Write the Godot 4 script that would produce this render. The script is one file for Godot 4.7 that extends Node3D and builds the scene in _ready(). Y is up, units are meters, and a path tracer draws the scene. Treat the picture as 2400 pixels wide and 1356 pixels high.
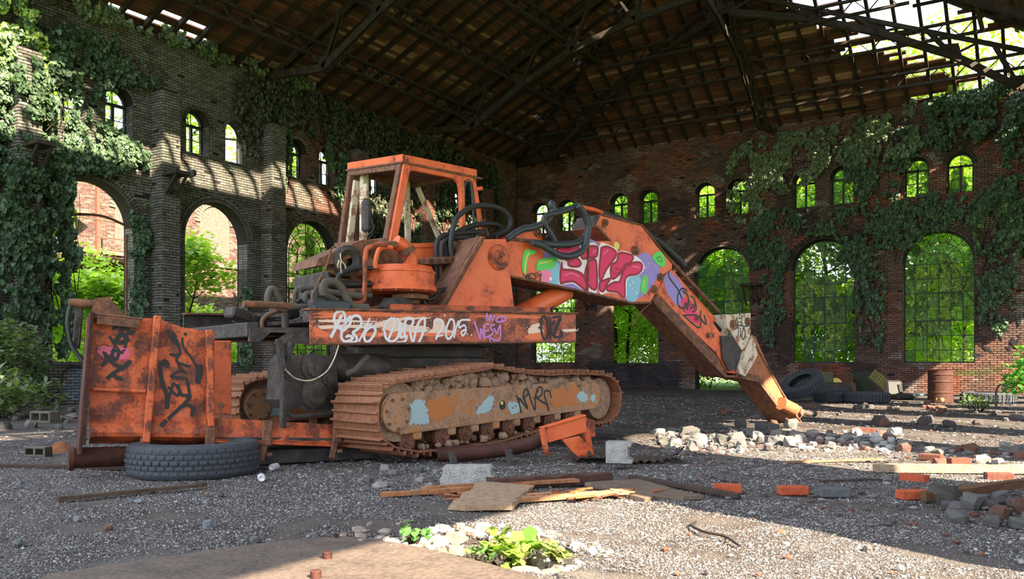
extends Node3D
# A ruined brick hall with a wrecked tracked excavator. Left wall: plane X = 0. Back wall: plane Z = 0. Units: metres.

const W := 23.5          # width of the hall
const LEN := 44.0        # length of the hall
const EAVE := 10.3
const S1 := 0.45         # pitch of the long slopes
const S2 := 0.7          # pitch of the hipped end
var rng := RandomNumberGenerator.new()
var M := {}
var used := {}

const TAGS_BEAM := [
	["s", 0.035, "white", [-1.86,1.29,-1.81,1.38,-1.75,1.5]],
	["s", 0.03, "white", [-1.8,1.39,-1.83,1.45,-1.82,1.51,-1.79,1.54,-1.74,1.55,-1.71,1.5,-1.71,1.43,-1.75,1.37,-1.8,1.39]],
	["s", 0.03, "white", [-1.75,1.34,-1.7,1.37,-1.65,1.43,-1.64,1.49,-1.67,1.48,-1.7,1.43,-1.74,1.35,-1.75,1.28,-1.71,1.24,-1.66,1.25,-1.62,1.28,-1.66,1.3,-1.69,1.29]],
	["s", 0.03, "white", [-1.63,1.49,-1.58,1.51,-1.53,1.48,-1.53,1.41,-1.58,1.36,-1.62,1.33,-1.58,1.29,-1.58,1.25,-1.61,1.23,-1.65,1.24]],
	["s", 0.022, "white", [-1.43,1.48,-1.49,1.35,-1.55,1.25]],
	["s", 0.02, "white", [-1.5,1.43,-1.45,1.42,-1.4,1.43]],
	["s", 0.03, "white", [-1.43,1.39,-1.48,1.34,-1.49,1.28,-1.46,1.24,-1.41,1.27,-1.36,1.35,-1.38,1.4,-1.43,1.39]],
	["s", 0.03, "white", [-1.26,1.37,-1.23,1.45,-1.17,1.49,-1.13,1.47,-1.15,1.39,-1.2,1.28]],
	["s", 0.03, "white", [-1.25,1.35,-1.23,1.28,-1.16,1.25,-1.09,1.3,-1.07,1.43,-1.09,1.49]],
	["s", 0.03, "white", [-1.08,1.47,-1.04,1.39,-1.06,1.3,-0.983,1.31,-1.01,1.25,-1.09,1.24]],
	["s", 0.03, "white", [-1.01,1.32,-0.997,1.47,-0.94,1.5,-0.898,1.47,-0.94,1.38,-0.912,1.25]],
	["s", 0.03, "white", [-0.898,1.25,-0.855,1.41,-0.797,1.5,-0.754,1.49,-0.768,1.37,-0.833,1.24]],
	["s", 0.02, "white", [-0.898,1.36,-0.739,1.37]],
	["s", 0.03, "white", [-0.629,1.43,-0.622,1.49,-0.562,1.5,-0.517,1.47,-0.535,1.4,-0.592,1.33,-0.607,1.29]],
	["s", 0.02, "white", [-0.607,1.31,-0.525,1.33]],
	["s", 0.026, "white", [-0.423,1.51,-0.464,1.43,-0.48,1.34,-0.448,1.29,-0.396,1.33,-0.366,1.43,-0.381,1.5,-0.423,1.51]],
	["s", 0.022, "white", [-0.312,1.49,-0.343,1.41,-0.369,1.31]],
	["s", 0.022, "white", [-0.156,1.51,-0.281,1.5,-0.301,1.42,-0.23,1.45,-0.208,1.39,-0.25,1.33,-0.273,1.37,-0.219,1.4]],
	["d", 0.02, "white", [-0.192,1.35]],
	["d", 0.02, "white", [-0.132,1.34]],
	["d", 0.022, "white", [-0.495,1.55]],
	["d", 0.018, "white", [-1.31,1.32]],
	["d", 0.018, "white", [-1.28,1.32]],
	["s", 0.022, "purple", [0.079,1.51,0.084,1.59,0.118,1.51,0.136,1.58,0.16,1.51,0.193,1.57]],
	["s", 0.022, "purple", [0.289,1.57,0.214,1.53,0.242,1.5,0.364,1.53,0.297,1.57,0.314,1.5]],
	["s", 0.026, "purple", [-0.093,1.49,-0.045,1.38,-0.013,1.3,-0.002,1.41,0.046,1.31,0.035,1.45]],
	["s", 0.022, "purple", [0.116,1.47,0.059,1.46,0.051,1.32,0.132,1.34]],
	["s", 0.02, "purple", [0.059,1.39,0.111,1.4]],
	["s", 0.024, "purple", [0.19,1.47,0.132,1.44,0.17,1.38,0.124,1.32,0.132,1.27]],
	["s", 0.024, "purple", [0.19,1.42,0.226,1.37,0.275,1.46,0.272,1.31,0.214,1.28,0.144,1.31]],
	["s", 0.03, "black", [0.956,1.59,0.907,1.57,0.896,1.44,0.938,1.32,0.992,1.34,0.994,1.53,0.95,1.59]],
	["s", 0.028, "black", [1.04,1.57,1.04,1.33]],
	["s", 0.026, "black", [1.11,1.54,1.05,1.45,1.11,1.34]],
	["s", 0.03, "black", [1.09,1.58,1.21,1.59,1.15,1.46,1.11,1.35,1.23,1.36,1.22,1.42]],
	["d", 0.03, "black", [0.866,1.45]],
]

const WORN_GLINT_BEAM := [  # worn orange paint; the pale rows paint in sunlight reflections
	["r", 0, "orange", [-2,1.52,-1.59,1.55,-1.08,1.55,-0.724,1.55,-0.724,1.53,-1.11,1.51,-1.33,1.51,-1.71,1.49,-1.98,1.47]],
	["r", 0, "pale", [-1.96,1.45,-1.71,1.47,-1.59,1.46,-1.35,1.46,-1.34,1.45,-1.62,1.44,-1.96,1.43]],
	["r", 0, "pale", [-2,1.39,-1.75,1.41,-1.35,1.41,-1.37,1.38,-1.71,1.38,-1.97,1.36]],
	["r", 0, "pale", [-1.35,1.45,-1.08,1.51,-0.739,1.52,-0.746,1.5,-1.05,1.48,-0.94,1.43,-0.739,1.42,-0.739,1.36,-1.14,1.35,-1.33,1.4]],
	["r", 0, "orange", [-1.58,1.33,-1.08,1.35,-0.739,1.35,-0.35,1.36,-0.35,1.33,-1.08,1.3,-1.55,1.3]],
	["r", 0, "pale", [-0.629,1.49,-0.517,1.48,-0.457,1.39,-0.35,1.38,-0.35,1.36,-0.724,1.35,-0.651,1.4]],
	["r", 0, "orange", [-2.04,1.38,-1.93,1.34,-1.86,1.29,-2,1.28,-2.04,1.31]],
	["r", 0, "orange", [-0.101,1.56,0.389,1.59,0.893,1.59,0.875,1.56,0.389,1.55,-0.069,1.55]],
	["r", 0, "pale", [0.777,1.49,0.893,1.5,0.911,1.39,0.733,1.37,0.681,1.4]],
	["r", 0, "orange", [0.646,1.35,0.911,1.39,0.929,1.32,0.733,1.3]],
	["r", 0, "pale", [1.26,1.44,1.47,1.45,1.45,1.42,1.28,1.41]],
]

const TAGS_BOOM := [
	["f", 0, "lilac", [1.45,2.45,1.68,2.58,2.41,2.69,2.41,2,1.98,2.01,1.51,2.08,1.45,2.23]],
	["f", 0, "lilac", [3.06,2.41,3.29,2.61,3.49,2.58,3.67,2.42,3.55,2.2,3.29,1.98,3.06,1.92,2.96,1.93,2.98,2.22]],
	["f", 0, "skyblue", [3,2.22,3.21,2.28,3.27,2.17,3.17,1.92,2.98,1.93]],
	["f", 0, "skyblue", [1.51,2.34,1.71,2.34,1.74,2.1,1.54,2.07]],
	["d", 0.11, "yellow", [2.78,2.67]],
	["f", 0, "halo", [1.64,2.54,1.77,2.59,1.9,2.59,2.01,2.64,2.11,2.59,2.18,2.62,2.4,2.64,2.4,2.02,2.29,2,2.17,2,2.01,2.07,1.94,2.09,1.81,2.07,1.72,2.05,1.7,2.14,1.74,2.26,1.73,2.36,1.66,2.39,1.63,2.46]],
	["f", 0, "halo", [2.44,2.63,2.6,2.67,2.78,2.62,2.79,2.58,2.91,2.61,3.1,2.58,3.29,2.49,3.34,2.39,3.23,2.29,3.03,2.24,2.98,2.15,2.97,1.97,2.89,1.94,2.78,2,2.59,2,2.44,2.02]],
	["f", 0, "magenta", [1.68,2.54,1.77,2.57,1.89,2.57,2.01,2.62,2.07,2.56,2.04,2.48,1.89,2.39,1.81,2.41,1.71,2.42,1.66,2.48]],
	["f", 0, "magenta", [1.88,2.39,2.01,2.44,2.1,2.38,2.06,2.33,1.93,2.32,1.87,2.34]],
	["f", 0, "magenta", [1.76,2.35,1.78,2.27,1.94,2.27,2.1,2.24,2.18,2.17,2.23,2.06,2.18,2.02,2.06,2.08,1.96,2.12,1.81,2.1,1.74,2.08,1.73,2.18]],
	["f", 0, "magenta", [2.1,2.5,2.18,2.59,2.39,2.62,2.39,2.49,2.25,2.46,2.13,2.44]],
	["f", 0, "magenta", [2.25,2.42,2.34,2.44,2.39,2.39,2.39,2.07,2.31,2.04,2.2,2.12,2.17,2.18,2.19,2.3]],
	["f", 0, "magenta", [2.48,2.61,2.59,2.64,2.74,2.6,2.76,2.52,2.59,2.34,2.47,2.16,2.44,2.27,2.45,2.4]],
	["f", 0, "magenta", [2.81,2.56,2.91,2.58,3.1,2.55,3.06,2.46,2.94,2.41,2.85,2.29,2.7,2.2,2.66,2.28,2.68,2.39,2.78,2.45]],
	["f", 0, "magenta", [2.96,2.39,3.13,2.46,3.27,2.46,3.29,2.38,3.19,2.3,3,2.26,2.94,2.17,2.94,1.98,2.89,1.96,2.79,2.02,2.61,2.03,2.59,2.08,2.72,2.15,2.83,2.17,2.88,2.27]],
	["f", 0, "magenta", [2.45,2.14,2.54,2.17,2.65,2.2,2.58,2.11,2.52,2.02,2.45,2.04]],
	["s", 0.032, "crimson", [1.68,2.54,1.77,2.57,1.89,2.57,2.01,2.62,2.07,2.56,2.04,2.48,1.89,2.39,1.81,2.41,1.71,2.42,1.66,2.48,1.68,2.54]],
	["s", 0.032, "crimson", [1.88,2.39,2.01,2.44,2.1,2.38,2.06,2.33,1.93,2.32,1.87,2.34,1.88,2.39]],
	["s", 0.032, "crimson", [1.76,2.35,1.78,2.27,1.94,2.27,2.1,2.24,2.18,2.17,2.23,2.06,2.18,2.02,2.06,2.08,1.96,2.12,1.81,2.1,1.74,2.08,1.73,2.18,1.76,2.35]],
	["s", 0.032, "crimson", [2.1,2.5,2.18,2.59,2.39,2.62,2.39,2.49,2.25,2.46,2.13,2.44,2.1,2.5]],
	["s", 0.032, "crimson", [2.25,2.42,2.34,2.44,2.39,2.39,2.39,2.07,2.31,2.04,2.2,2.12,2.17,2.18,2.19,2.3,2.25,2.42]],
	["s", 0.032, "crimson", [2.48,2.61,2.59,2.64,2.74,2.6,2.76,2.52,2.59,2.34,2.47,2.16,2.44,2.27,2.45,2.4,2.48,2.61]],
	["s", 0.032, "crimson", [2.81,2.56,2.91,2.58,3.1,2.55,3.06,2.46,2.94,2.41,2.85,2.29,2.7,2.2,2.66,2.28,2.68,2.39,2.78,2.45,2.81,2.56]],
	["s", 0.032, "crimson", [2.96,2.39,3.13,2.46,3.27,2.46,3.29,2.38,3.19,2.3,3,2.26,2.94,2.17,2.94,1.98,2.89,1.96,2.79,2.02,2.61,2.03,2.59,2.08,2.72,2.15,2.83,2.17,2.88,2.27,2.96,2.39]],
	["s", 0.032, "crimson", [2.45,2.14,2.54,2.17,2.65,2.2,2.58,2.11,2.52,2.02,2.45,2.04,2.45,2.14]],
	["s", 0.012, "crimson", [2.67,2.36,2.72,2.28,2.81,2.29,2.86,2.35]],
	["s", 0.01, "crimson", [2.74,2.35,2.78,2.33,2.79,2.37,2.81,2.33]],
	["s", 0.012, "crimson", [2.27,2.35,2.24,2.25,2.25,2.16]],
	["s", 0.012, "pink", [1.77,2.47,1.89,2.51,1.99,2.54]],
	["s", 0.014, "pink", [1.81,2.19,1.94,2.23,2.06,2.19]],
	["s", 0.014, "pink", [2.52,2.53,2.61,2.59]],
	["s", 0.014, "pink", [3.1,2.4,3.23,2.4]],
	["s", 0.014, "pink", [2.32,2.54,2.38,2.57]],
	["f", 0, "green", [1.13,2.47,1.31,2.47,1.28,2.43,1.2,2.4,1.17,2.3,1.15,2.17,1.11,2.15,1.08,2.27]],
	["s", 0.02, "yellow", [1.19,2.44,1.15,2.35,1.13,2.24,1.12,2.11]],
	["f", 0, "green", [1.36,2.36,1.65,2.42,1.66,2.35,1.59,2.27,1.35,2.22,1.32,2.26]],
	["s", 0.018, "yellow", [1.38,2.32,1.59,2.37]],
	["f", 0, "green", [3.53,2.61,3.69,2.66,3.79,2.52,3.71,2.43,3.52,2.53]],
	["s", 0.016, "darkgreen", [3.59,2.56,3.67,2.58,3.71,2.52,3.64,2.52,3.59,2.56]],
	["f", 0, "green", [3.31,2.28,3.41,2.25,3.37,2.03,3.25,2.07]],
	["s", 0.016, "yellow", [3.33,2.22,3.32,2.11]],
	["f", 0, "pink", [1.38,2.21,1.51,2.24,1.58,2.17,1.53,2.08,1.4,2.09]],
	["d", 0.05, "halo", [1.56,2.13]],
	["d", 0.028, "halo", [3.04,2.13]],
	["d", 0.028, "halo", [3.1,2.18]],
	["d", 0.02, "halo", [3.37,2.4]],
	["d", 0.02, "halo", [3.42,2.46]],
	["d", 0.02, "halo", [3.09,2.09]],
	["d", 0.03, "halo", [3.18,2.03]],
	["s", 0.014, "black", [1.11,2.17,1.14,2.1,1.16,2.16,1.19,2.1,1.19,2.17]],
	["s", 0.014, "black", [1.26,2.18,1.22,2.17,1.22,2.11,1.26,2.12]],
	["s", 0.014, "black", [1.32,2.19,1.28,2.17,1.32,2.14,1.28,2.1]],
	["s", 0.014, "black", [1.34,2.19,1.37,2.15,1.4,2.19,1.38,2.08]],
]

const TAGS_STICK := [
	["f", 0, "lilac", [3.8,2.27,3.95,2.38,4.25,2.16,4.18,1.89,4.04,1.93,3.88,2.08]],
	["f", 0, "magenta", [4.18,1.96,4.35,1.99,4.55,1.79,4.66,1.62,4.48,1.66,4.28,1.78]],
	["s", 0.03, "black", [3.95,2.42,3.91,2.39,3.93,2.3,4.03,2.21,4.13,2.12,4.21,2]],
	["s", 0.03, "black", [4.32,2.13,4.2,2.15,4.11,2.03,4.14,1.89,4.25,1.86,4.35,1.95,4.34,2.06,4.23,2.11]],
	["s", 0.025, "black", [4.25,1.81,4.29,1.95,4.33,1.84,4.37,1.99]],
	["s", 0.022, "black", [4.39,1.97,4.41,1.85,4.46,1.93,4.48,1.86,4.52,1.93]],
	["s", 0.025, "black", [4.23,1.75,4.6,1.75,4.6,1.57,4.25,1.75]],
	["s", 0.025, "black", [4.41,2.05,4.5,2,4.54,1.86,4.45,1.81]],
	["s", 0.03, "black", [4.65,1.83,4.64,1.73,4.73,1.65,4.78,1.64,4.73,1.76]],
	["s", 0.015, "black", [4.9,1.5,4.96,1.43]],
	["s", 0.015, "black", [4.97,1.5,4.9,1.42]],
]

const TAGS_PLATE := [
	["s", 0.016, "black", [5.47,1.76,5.43,1.68,5.49,1.61]],
	["s", 0.016, "black", [5.6,1.78,5.54,1.81,5.53,1.74,5.6,1.76,5.58,1.64]],
	["s", 0.016, "black", [5.39,1.56,5.51,1.59,5.49,1.44]],
	["s", 0.018, "black", [5.56,1.59,5.57,1.44]],
	["s", 0.02, "black", [5.65,1.61,5.6,1.5,5.62,1.41,5.68,1.47,5.67,1.57,5.62,1.59]],
	["s", 0.018, "black", [5.5,1.64,5.69,1.62,5.81,1.64,5.8,1.58]],
	["s", 0.014, "black", [5.45,1.66,5.56,1.69,5.63,1.62]],
]

const TAGS_FRAME := [
	["r", 0, "paleblue", [-0.312,0.587,-0.198,0.589,-0.127,0.514,-0.145,0.422,-0.233,0.4,-0.321,0.457]],
	["r", 0, "paleblue", [-0.037,0.603,0.036,0.614,0.092,0.653,0.224,0.621,0.282,0.427,0.167,0.405,-0.037,0.429]],
	["r", 0, "paleblue", [0.998,0.493,1.22,0.663,1.29,0.631,1.24,0.513,1.09,0.46]],
	["r", 0, "paleblue", [1.54,0.577,1.74,0.555,1.74,0.462,1.57,0.454]],
	["r", 0, "paleblue", [2.86,0.618,3,0.673,3.12,0.576,2.98,0.529]],
	["r", 0, "paleblue", [3.19,0.609,3.28,0.615,3.26,0.537,3.19,0.54]],
	["r", 0, "rustorange", [0.282,0.633,0.558,0.681,0.619,0.566,0.558,0.455,0.32,0.439,0.262,0.524]],
	["r", 0, "rustorange", [2.33,0.697,2.83,0.736,2.83,0.534,2.44,0.482,2.33,0.567]],
	["d", 0.11, "black", [1.44,0.55]],
	["d", 0.045, "yellow", [1.43,0.574]],
	["s", 0.022, "black", [1.69,0.65,1.74,0.54,1.77,0.453,1.73,0.618,1.89,0.495,1.81,0.646,1.86,0.723,1.91,0.675,1.81,0.615]],
	["s", 0.022, "black", [1.91,0.683,1.96,0.579,2.03,0.473,2.04,0.64,2.09,0.703]],
	["s", 0.022, "black", [2.01,0.609,2.14,0.637,2.17,0.717,2.09,0.735,2.05,0.64,2.14,0.573,2.26,0.521,2.29,0.406]],
	["s", 0.022, "black", [2.34,0.607,2.31,0.681,2.23,0.691,2.21,0.636,2.27,0.52,2.3,0.414]],
	["d", 0.02, "black", [1.62,0.51]],
	["d", 0.02, "black", [1.67,0.527]],
]

const TAGS_BLADE := [
	["r", 0, "pinkpaint", [-0.396,1.16,-0.301,1.17,-0.258,1.15,-0.171,1.16,-0.133,1.11,-0.155,1.06,-0.225,1.05,-0.311,1.06,-0.375,1.08]],
	["s", 0.034, "black", [-0.274,1.33,-0.209,1.37,-0.215,1.28,-0.18,1.37,-0.147,1.29,-0.111,1.3]],
	["s", 0.041, "black", [-0.258,1.21,-0.209,1.28,-0.166,1.23,-0.225,1.2,-0.258,1.22]],
	["s", 0.024, "black", [-0.303,1.25,-0.258,1.17,-0.204,1.11,-0.173,1.2,-0.171,1.28]],
	["s", 0.031, "black", [-0.285,1.12,-0.234,1.13,-0.252,1.05,-0.285,1.08,-0.274,1.14]],
	["s", 0.034, "black", [-0.349,1.11,-0.314,1.05,-0.279,1.02,-0.209,0.976,-0.144,1.03]],
	["s", 0.037, "black", [-0.365,1,-0.299,1.08]],
	["s", 0.034, "black", [-0.209,0.976,-0.269,0.933,-0.322,0.886]],
	["s", 0.037, "black", [-0.274,0.912,-0.249,0.886,-0.22,0.878]],
	["s", 0.024, "black", [0.226,1.3,0.272,1.2,0.289,1.1,0.206,1.1,0.278,1.08]],
	["s", 0.02, "black", [0.197,1.27,0.278,1.18]],
	["s", 0.024, "black", [0.266,1.1,0.266,1.03,0.373,0.988]],
	["s", 0.024, "black", [0.272,1.02,0.301,0.957,0.336,0.933]],
	["s", 0.02, "black", [0.31,1.25,0.318,1.17,0.394,1.06,0.453,0.944,0.447,0.833]],
	["s", 0.054, "black", [0.465,0.982,0.447,0.846]],
	["s", 0.037, "black", [0.174,0.992,0.169,1.03,0.142,1.03,0.117,0.97,0.134,0.837,0.174,0.715,0.174,0.612]],
	["s", 0.024, "black", [0.306,0.957,0.209,0.897,0.336,0.874,0.353,0.834,0.373,0.711]],
	["s", 0.024, "black", [0.186,0.794,0.26,0.719,0.278,0.768,0.231,0.829,0.209,0.763,0.174,0.642]],
	["s", 0.031, "black", [0.266,0.811,0.301,0.725,0.373,0.711,0.324,0.638,0.186,0.508]],
	["s", 0.034, "black", [0.289,0.609,0.353,0.628,0.4,0.59,0.392,0.536]],
	["d", 0.04, "black", [0.149,0.483]],
	["d", 0.045, "black", [0.123,0.456]],
	["d", 0.035, "black", [0.188,1.31]],
	["d", 0.03, "black", [0.336,1.29]],
]

const HOSES := [
	["hose", "rubber", 0.04, [0.257,2.69,-0.95,0.307,2.83,-0.95,0.428,2.94,-0.95,0.592,3.02,-0.95,0.779,3.05,-0.95,0.993,3.04,-0.95,1.15,2.95,-0.95,1.17,2.83,-0.95,1.08,2.73,-0.95,0.95,2.67,-0.95]],
	["hose", "rubber", 0.036, [0.295,2.62,-1.05,0.456,2.72,-1.05,0.663,2.8,-1.05,0.874,2.84,-1.05,1.05,2.84,-1.05,1.11,2.79,-1.05,1.05,2.74,-1.05,0.938,2.68,-1.05]],
	["hose", "rubber", 0.038, [0.045,2.31,-1,0.045,2.48,-1,0.103,2.58,-1,0.261,2.64,-1,0.524,2.69,-1,0.774,2.72,-1,0.795,2.71,-1,0.627,2.65,-1]],
	["hose", "rubber", 0.04, [0.214,2.35,-0.9,0.194,2.51,-0.9,0.224,2.68,-0.9]],
	["hose", "rubber", 0.034, [0.09,2.31,-0.95,0.09,2.46,-0.95,0.149,2.55,-0.95,0.327,2.6,-0.95,0.592,2.61,-0.95]],
	["hose", "rubber", 0.034, [0.198,2.33,-1,0.198,2.49,-1,0.261,2.6,-1]],
	["hose", "rubber", 0.045, [-0.007,2.24,-0.95,0.012,2.08,-0.95,-0.007,1.93,-0.95]],
	["hose", "brownhose", 0.035, [0.071,2.23,-0.95,0.08,2.08,-0.95,0.071,1.94,-0.95]],
	["hose", "rubber", 0.035, [0.149,2.23,-0.95,0.168,2.09,-0.95,0.09,1.94,-0.95,-0.064,1.78,-0.95]],
	["hose", "rubber", 0.03, [0.228,2.24,-0.95,0.237,2.08,-0.95,0.208,1.94,-0.95]],
	["hose", "brownhose", 0.03, [0.297,2.25,-0.95,0.297,2.1,-0.95,0.168,1.93,-0.95,-0.026,1.91,-0.95]],
	["hose", "bluehose", 0.05, [0.826,2.58,-0.58,0.931,2.65,-0.58,1.08,2.73,-0.58,1.25,2.77,-0.58,1.4,2.83,-0.58,1.51,2.9,-0.58,1.58,3,-0.58,1.59,3.08,-0.58,1.57,3.12,-0.58,1.56,3.08,-0.58,1.64,3.03,-0.58,1.79,3.05,-0.58,1.94,3.1,-0.58,2.04,3.14,-0.58]],
	["hose", "bluehose", 0.05, [1.97,3.12,-0.5,2.06,3.04,-0.5,2.14,2.92,-0.5,2.12,2.78,-0.5,2.02,2.66,-0.5,1.85,2.6,-0.5,1.59,2.57,-0.5,1.36,2.56,-0.5,1.17,2.56,-0.5]],
	["hose", "bluehose", 0.05, [2.04,2.98,-0.45,2.1,2.86,-0.45,2.08,2.71,-0.45,2.02,2.55,-0.45,1.91,2.47,-0.45,1.71,2.42,-0.45,1.53,2.44,-0.45,1.37,2.5,-0.45,1.24,2.54,-0.45,1.13,2.55,-0.45]],
	["hose", "bluehose", 0.042, [1.61,2.61,-0.55,1.53,2.71,-0.55,1.44,2.81,-0.55,1.41,2.89,-0.55,1.47,2.95,-0.55,1.61,2.99,-0.55,1.78,3.04,-0.55]],
	["hose", "rubber", 0.035, [1.68,2.62,-0.62,1.59,2.65,-0.62,1.52,2.69,-0.62]],
	["pipe", "rust", 0.035, [0.827,2.59,-0.62,1.04,2.59,-0.62,1.21,2.59,-0.62,1.27,2.59,-0.62]],
	["pipe", "orange", 0.035, [2.17,3.17,-0.72,2.31,3.16,-0.72,2.49,3.15,-0.72,2.65,3.12,-0.72]],
	["pipe", "rubber", 0.045, [2.62,3.11,-0.68,2.89,3.08,-0.68,3.22,3.02,-0.68,3.41,2.97,-0.68,3.57,2.89,-0.68,3.73,2.81,-0.68,3.94,2.74,-0.68]],
	["pipe", "rubber", 0.06, [3.69,2.83,-0.68,3.84,2.77,-0.68,4.02,2.67,-0.68,4.17,2.59,-0.68,4.3,2.5,-0.68]],
	["pipe", "rustorange", 0.03, [-1.02,2.32,-0.35,-1.1,2.32,-0.35,-1.18,2.3,-0.35,-1.25,2.27,-0.35,-1.28,2.23,-0.35,-1.29,2.08,-0.35,-1.29,1.93,-0.35,-1.3,1.74,-0.35,-1.31,1.7,-0.35,-1.35,1.67,-0.35,-1.42,1.66,-0.35]],
	["pipe", "orange", 0.03, [-0.867,2.32,-0.5,-0.955,2.32,-0.5,-1.03,2.29,-0.5,-1.06,2.23,-0.5,-1.08,2.15,-0.5,-1.08,2.07,-0.5]],
	["hose", "rubber", 0.03, [-1.56,1.9,-0.5,-1.52,1.97,-0.5,-1.46,2.01,-0.5,-1.36,2.05,-0.5,-1.26,2.07,-0.5,-1.12,2.07,-0.5]],
	["hose", "rubber", 0.012, [-1.09,2.07,-0.55,-0.909,2.1,-0.55,-0.757,2.15,-0.55,-0.675,2.2,-0.55,-0.647,2.25,-0.55,-0.61,2.28,-0.55]],
	["hose", "greyhose", 0.048, [-1.91,1.7,-0.1,-1.9,1.77,-0.1,-1.88,1.83,-0.1,-1.82,1.85,-0.1,-1.75,1.84,-0.1,-1.68,1.78,-0.1,-1.64,1.71,-0.1,-1.59,1.63,-0.1,-1.53,1.6,-0.1,-1.39,1.6,-0.1]],
	["hose", "greyhose", 0.04, [-2.05,1.77,-0.35,-2.01,1.79,-0.35,-1.9,1.79,-0.35,-1.8,1.78,-0.35,-1.65,1.76,-0.35,-1.5,1.75,-0.35,-1.34,1.74,-0.35]],
	["hose", "greyhose", 0.04, [-1.82,1.65,-0.3,-1.92,1.65,-0.3,-1.99,1.67,-0.3,-2,1.71,-0.3,-1.97,1.73,-0.3,-1.86,1.73,-0.3,-1.75,1.71,-0.3,-1.64,1.67,-0.3]],
	["hose", "rubber", 0.04, [-1.52,1.89,-0.6,-1.38,1.89,-0.6,-1.21,1.9,-0.6,-1.08,1.91,-0.6]],
	["hose", "rubber", 0.035, [-1.56,1.87,-0.7,-1.37,1.85,-0.7,-1.19,1.88,-0.7,-1.03,1.89,-0.7]],
	["pipe", "rust", 0.035, [-1.43,1.81,-0.6,-1.29,1.82,-0.6,-1.08,1.84,-0.6]],
	["hose", "greyhose", 0.04, [-1.64,1.79,-0.6,-1.46,1.78,-0.6,-1.29,1.78,-0.6,-1.08,1.78,-0.6]],
	["hose", "greyhose", 0.04, [-1.63,1.73,-0.45,-1.48,1.71,-0.45,-1.28,1.72,-0.45]],
	["pipe", "rust", 0.025, [-1.63,1.93,-0.8,-1.44,1.95,-0.8,-1.24,1.95,-0.8,-1.01,1.96,-0.8]],
	["hose", "rubber", 0.03, [-1.73,1.87,-0.5,-1.75,1.8,-0.5,-1.83,1.78,-0.5,-1.99,1.79,-0.5]],
	["hose", "rubber", 0.035, [-1.9,1.7,-0.7,-1.85,1.66,-0.7,-1.78,1.66,-0.7,-1.72,1.66,-0.7]],
	["cable", "rust", 0.012, [-1.78,2.2,-0.05,-1.81,2.2,-0.05,-1.84,2.16,-0.05,-1.86,2.08,-0.05,-1.9,1.98,-0.05,-1.96,1.87,-0.05,-2.01,1.76,-0.05,-2.04,1.71,-0.05,-2.04,1.65,-0.05,-2.03,1.6,-0.05]],
	["cable", "pale", 0.008, [-1.53,2.2,-0.45,-1.53,2.16,-0.45,-1.52,2.12,-0.45,-1.48,2.08,-0.45,-1.47,2.04,-0.45]],
	["cable", "pale", 0.008, [-1.52,2.13,-0.45,-1.53,2.06,-0.45,-1.52,1.99,-0.45]],
	["cable", "pale", 0.008, [-1.57,2.12,-0.4,-1.59,2.06,-0.4,-1.58,2.04,-0.4]],
	["pipe", "rust", 0.05, [-0.917,2.36,-0.6,-0.836,2.37,-0.6,-0.755,2.37,-0.6]],
	["hose", "rubber", 0.03, [-0.496,1.86,-0.6,-0.402,1.86,-0.6,-0.2,1.88,-0.6,-0.072,1.91,-0.6,-0.003,1.97,-0.6]],
	["hose", "rubber", 0.028, [-0.414,1.85,-0.55,-0.414,1.71,-0.55]],
	["hose", "rubber", 0.03, [-0.345,1.76,-0.6,-0.239,1.8,-0.6,-0.161,1.87,-0.6]],
	["hose", "greyhose", 0.045, [-2.27,1.61,-0.6,-2.28,1.68,-0.6,-2.27,1.74,-0.6,-2.25,1.78,-0.6,-2.21,1.78,-0.6,-2.18,1.73,-0.6,-2.13,1.66,-0.6,-2.1,1.57,-0.6,-2.09,1.48,-0.6,-2.09,1.39,-0.6]],
	["hose", "greyhose", 0.035, [-1.8,1.67,-0.8,-1.87,1.7,-0.8,-1.89,1.74,-0.8,-1.88,1.8,-0.8,-1.82,1.83,-0.8,-1.72,1.83,-0.8,-1.6,1.82,-0.8]],
	["hose", "greyhose", 0.035, [-1.77,1.67,-0.7,-1.82,1.7,-0.7,-1.81,1.74,-0.7,-1.77,1.76,-0.7,-1.64,1.76,-0.7,-1.46,1.71,-0.7]],
	["hose", "brownhose", 0.025, [-2.18,1.57,-0.5,-2.26,1.54,-0.5,-2.34,1.5,-0.5,-2.38,1.45,-0.5,-2.38,1.38,-0.5]],
	["pipe", "rust", 0.04, [-2.24,1.56,-0.5,-2.21,1.57,-0.5,-2.17,1.57,-0.5]],
	["pipe", "greyhose", 0.035, [-2.21,1.58,-0.3,-2.1,1.59,-0.3,-1.91,1.61,-0.3]],
	["hose", "bluehose", 0.04, [5.65,1.41,-0.95,5.54,1.29,-0.95,5.48,1.15,-0.95,5.56,1,-0.95,5.73,0.917,-0.95,5.88,0.965,-0.95,5.93,1.12,-0.95,5.92,1.25,-0.95]],
	["hose", "rubber", 0.035, [4.94,1.35,-1,4.97,1.14,-1,5.04,1,-1,5.15,0.907,-1,5.26,0.954,-1,5.34,1.12,-1]],
	["cable", "rust", 0.012, [3.1,1.55,-0.62,3.28,1.75,-0.62,3.48,1.9,-0.62]],
]


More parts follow.
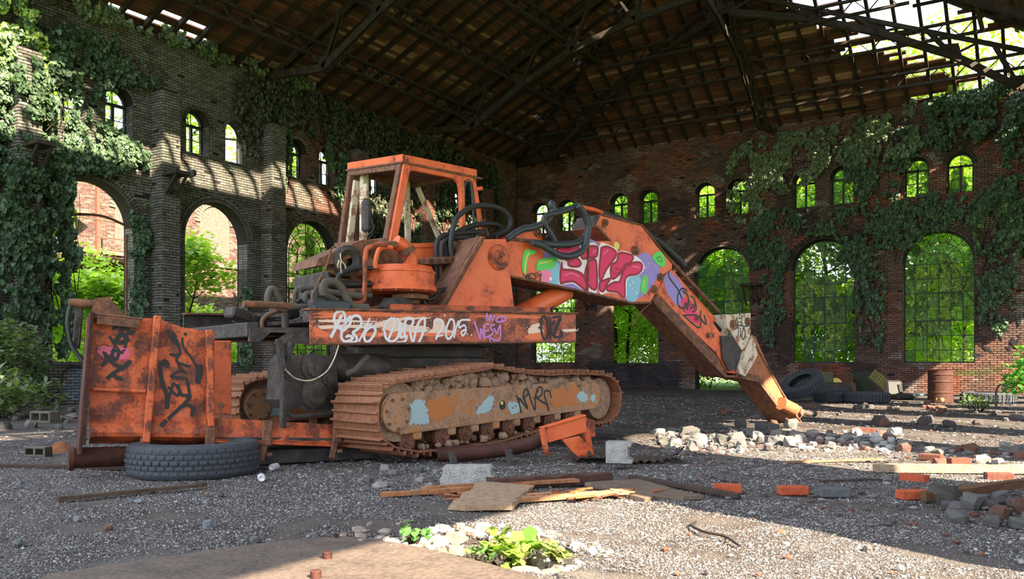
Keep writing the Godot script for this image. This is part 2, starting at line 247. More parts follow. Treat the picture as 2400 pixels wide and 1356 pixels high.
class Geo:
	var v := PackedVector3Array()
	var n := PackedVector3Array()
	var c := PackedColorArray()
	var col := Color.WHITE
	func t3(a: Vector3, b: Vector3, d: Vector3, na: Vector3, nb: Vector3, nd: Vector3) -> void:
		if (b - a).cross(d - a).dot(na + nb + nd) < 0.0:
			var s := b; b = d; d = s
			s = nb; nb = nd; nd = s
		v.append(a); v.append(d); v.append(b)
		n.append(na); n.append(nd); n.append(nb)
		c.append(col); c.append(col); c.append(col)
	func tri(a: Vector3, b: Vector3, d: Vector3) -> void:
		var m := (b - a).cross(d - a)
		if m.length_squared() < 1e-16: return
		m = m.normalized()
		t3(a, b, d, m, m, m)
	func quad(a: Vector3, b: Vector3, d: Vector3, e: Vector3) -> void:
		tri(a, b, d); tri(a, d, e)
	func out3(a: Vector3, b: Vector3, d: Vector3, o: Vector3) -> void:
		if (b - a).cross(d - a).dot((a + b + d) / 3.0 - o) < 0.0: tri(a, d, b)
		else: tri(a, b, d)
	func out4(a: Vector3, b: Vector3, d: Vector3, e: Vector3, o: Vector3) -> void:
		out3(a, b, d, o); out3(a, d, e, o)
	func box(tf: Transform3D, s: Vector3, ch := 0.0) -> void:
		var h := s * 0.5
		var o := tf.origin
		var k: float = min(ch, min(h.x, min(h.y, h.z)) * 0.8)
		if k <= 0.0:
			var p := []
			for i in 8: p.append(tf * Vector3(h.x * (1 if i & 1 else -1), h.y * (1 if i & 2 else -1), h.z * (1 if i & 4 else -1)))
			for f in [[0, 1, 3, 2], [4, 5, 7, 6], [0, 1, 5, 4], [2, 3, 7, 6], [0, 2, 6, 4], [1, 3, 7, 5]]: out4(p[f[0]], p[f[1]], p[f[2]], p[f[3]], o)
			return
		var q := []
		for i in 8:
			var s3 := Vector3(1 if i & 1 else -1, 1 if i & 2 else -1, 1 if i & 4 else -1)
			q.append([tf * (s3 * Vector3(h.x, h.y - k, h.z - k)), tf * (s3 * Vector3(h.x - k, h.y, h.z - k)), tf * (s3 * Vector3(h.x - k, h.y - k, h.z))])
		for f in [[0, 1, 3, 2, 2], [4, 5, 7, 6, 2], [0, 1, 5, 4, 1], [2, 3, 7, 6, 1], [0, 2, 6, 4, 0], [1, 3, 7, 5, 0]]:
			out4(q[f[0]][f[4]], q[f[1]][f[4]], q[f[2]][f[4]], q[f[3]][f[4]], o)
		for e in [[0, 1, 1, 2], [2, 3, 1, 2], [4, 5, 1, 2], [6, 7, 1, 2], [0, 2, 0, 2], [1, 3, 0, 2], [4, 6, 0, 2], [5, 7, 0, 2], [0, 4, 0, 1], [1, 5, 0, 1], [2, 6, 0, 1], [3, 7, 0, 1]]:
			out4(q[e[0]][e[2]], q[e[1]][e[2]], q[e[1]][e[3]], q[e[0]][e[3]], o)
		for i in 8: out3(q[i][0], q[i][1], q[i][2], o)
	func at(p: Vector3, s: Vector3, ch := 0.0) -> void:
		box(Transform3D(Basis(), p), s, ch)
	# a bar of section w (across) by h (along "up") from a to b
	func bar(a: Vector3, b: Vector3, w: float, h: float, up := Vector3.UP, ch := 0.0) -> void:
		var x := (b - a)
		var l := x.length()
		if l < 1e-4: return
		x /= l
		if abs(x.dot(up)) > 0.98: up = Vector3.RIGHT if abs(x.x) < 0.9 else Vector3.FORWARD
		var z := x.cross(up).normalized()
		var y := z.cross(x).normalized()
		box(Transform3D(Basis(x, y, z), (a + b) * 0.5), Vector3(l, h, w), ch)
	# polygon in the xy plane pushed out from z0 to z1
	func prism(poly: PackedVector2Array, z0: float, z1: float, tf := Transform3D.IDENTITY, walls := true) -> void:
		var idx := Geometry2D.triangulate_polygon(poly)
		for i in range(0, idx.size(), 3):
			var a := poly[idx[i]]; var b := poly[idx[i + 1]]; var d := poly[idx[i + 2]]
			if (b - a).cross(d - a) < 0.0:
				var s := b; b = d; d = s
			tri(tf * Vector3(a.x, a.y, z1), tf * Vector3(b.x, b.y, z1), tf * Vector3(d.x, d.y, z1))
			if walls: tri(tf * Vector3(a.x, a.y, z0), tf * Vector3(d.x, d.y, z0), tf * Vector3(b.x, b.y, z0))
		if not walls: return
		var area := 0.0
		for i in poly.size(): area += poly[i].cross(poly[(i + 1) % poly.size()])
		for i in poly.size():
			var a := poly[i]; var b := poly[(i + 1) % poly.size()]
			if area < 0.0:
				var s := a; a = b; b = s
			quad(tf * Vector3(a.x, a.y, z0), tf * Vector3(b.x, b.y, z0), tf * Vector3(b.x, b.y, z1), tf * Vector3(a.x, a.y, z1))
	func tube(pts: Array, r: float, sides := 8, r1 := -1.0, caps := true) -> void:
		var k := pts.size()
		if r1 < 0.0: r1 = r
		var rings := []
		var up := Vector3.UP
		for i in k:
			var d: Vector3 = (pts[min(i + 1, k - 1)] - pts[max(i - 1, 0)]).normalized()
			if i == 0 and abs(d.dot(up)) > 0.95: up = Vector3.RIGHT
			var sd := d.cross(up)
			if sd.length() < 1e-3: sd = d.cross(Vector3.FORWARD)
			sd = sd.normalized()
			up = sd.cross(d).normalized()
			var rr := lerpf(r, r1, float(i) / max(1, k - 1))
			var ring := []
			for j in sides:
				var a := TAU * j / sides
				var nn := sd * cos(a) + up * sin(a)
				ring.append([pts[i] + nn * rr, nn])
			rings.append(ring)
		for i in k - 1:
			for j in sides:
				var a = rings[i][j]; var b = rings[i][(j + 1) % sides]; var d = rings[i + 1][(j + 1) % sides]; var e = rings[i + 1][j]
				t3(a[0], b[0], d[0], a[1], b[1], d[1]); t3(a[0], d[0], e[0], a[1], d[1], e[1])
		if caps:
			for j in sides:
				tri(pts[0], rings[0][(j + 1) % sides][0], rings[0][j][0])
				tri(pts[k - 1], rings[k - 1][j][0], rings[k - 1][(j + 1) % sides][0])
	# profile of (radius, height) turned about y; sharp = flat bands
	func lathe(pr: Array, seg := 24, tf := Transform3D.IDENTITY) -> void:
		for i in pr.size() - 1:
			var p: Vector2 = pr[i]; var q: Vector2 = pr[i + 1]
			var d := q - p
			var nn := Vector2(d.y, -d.x).normalized()
			for j in seg:
				var a := TAU * j / seg; var b := TAU * (j + 1) / seg
				var ca := Vector3(cos(a), 0, -sin(a)); var cb := Vector3(cos(b), 0, -sin(b))
				var na := tf.basis * (ca * nn.x + Vector3.UP * nn.y); var nb := tf.basis * (cb * nn.x + Vector3.UP * nn.y)
				var p0 := tf * (ca * p.x + Vector3.UP * p.y); var p1 := tf * (cb * p.x + Vector3.UP * p.y)
				var q0 := tf * (ca * q.x + Vector3.UP * q.y); var q1 := tf * (cb * q.x + Vector3.UP * q.y)
				if p.x > 1e-5: t3(p0, p1, q1, na, nb, nb)
				if q.x > 1e-5: t3(p0, q1, q0, na, nb, na)
	# rough stone: a box of noise-pushed points (two rings and two poles)
	func stone(tf: Transform3D, s: Vector3, r: RandomNumberGenerator, rough := 0.22, k := 7) -> void:
		var rows := []
		for i in 3:
			var row := []
			for j in k:
				var a := TAU * (j + 0.3 * r.randf_range(-1, 1)) / k
				var e: float = [0.8, 1.0, 0.75][i] * (1.0 + r.randf_range(-rough, rough))
				row.append(tf * (Vector3(cos(a) * e, [-0.5, r.randf_range(-0.1, 0.15), 0.5][i] * (1.0 + r.randf_range(-rough, rough) * 0.6), sin(a) * e) * s * Vector3(0.5, 1, 0.5)))
			rows.append(row)
		var o := tf.origin
		for i in 2:
			for j in k: out4(rows[i][j], rows[i][(j + 1) % k], rows[i + 1][(j + 1) % k], rows[i + 1][j], o)
		for j in range(1, k - 1):
			out3(rows[0][0], rows[0][j], rows[0][j + 1], o); out3(rows[2][0], rows[2][j], rows[2][j + 1], o)
	func mesh(m: Material) -> ArrayMesh:
		var a := []
		a.resize(Mesh.ARRAY_MAX)
		a[Mesh.ARRAY_VERTEX] = v; a[Mesh.ARRAY_NORMAL] = n; a[Mesh.ARRAY_COLOR] = c
		var r := ArrayMesh.new()
		r.add_surface_from_arrays(Mesh.PRIMITIVE_TRIANGLES, a)
		r.surface_set_material(0, m)
		return r

# ---------------------------------------------------------------- objects
func numbered(called: String) -> String:
	var k: int = used.get(called, -1) + 1
	used[called] = k
	return called if k == 0 else "%s_%03d" % [called, k]
func put(called: String, g: Geo, m: Material, parent: Node, tf := Transform3D.IDENTITY) -> MeshInstance3D:
	return put_mesh(called, g.mesh(m), parent, tf)
func put_mesh(called: String, mesh: Mesh, parent: Node, tf := Transform3D.IDENTITY) -> MeshInstance3D:
	var o := MeshInstance3D.new()
	o.mesh = mesh; o.transform = tf
	o.name = numbered(called) if parent == self else called
	parent.add_child(o, true)
	return o
func node(called: String, parent: Node, tf := Transform3D.IDENTITY) -> Node3D:
	var o := Node3D.new()
	o.transform = tf
	o.name = numbered(called) if parent == self else called
	parent.add_child(o, true)
	return o
func tag(o: Node, label: String, category := "", group := "") -> Node:
	o.set_meta("label", label)
	if category: o.set_meta("category", category)
	if group: o.set_meta("group", group)
	return o
func structure(o: Node) -> Node:
	o.set_meta("kind", "structure")
	return o
func stuff(o: Node) -> Node:
	o.set_meta("kind", "stuff")
	return o
func many(called: String, mesh: Mesh, tfs: Array, cols: Array, parent: Node) -> MultiMeshInstance3D:
	var mm := MultiMesh.new()
	mm.transform_format = MultiMesh.TRANSFORM_3D
	mm.use_colors = true
	mm.mesh = mesh
	mm.instance_count = tfs.size()
	for i in tfs.size():
		mm.set_instance_transform(i, tfs[i]); mm.set_instance_color(i, cols[i])
	var o := MultiMeshInstance3D.new()
	o.multimesh = mm
	o.name = numbered(called) if parent == self else called
	parent.add_child(o, true)
	o.set_meta("kind", "stuff")
	return o
func yawed(p: Vector3, deg: float, pitch := 0.0, roll := 0.0) -> Transform3D:
	return Transform3D(Basis(Vector3.UP, deg_to_rad(deg)) * Basis(Vector3.BACK, deg_to_rad(pitch)) * Basis(Vector3.RIGHT, deg_to_rad(roll)), p)
func pv2(a: Array) -> PackedVector2Array:
	var r := PackedVector2Array()
	for i in range(0, a.size(), 2): r.append(Vector2(a[i], a[i + 1]))
	return r
func smooth(p: Array, per := 5) -> Array:
	var r := []
	for i in p.size() - 1:
		var a = p[max(i - 1, 0)]; var b = p[i]; var c = p[i + 1]; var d = p[min(i + 2, p.size() - 1)]
		for k in per: r.append(b.cubic_interpolate(c, a, d, float(k) / per))
	r.append(p[p.size() - 1])
	return r
func lin(r: float, g: float, b: float) -> Color:
	return Color(r, g, b).srgb_to_linear()
func jit(c: Color, k: float) -> Color:
	var f := 1.0 + rng.randf_range(-k, k)
	return Color(c.r * f, c.g * f * (1.0 + rng.randf_range(-k, k) * 0.25), c.b * f)

# ---------------------------------------------------------------- materials
func noise_bytes(size: int, sd: int, freq: float, oct := 4, kind := FastNoiseLite.TYPE_SIMPLEX_SMOOTH) -> PackedByteArray:
	var f := FastNoiseLite.new()
	f.seed = sd; f.frequency = freq; f.noise_type = kind
	f.fractal_type = FastNoiseLite.FRACTAL_FBM; f.fractal_octaves = oct
	var im := f.get_seamless_image(size, size)
	im.convert(Image.FORMAT_L8)
	return im.get_data()
# stops: [[value, colour], ...]; the value is a mix of a coarse and a fine noise, plus speckle
func stain(size: int, sd: int, freq: float, stops: Array, fine := 0.35, speck := 0.05) -> Array:
	var a := noise_bytes(size, sd, freq)
	var b := noise_bytes(size, sd + 7, freq * 6.0, 3)
	var lut := []
	var gr := Gradient.new()
	var offs := PackedFloat32Array(); var cols := PackedColorArray()
	for s in stops:
		offs.append(s[0]); cols.append(s[1])
	gr.offsets = offs; gr.colors = cols
	for i in 256: lut.append(gr.sample(i / 255.0))
	var r := RandomNumberGenerator.new(); r.seed = sd
	var px := PackedByteArray(); px.resize(size * size * 3)
	var hx := PackedByteArray(); hx.resize(size * size)
	for i in size * size:
		var t := (a[i] * (1.0 - fine) + b[i] * fine) + r.randf_range(-255, 255) * speck
		var k := clampi(int(t), 0, 255)
		var col: Color = lut[k]
		px[i * 3] = int(col.r * 255); px[i * 3 + 1] = int(col.g * 255); px[i * 3 + 2] = int(col.b * 255)
		hx[i] = clampi(int(a[i] * 0.4 + b[i] * 0.6), 0, 255)
	var im := Image.create_from_data(size, size, false, Image.FORMAT_RGB8, px)
	var hm := Image.create_from_data(size, size, false, Image.FORMAT_L8, hx)
	hm.convert(Image.FORMAT_RGBA8)
	hm.bump_map_to_normal_map(6.0)
	return [ImageTexture.create_from_image(im), ImageTexture.create_from_image(hm)]
func tri_mat(t: Array, tile: float, rough := 0.85, bump := 0.6, metal := 0.0, world := false) -> StandardMaterial3D:
	var m := StandardMaterial3D.new()
	m.albedo_texture = t[0]
	m.uv1_triplanar = true
	m.uv1_world_triplanar = world
	m.uv1_scale = Vector3.ONE / tile
	m.roughness = rough; m.metallic = metal
	if bump > 0.0:
		m.normal_enabled = true; m.normal_texture = t[1]; m.normal_scale = bump
	m.vertex_color_use_as_albedo = true
	return m
func plain(c: Color, rough := 0.8, metal := 0.0) -> StandardMaterial3D:
	var m := StandardMaterial3D.new()
	m.albedo_color = c; m.roughness = rough; m.metallic = metal
	m.vertex_color_use_as_albedo = true
	return m
func leafy() -> StandardMaterial3D:
	var m := StandardMaterial3D.new()
	m.albedo_color = Color.WHITE; m.roughness = 0.55
	m.vertex_color_use_as_albedo = true
	m.cull_mode = BaseMaterial3D.CULL_DISABLED
	m.backlight_enabled = true; m.backlight = Color(0.9, 1.0, 0.45)
	return m
func make_materials() -> void:
	var C := func(r, g, b): return Color(r / 255.0, g / 255.0, b / 255.0)
	var grey := stain(256, 3, 0.02, [[0.0, C.call(150, 150, 150)], [0.5, C.call(215, 215, 215)], [1.0, C.call(255, 255, 255)]], 0.5, 0.08)
	var orange := stain(512, 11, 0.008, [[0.0, C.call(70, 34, 24)], [0.2, C.call(120, 56, 36)], [0.29, C.call(200, 86, 44)], [0.45, C.call(226, 102, 52)], [0.85, C.call(232, 116, 66)], [1.0, C.call(238, 138, 92)]], 0.3, 0.02)
	var worn := stain(512, 23, 0.009, [[0.0, C.call(64, 34, 26)], [0.34, C.call(104, 54, 36)], [0.47, C.call(150, 70, 40)], [0.56, C.call(202, 92, 45)], [0.70, C.call(212, 100, 52)], [0.85, C.call(160, 88, 62)], [1.0, C.call(130, 78, 60)]], 0.3, 0.03)
	var beam := stain(512, 29, 0.008, [[0.0, C.call(72, 44, 38)], [0.4, C.call(118, 66, 50)], [0.52, C.call(158, 84, 58)], [0.62, C.call(214, 106, 66)], [0.8, C.call(140, 80, 60)], [1.0, C.call(96, 60, 50)]], 0.35, 0.03)
	var rust := stain(512, 37, 0.012, [[0.0, C.call(54, 38, 32)], [0.4, C.call(98, 66, 50)], [0.6, C.call(128, 84, 60)], [0.8, C.call(150, 98, 66)], [1.0, C.call(120, 96, 80)]], 0.45, 0.04)
	var darkiron := stain(256, 41, 0.015, [[0.0, C.call(30, 28, 27)], [0.5, C.call(62, 56, 52)], [0.75, C.call(86, 74, 66)], [1.0, C.call(104, 92, 84)]], 0.4, 0.05)
	var mud := stain(256, 43, 0.02, [[0.0, C.call(92, 72, 58)], [0.5, C.call(160, 130, 106)], [1.0, C.call(190, 162, 136)]], 0.5, 0.06)
	var frame := stain(512, 47, 0.008, [[0.0, C.call(104, 72, 50)], [0.4, C.call(156, 118, 90)], [0.55, C.call(176, 140, 112)], [0.68, C.call(176, 112, 60)], [0.8, C.call(196, 124, 60)], [1.0, C.call(188, 168, 148)]], 0.4, 0.04)
	var concrete := stain(256, 53, 0.02, [[0.0, C.call(110, 106, 100)], [0.5, C.call(158, 154, 148)], [1.0, C.call(190, 186, 178)]], 0.5, 0.08)
	var wood := stain(256, 59, 0.02, [[0.0, C.call(110, 96, 84)], [0.5, C.call(190, 178, 164)], [1.0, C.call(232, 224, 214)]], 0.45, 0.05)
	var gravel := stain(512, 61, 0.09, [[0.0, C.call(60, 58, 58)], [0.4, C.call(118, 114, 112)], [0.55, C.call(150, 146, 142)], [0.72, C.call(205, 202, 200)], [1.0, C.call(250, 250, 250)]], 0.5, 0.16)
	var cream := stain(256, 67, 0.014, [[0.0, C.call(96, 58, 36)], [0.34, C.call(150, 104, 72)], [0.46, C.call(206, 190, 164)], [1.0, C.call(226, 216, 196)]], 0.35, 0.03)
	M.brick = tri_mat(grey, 0.5, 0.95, 0.8, 0.0, true)
	M.mortar = tri_mat(grey, 0.9, 0.97, 0.6, 0.0, true); M.mortar.albedo_color = C.call(46, 40, 36)
	M.orange = tri_mat(orange, 1.7, 0.5, 0.25); M.worn = tri_mat(worn, 1.1, 0.6, 0.35); M.beam = tri_mat(beam, 0.9, 0.62, 0.35)
	M.rust = tri_mat(rust, 0.8, 0.8, 0.6); M.iron = tri_mat(darkiron, 0.8, 0.7, 0.5); M.mud = tri_mat(mud, 0.5, 1.0, 1.2)
	var tread := stain(512, 71, 0.012, [[0.0, C.call(84, 60, 46)], [0.35, C.call(132, 98, 76)], [0.6, C.call(168, 126, 98)], [0.75, C.call(166, 104, 66)], [1.0, C.call(190, 156, 128)]], 0.45, 0.04)
	M.shoe = tri_mat(tread, 0.5, 0.75, 0.9, 0.0, true); M.shoe.albedo_color = C.call(232, 208, 192)
	M.frame = tri_mat(frame, 1.3, 0.75, 0.4); M.cream = tri_mat(cream, 0.9, 0.6, 0.3)
	M.concrete = tri_mat(concrete, 0.6, 0.95, 0.9); M.wood = tri_mat(wood, 0.4, 0.9, 0.7)
	M.ground = tri_mat(gravel, 0.85, 0.97, 1.0, 0.0, true)
	M.stone = tri_mat(grey, 0.15, 0.95, 0.5)
	M.truss = tri_mat(darkiron, 1.0, 0.8, 0.3); M.truss.albedo_color = C.call(225, 208, 196)
	M.board = tri_mat(grey, 0.6, 0.95, 0.4)
	M.wood_dark = tri_mat(wood, 0.5, 0.95, 0.4); M.wood_dark.albedo_color = C.call(62, 50, 44)
	M.tile = plain(C.call(46, 38, 34), 0.95)
	M.rubber = plain(C.call(42, 42, 42), 0.6); M.greyhose = plain(C.call(86, 78, 68), 0.75); M.brownhose = plain(C.call(110, 82, 62), 0.8); M.bluehose = plain(C.call(52, 58, 62), 0.5)
	M.tyre = tri_mat(grey, 0.6, 0.85, 0.6); M.tyre.albedo_color = C.call(74, 78, 84)
	M.window = plain(C.call(30, 40, 38), 0.6)
	M.leaf = leafy(); M.ivy = leafy(); M.ivy.backlight = Color(0.4, 0.5, 0.15); M.bark = tri_mat(darkiron, 0.6, 0.95, 0.8); M.bark.albedo_color = C.call(200, 185, 160)
	M.orange_clean = tri_mat(orange, 2.6, 0.45, 0.1); M.worn_bright = tri_mat(orange, 1.0, 0.55, 0.35)
	M.rust_light = tri_mat(frame, 0.8, 0.75, 0.5); M.rust_light.albedo_color = C.call(235, 200, 170); M.frame_dark = tri_mat(rust, 0.6, 0.85, 0.6); M.iron_light = tri_mat(darkiron, 0.9, 0.6, 0.3); M.iron_light.albedo_color = C.call(255, 250, 240)
	M.rust_dark = tri_mat(rust, 0.9, 0.8, 0.5); M.rust_dark.albedo_color = C.call(150, 116, 100); M.slab = tri_mat(concrete, 1.4, 0.8, 0.25); M.can = tri_mat(grey, 0.2, 0.4, 0.2, 0.3)
	M.sheet = tri_mat(darkiron, 0.7, 0.5, 0.3); M.sheet.albedo_color = C.call(255, 250, 245); M.plain_ground = plain(Color.WHITE, 1.0); M.mortar_pale = tri_mat(grey, 0.9, 0.97, 0.4, 0.0, true); M.mortar_pale.albedo_color = C.call(130, 110, 98)
	M.rustorange = M.worn; M.pale = M.cream
	for p in [["clear", 0.06, 120, 150, 120], ["dusty", 0.2, 100, 130, 104], ["mossy", 0.38, 70, 104, 66]]:
		var g := StandardMaterial3D.new()
		g.transparency = BaseMaterial3D.TRANSPARENCY_ALPHA
		g.albedo_color = Color(p[2] / 255.0, p[3] / 255.0, p[4] / 255.0, p[1]); g.roughness = 0.12; g.metallic_specular = 0.06
		M[p[0]] = g
	for p in [["white", 225, 222, 226], ["black", 26, 25, 27], ["purple", 196, 130, 190], ["p_orange", 232, 116, 66], ["p_pale", 240, 205, 180], ["magenta", 226, 36, 96], ["crimson", 150, 14, 44], ["lilac", 150, 130, 200], ["green", 92, 205, 86], ["darkgreen", 40, 140, 60], ["yellow", 236, 205, 96], ["skyblue", 136, 190, 216], ["halo", 244, 232, 240], ["pink", 244, 130, 165], ["paleblue", 164, 190, 190], ["p_rustorange", 190, 112, 50], ["pinkpaint", 214, 92, 122]]:
		M["tag_" + p[0].trim_prefix("p_")] = plain(C.call(p[1], p[2], p[3]), 0.55)

# sprayed letters: flat ribbons and fills on a plane z = const, later rows a hair in front of earlier ones
func spray(called: String, rows: Array, z: float, parent: Node, step := 0.0004, zf = null) -> void:
	var by := {}
	for i in rows.size():
		var r = rows[i]
		var pts: PackedVector2Array = pv2(r[3])
		if not by.has(r[2]): by[r[2]] = Geo.new()
		var g: Geo = by[r[2]]
		var zz := z + 0.003 + i * step
		if r[0] == "f":
			var q := PackedVector2Array()
			var k := pts.size()
			for j in k:
				for m in 4: q.append(pts[j].cubic_interpolate(pts[(j + 1) % k], pts[(j - 1 + k) % k], pts[(j + 2) % k], m / 4.0))
			if Geometry2D.triangulate_polygon(q).is_empty(): q = pts
			g.prism(q, zz, zz, Transform3D.IDENTITY, false)
		elif r[0] == "r":
			# flaked paint: a ragged edge and loose flakes round it
			var q := PackedVector2Array()
			var k := pts.size()
			var mid := Vector2.ZERO
			for p in pts: mid += p / k
			for j in k:
				for m in 9:
					var p := pts[j].cubic_interpolate(pts[(j + 1) % k], pts[(j - 1 + k) % k], pts[(j + 2) % k], m / 9.0)
					p = mid + (p - mid) * rng.randf_range(0.84, 1.12)
					q.append(p)
					if rng.randf() < 0.5: disc(g, mid + (p - mid) * rng.randf_range(1.0, 1.35) + Vector2(rng.randf_range(-0.01, 0.01), rng.randf_range(-0.01, 0.01)), rng.randf_range(0.002, 0.008), zz, 5)
			if Geometry2D.triangulate_polygon(q).is_empty(): q = pts
			g.prism(q, zz, zz, Transform3D.IDENTITY, false)
		elif r[0] == "d": disc(g, pts[0], r[1] * 0.5, zz)
		else:
			var s := smooth(Array(pts), 5)
			for j in s.size() - 1:
				var d: Vector2 = (s[j + 1] - s[j])
				if d.length() < 1e-5: continue
				var nn: Vector2 = Vector2(-d.y, d.x).normalized() * float(r[1]) * 0.5
				var zj := zz + 0.00002 * j
				g.quad(Vector3(s[j].x - nn.x, s[j].y - nn.y, zj), Vector3(s[j + 1].x - nn.x, s[j + 1].y - nn.y, zj), Vector3(s[j + 1].x + nn.x, s[j + 1].y + nn.y, zj), Vector3(s[j].x + nn.x, s[j].y + nn.y, zj))
				disc(g, s[j], r[1] * 0.5, zj - 0.00001, 8)
			disc(g, s[s.size() - 1], r[1] * 0.5, zz + 0.00002 * s.size(), 8)
	for k in by:
		if zf != null:
			var g: Geo = by[k]
			for i in g.v.size(): g.v[i].z += zf.call(g.v[i].x, g.v[i].y)
		stuff(put(called, by[k], M["tag_" + k], parent))
func disc(g: Geo, p: Vector2, r: float, z: float, k := 14) -> void:
	for j in k:
		var a := TAU * j / k; var b := TAU * (j + 1) / k
		g.tri(Vector3(p.x, p.y, z), Vector3(p.x + cos(a) * r, p.y + sin(a) * r, z), Vector3(p.x + cos(b) * r, p.y + sin(b) * r, z))

# ---------------------------------------------------------------- scene
func _ready() -> void:
	rng.seed = 20
	var cam := Camera3D.new()
	cam.name = "camera"
	cam.projection = Camera3D.PROJECTION_FRUSTUM
	cam.near = 0.1; cam.far = 400.0
	cam.size = 0.1 * 1356.0 / 2000.0
	cam.frustum_offset = Vector2(0, 0.1 * 177.0 / 2000.0)
	cam.position = Vector3(21.5, 1.0, 33.4)
	cam.rotation.y = deg_to_rad(33.07)
	add_child(cam)
	cam.current = true
	var sky_mat := ProceduralSkyMaterial.new()
	sky_mat.sky_top_color = Color(0.72, 0.77, 0.84); sky_mat.sky_horizon_color = Color(0.87, 0.88, 0.90)
	sky_mat.ground_bottom_color = Color(0.16, 0.2, 0.12); sky_mat.ground_horizon_color = Color(0.3, 0.36, 0.24)
	sky_mat.sky_energy_multiplier = 1.4
	var sky := Sky.new(); sky.sky_material = sky_mat
	var env := Environment.new()
	env.background_mode = Environment.BG_SKY; env.sky = sky
	env.tonemap_mode = Environment.TONE_MAPPER_LINEAR
	env.tonemap_exposure = 3.0
	env.sdfgi_enabled = true; env.ssao_enabled = true; env.ssil_enabled = true
	var we := WorldEnvironment.new(); we.name = "environment"; we.environment = env
	add_child(we)
	var sun := DirectionalLight3D.new()
	sun.name = "sun"
	sun.light_color = Color(1.0, 0.93, 0.82); sun.light_energy = 3.4; sun.light_angular_distance = 0.6; sun.shadow_enabled = true
	sun.look_at_from_position(Vector3.ZERO, -Vector3(0.75, 0.56, 0.30))
	add_child(sun)
	make_materials()
	print("materials ", Time.get_ticks_msec())
	build_ground()
	build_walls()
	print("walls ", Time.get_ticks_msec())
	build_roof()
	print("roof ", Time.get_ticks_msec())
	build_excavator()
	build_blade()
	print("machine ", Time.get_ticks_msec())
	build_things()
	print("things ", Time.get_ticks_msec())
	build_rubble()
	build_ivy()
	print("ivy ", Time.get_ticks_msec())
	build_outside()
	print("done ", Time.get_ticks_msec())

# ---------------------------------------------------------------- ground
func ground_height(x: float, z: float) -> float:
	var h := 0.018 * gnoise.get_noise_2d(x * 1.3, z * 1.3) + 0.010 * gnoise.get_noise_2d(x * 6.0, z * 6.0)
	# the broken pit in the slab near the front
	var d := Vector2((x - 18.98) / 0.42, (z - 29.72) / 0.30).rotated(0.5).length()
	h -= 0.17 * clampf(1.25 - d, 0.0, 1.0)
	if d > 0.9 and d < 2.2: h += 0.025 * (1.0 - absf(d - 1.4) / 0.8) * (1.0 + gnoise.get_noise_2d(x * 30.0, z * 30.0))
	return h
var gnoise := FastNoiseLite.new()
func ground_colour(x: float, z: float) -> Color:
	var a := gnoise.get_noise_2d(x * 2.2 + 50.0, z * 2.2) * 0.5 + 0.5
	var b := gnoise.get_noise_2d(x * 9.0, z * 9.0 + 30.0) * 0.5 + 0.5
	var dirt := lin(0.38, 0.33, 0.30); var grey := lin(0.52, 0.50, 0.49); var pale := lin(0.68, 0.63, 0.58)
	var c := dirt.lerp(grey, smoothstep(0.35, 0.62, a * 0.6 + b * 0.4))
	c = c.lerp(pale, 0.6 * smoothstep(0.60, 0.72, gnoise.get_noise_2d(x * 3.1 - 90.0, z * 5.0) * 0.5 + 0.5))
	return c
func build_ground() -> void:
	gnoise.seed = 5; gnoise.frequency = 0.25; gnoise.fractal_octaves = 3
	var f := structure(node("floor", self)) as Node3D
	var fine := grid_mesh(12.0, W, 22.0, LEN, 0.09, true)
	put("gravel_floor", fine, M.ground, f)
	put("gravel_floor", grid_mesh(0.0, 12.0, 0.0, LEN, 0.4, true), M.ground, f)
	put("gravel_floor", grid_mesh(12.0, W, 0.0, 22.0, 0.25, true), M.ground, f)
	var s := Geo.new()
	s.at(Vector3(W / 2, -0.3, LEN / 2), Vector3(W, 0.15, LEN))
	put("sub_floor", s, M.mortar, f)
func grid_mesh(x0: float, x1: float, z0: float, z1: float, st: float, rough: bool) -> Geo:
	var g := Geo.new()
	var nx := int(ceil((x1 - x0) / st)); var nz := int(ceil((z1 - z0) / st))
	var P := []; var N := []; var C := []
	for i in nx + 1:
		for j in nz + 1:
			var x := lerpf(x0, x1, float(i) / nx); var z := lerpf(z0, z1, float(j) / nz)
			var h := ground_height(x, z) if rough else 0.0
			P.append(Vector3(x, h, z))
			var e := 0.04
			N.append(Vector3(h - ground_height(x + e, z), e, h - ground_height(x, z + e)).normalized())
			C.append(ground_colour(x, z))
	for i in nx:
		for j in nz:
			var a := i * (nz + 1) + j; var b := a + 1; var d := b + nz + 1; var e2 := a + nz + 1
			for k in [a, d, b, a, e2, d]:
				g.v.append(P[k]); g.n.append(N[k]); g.c.append(C[k])
	return g

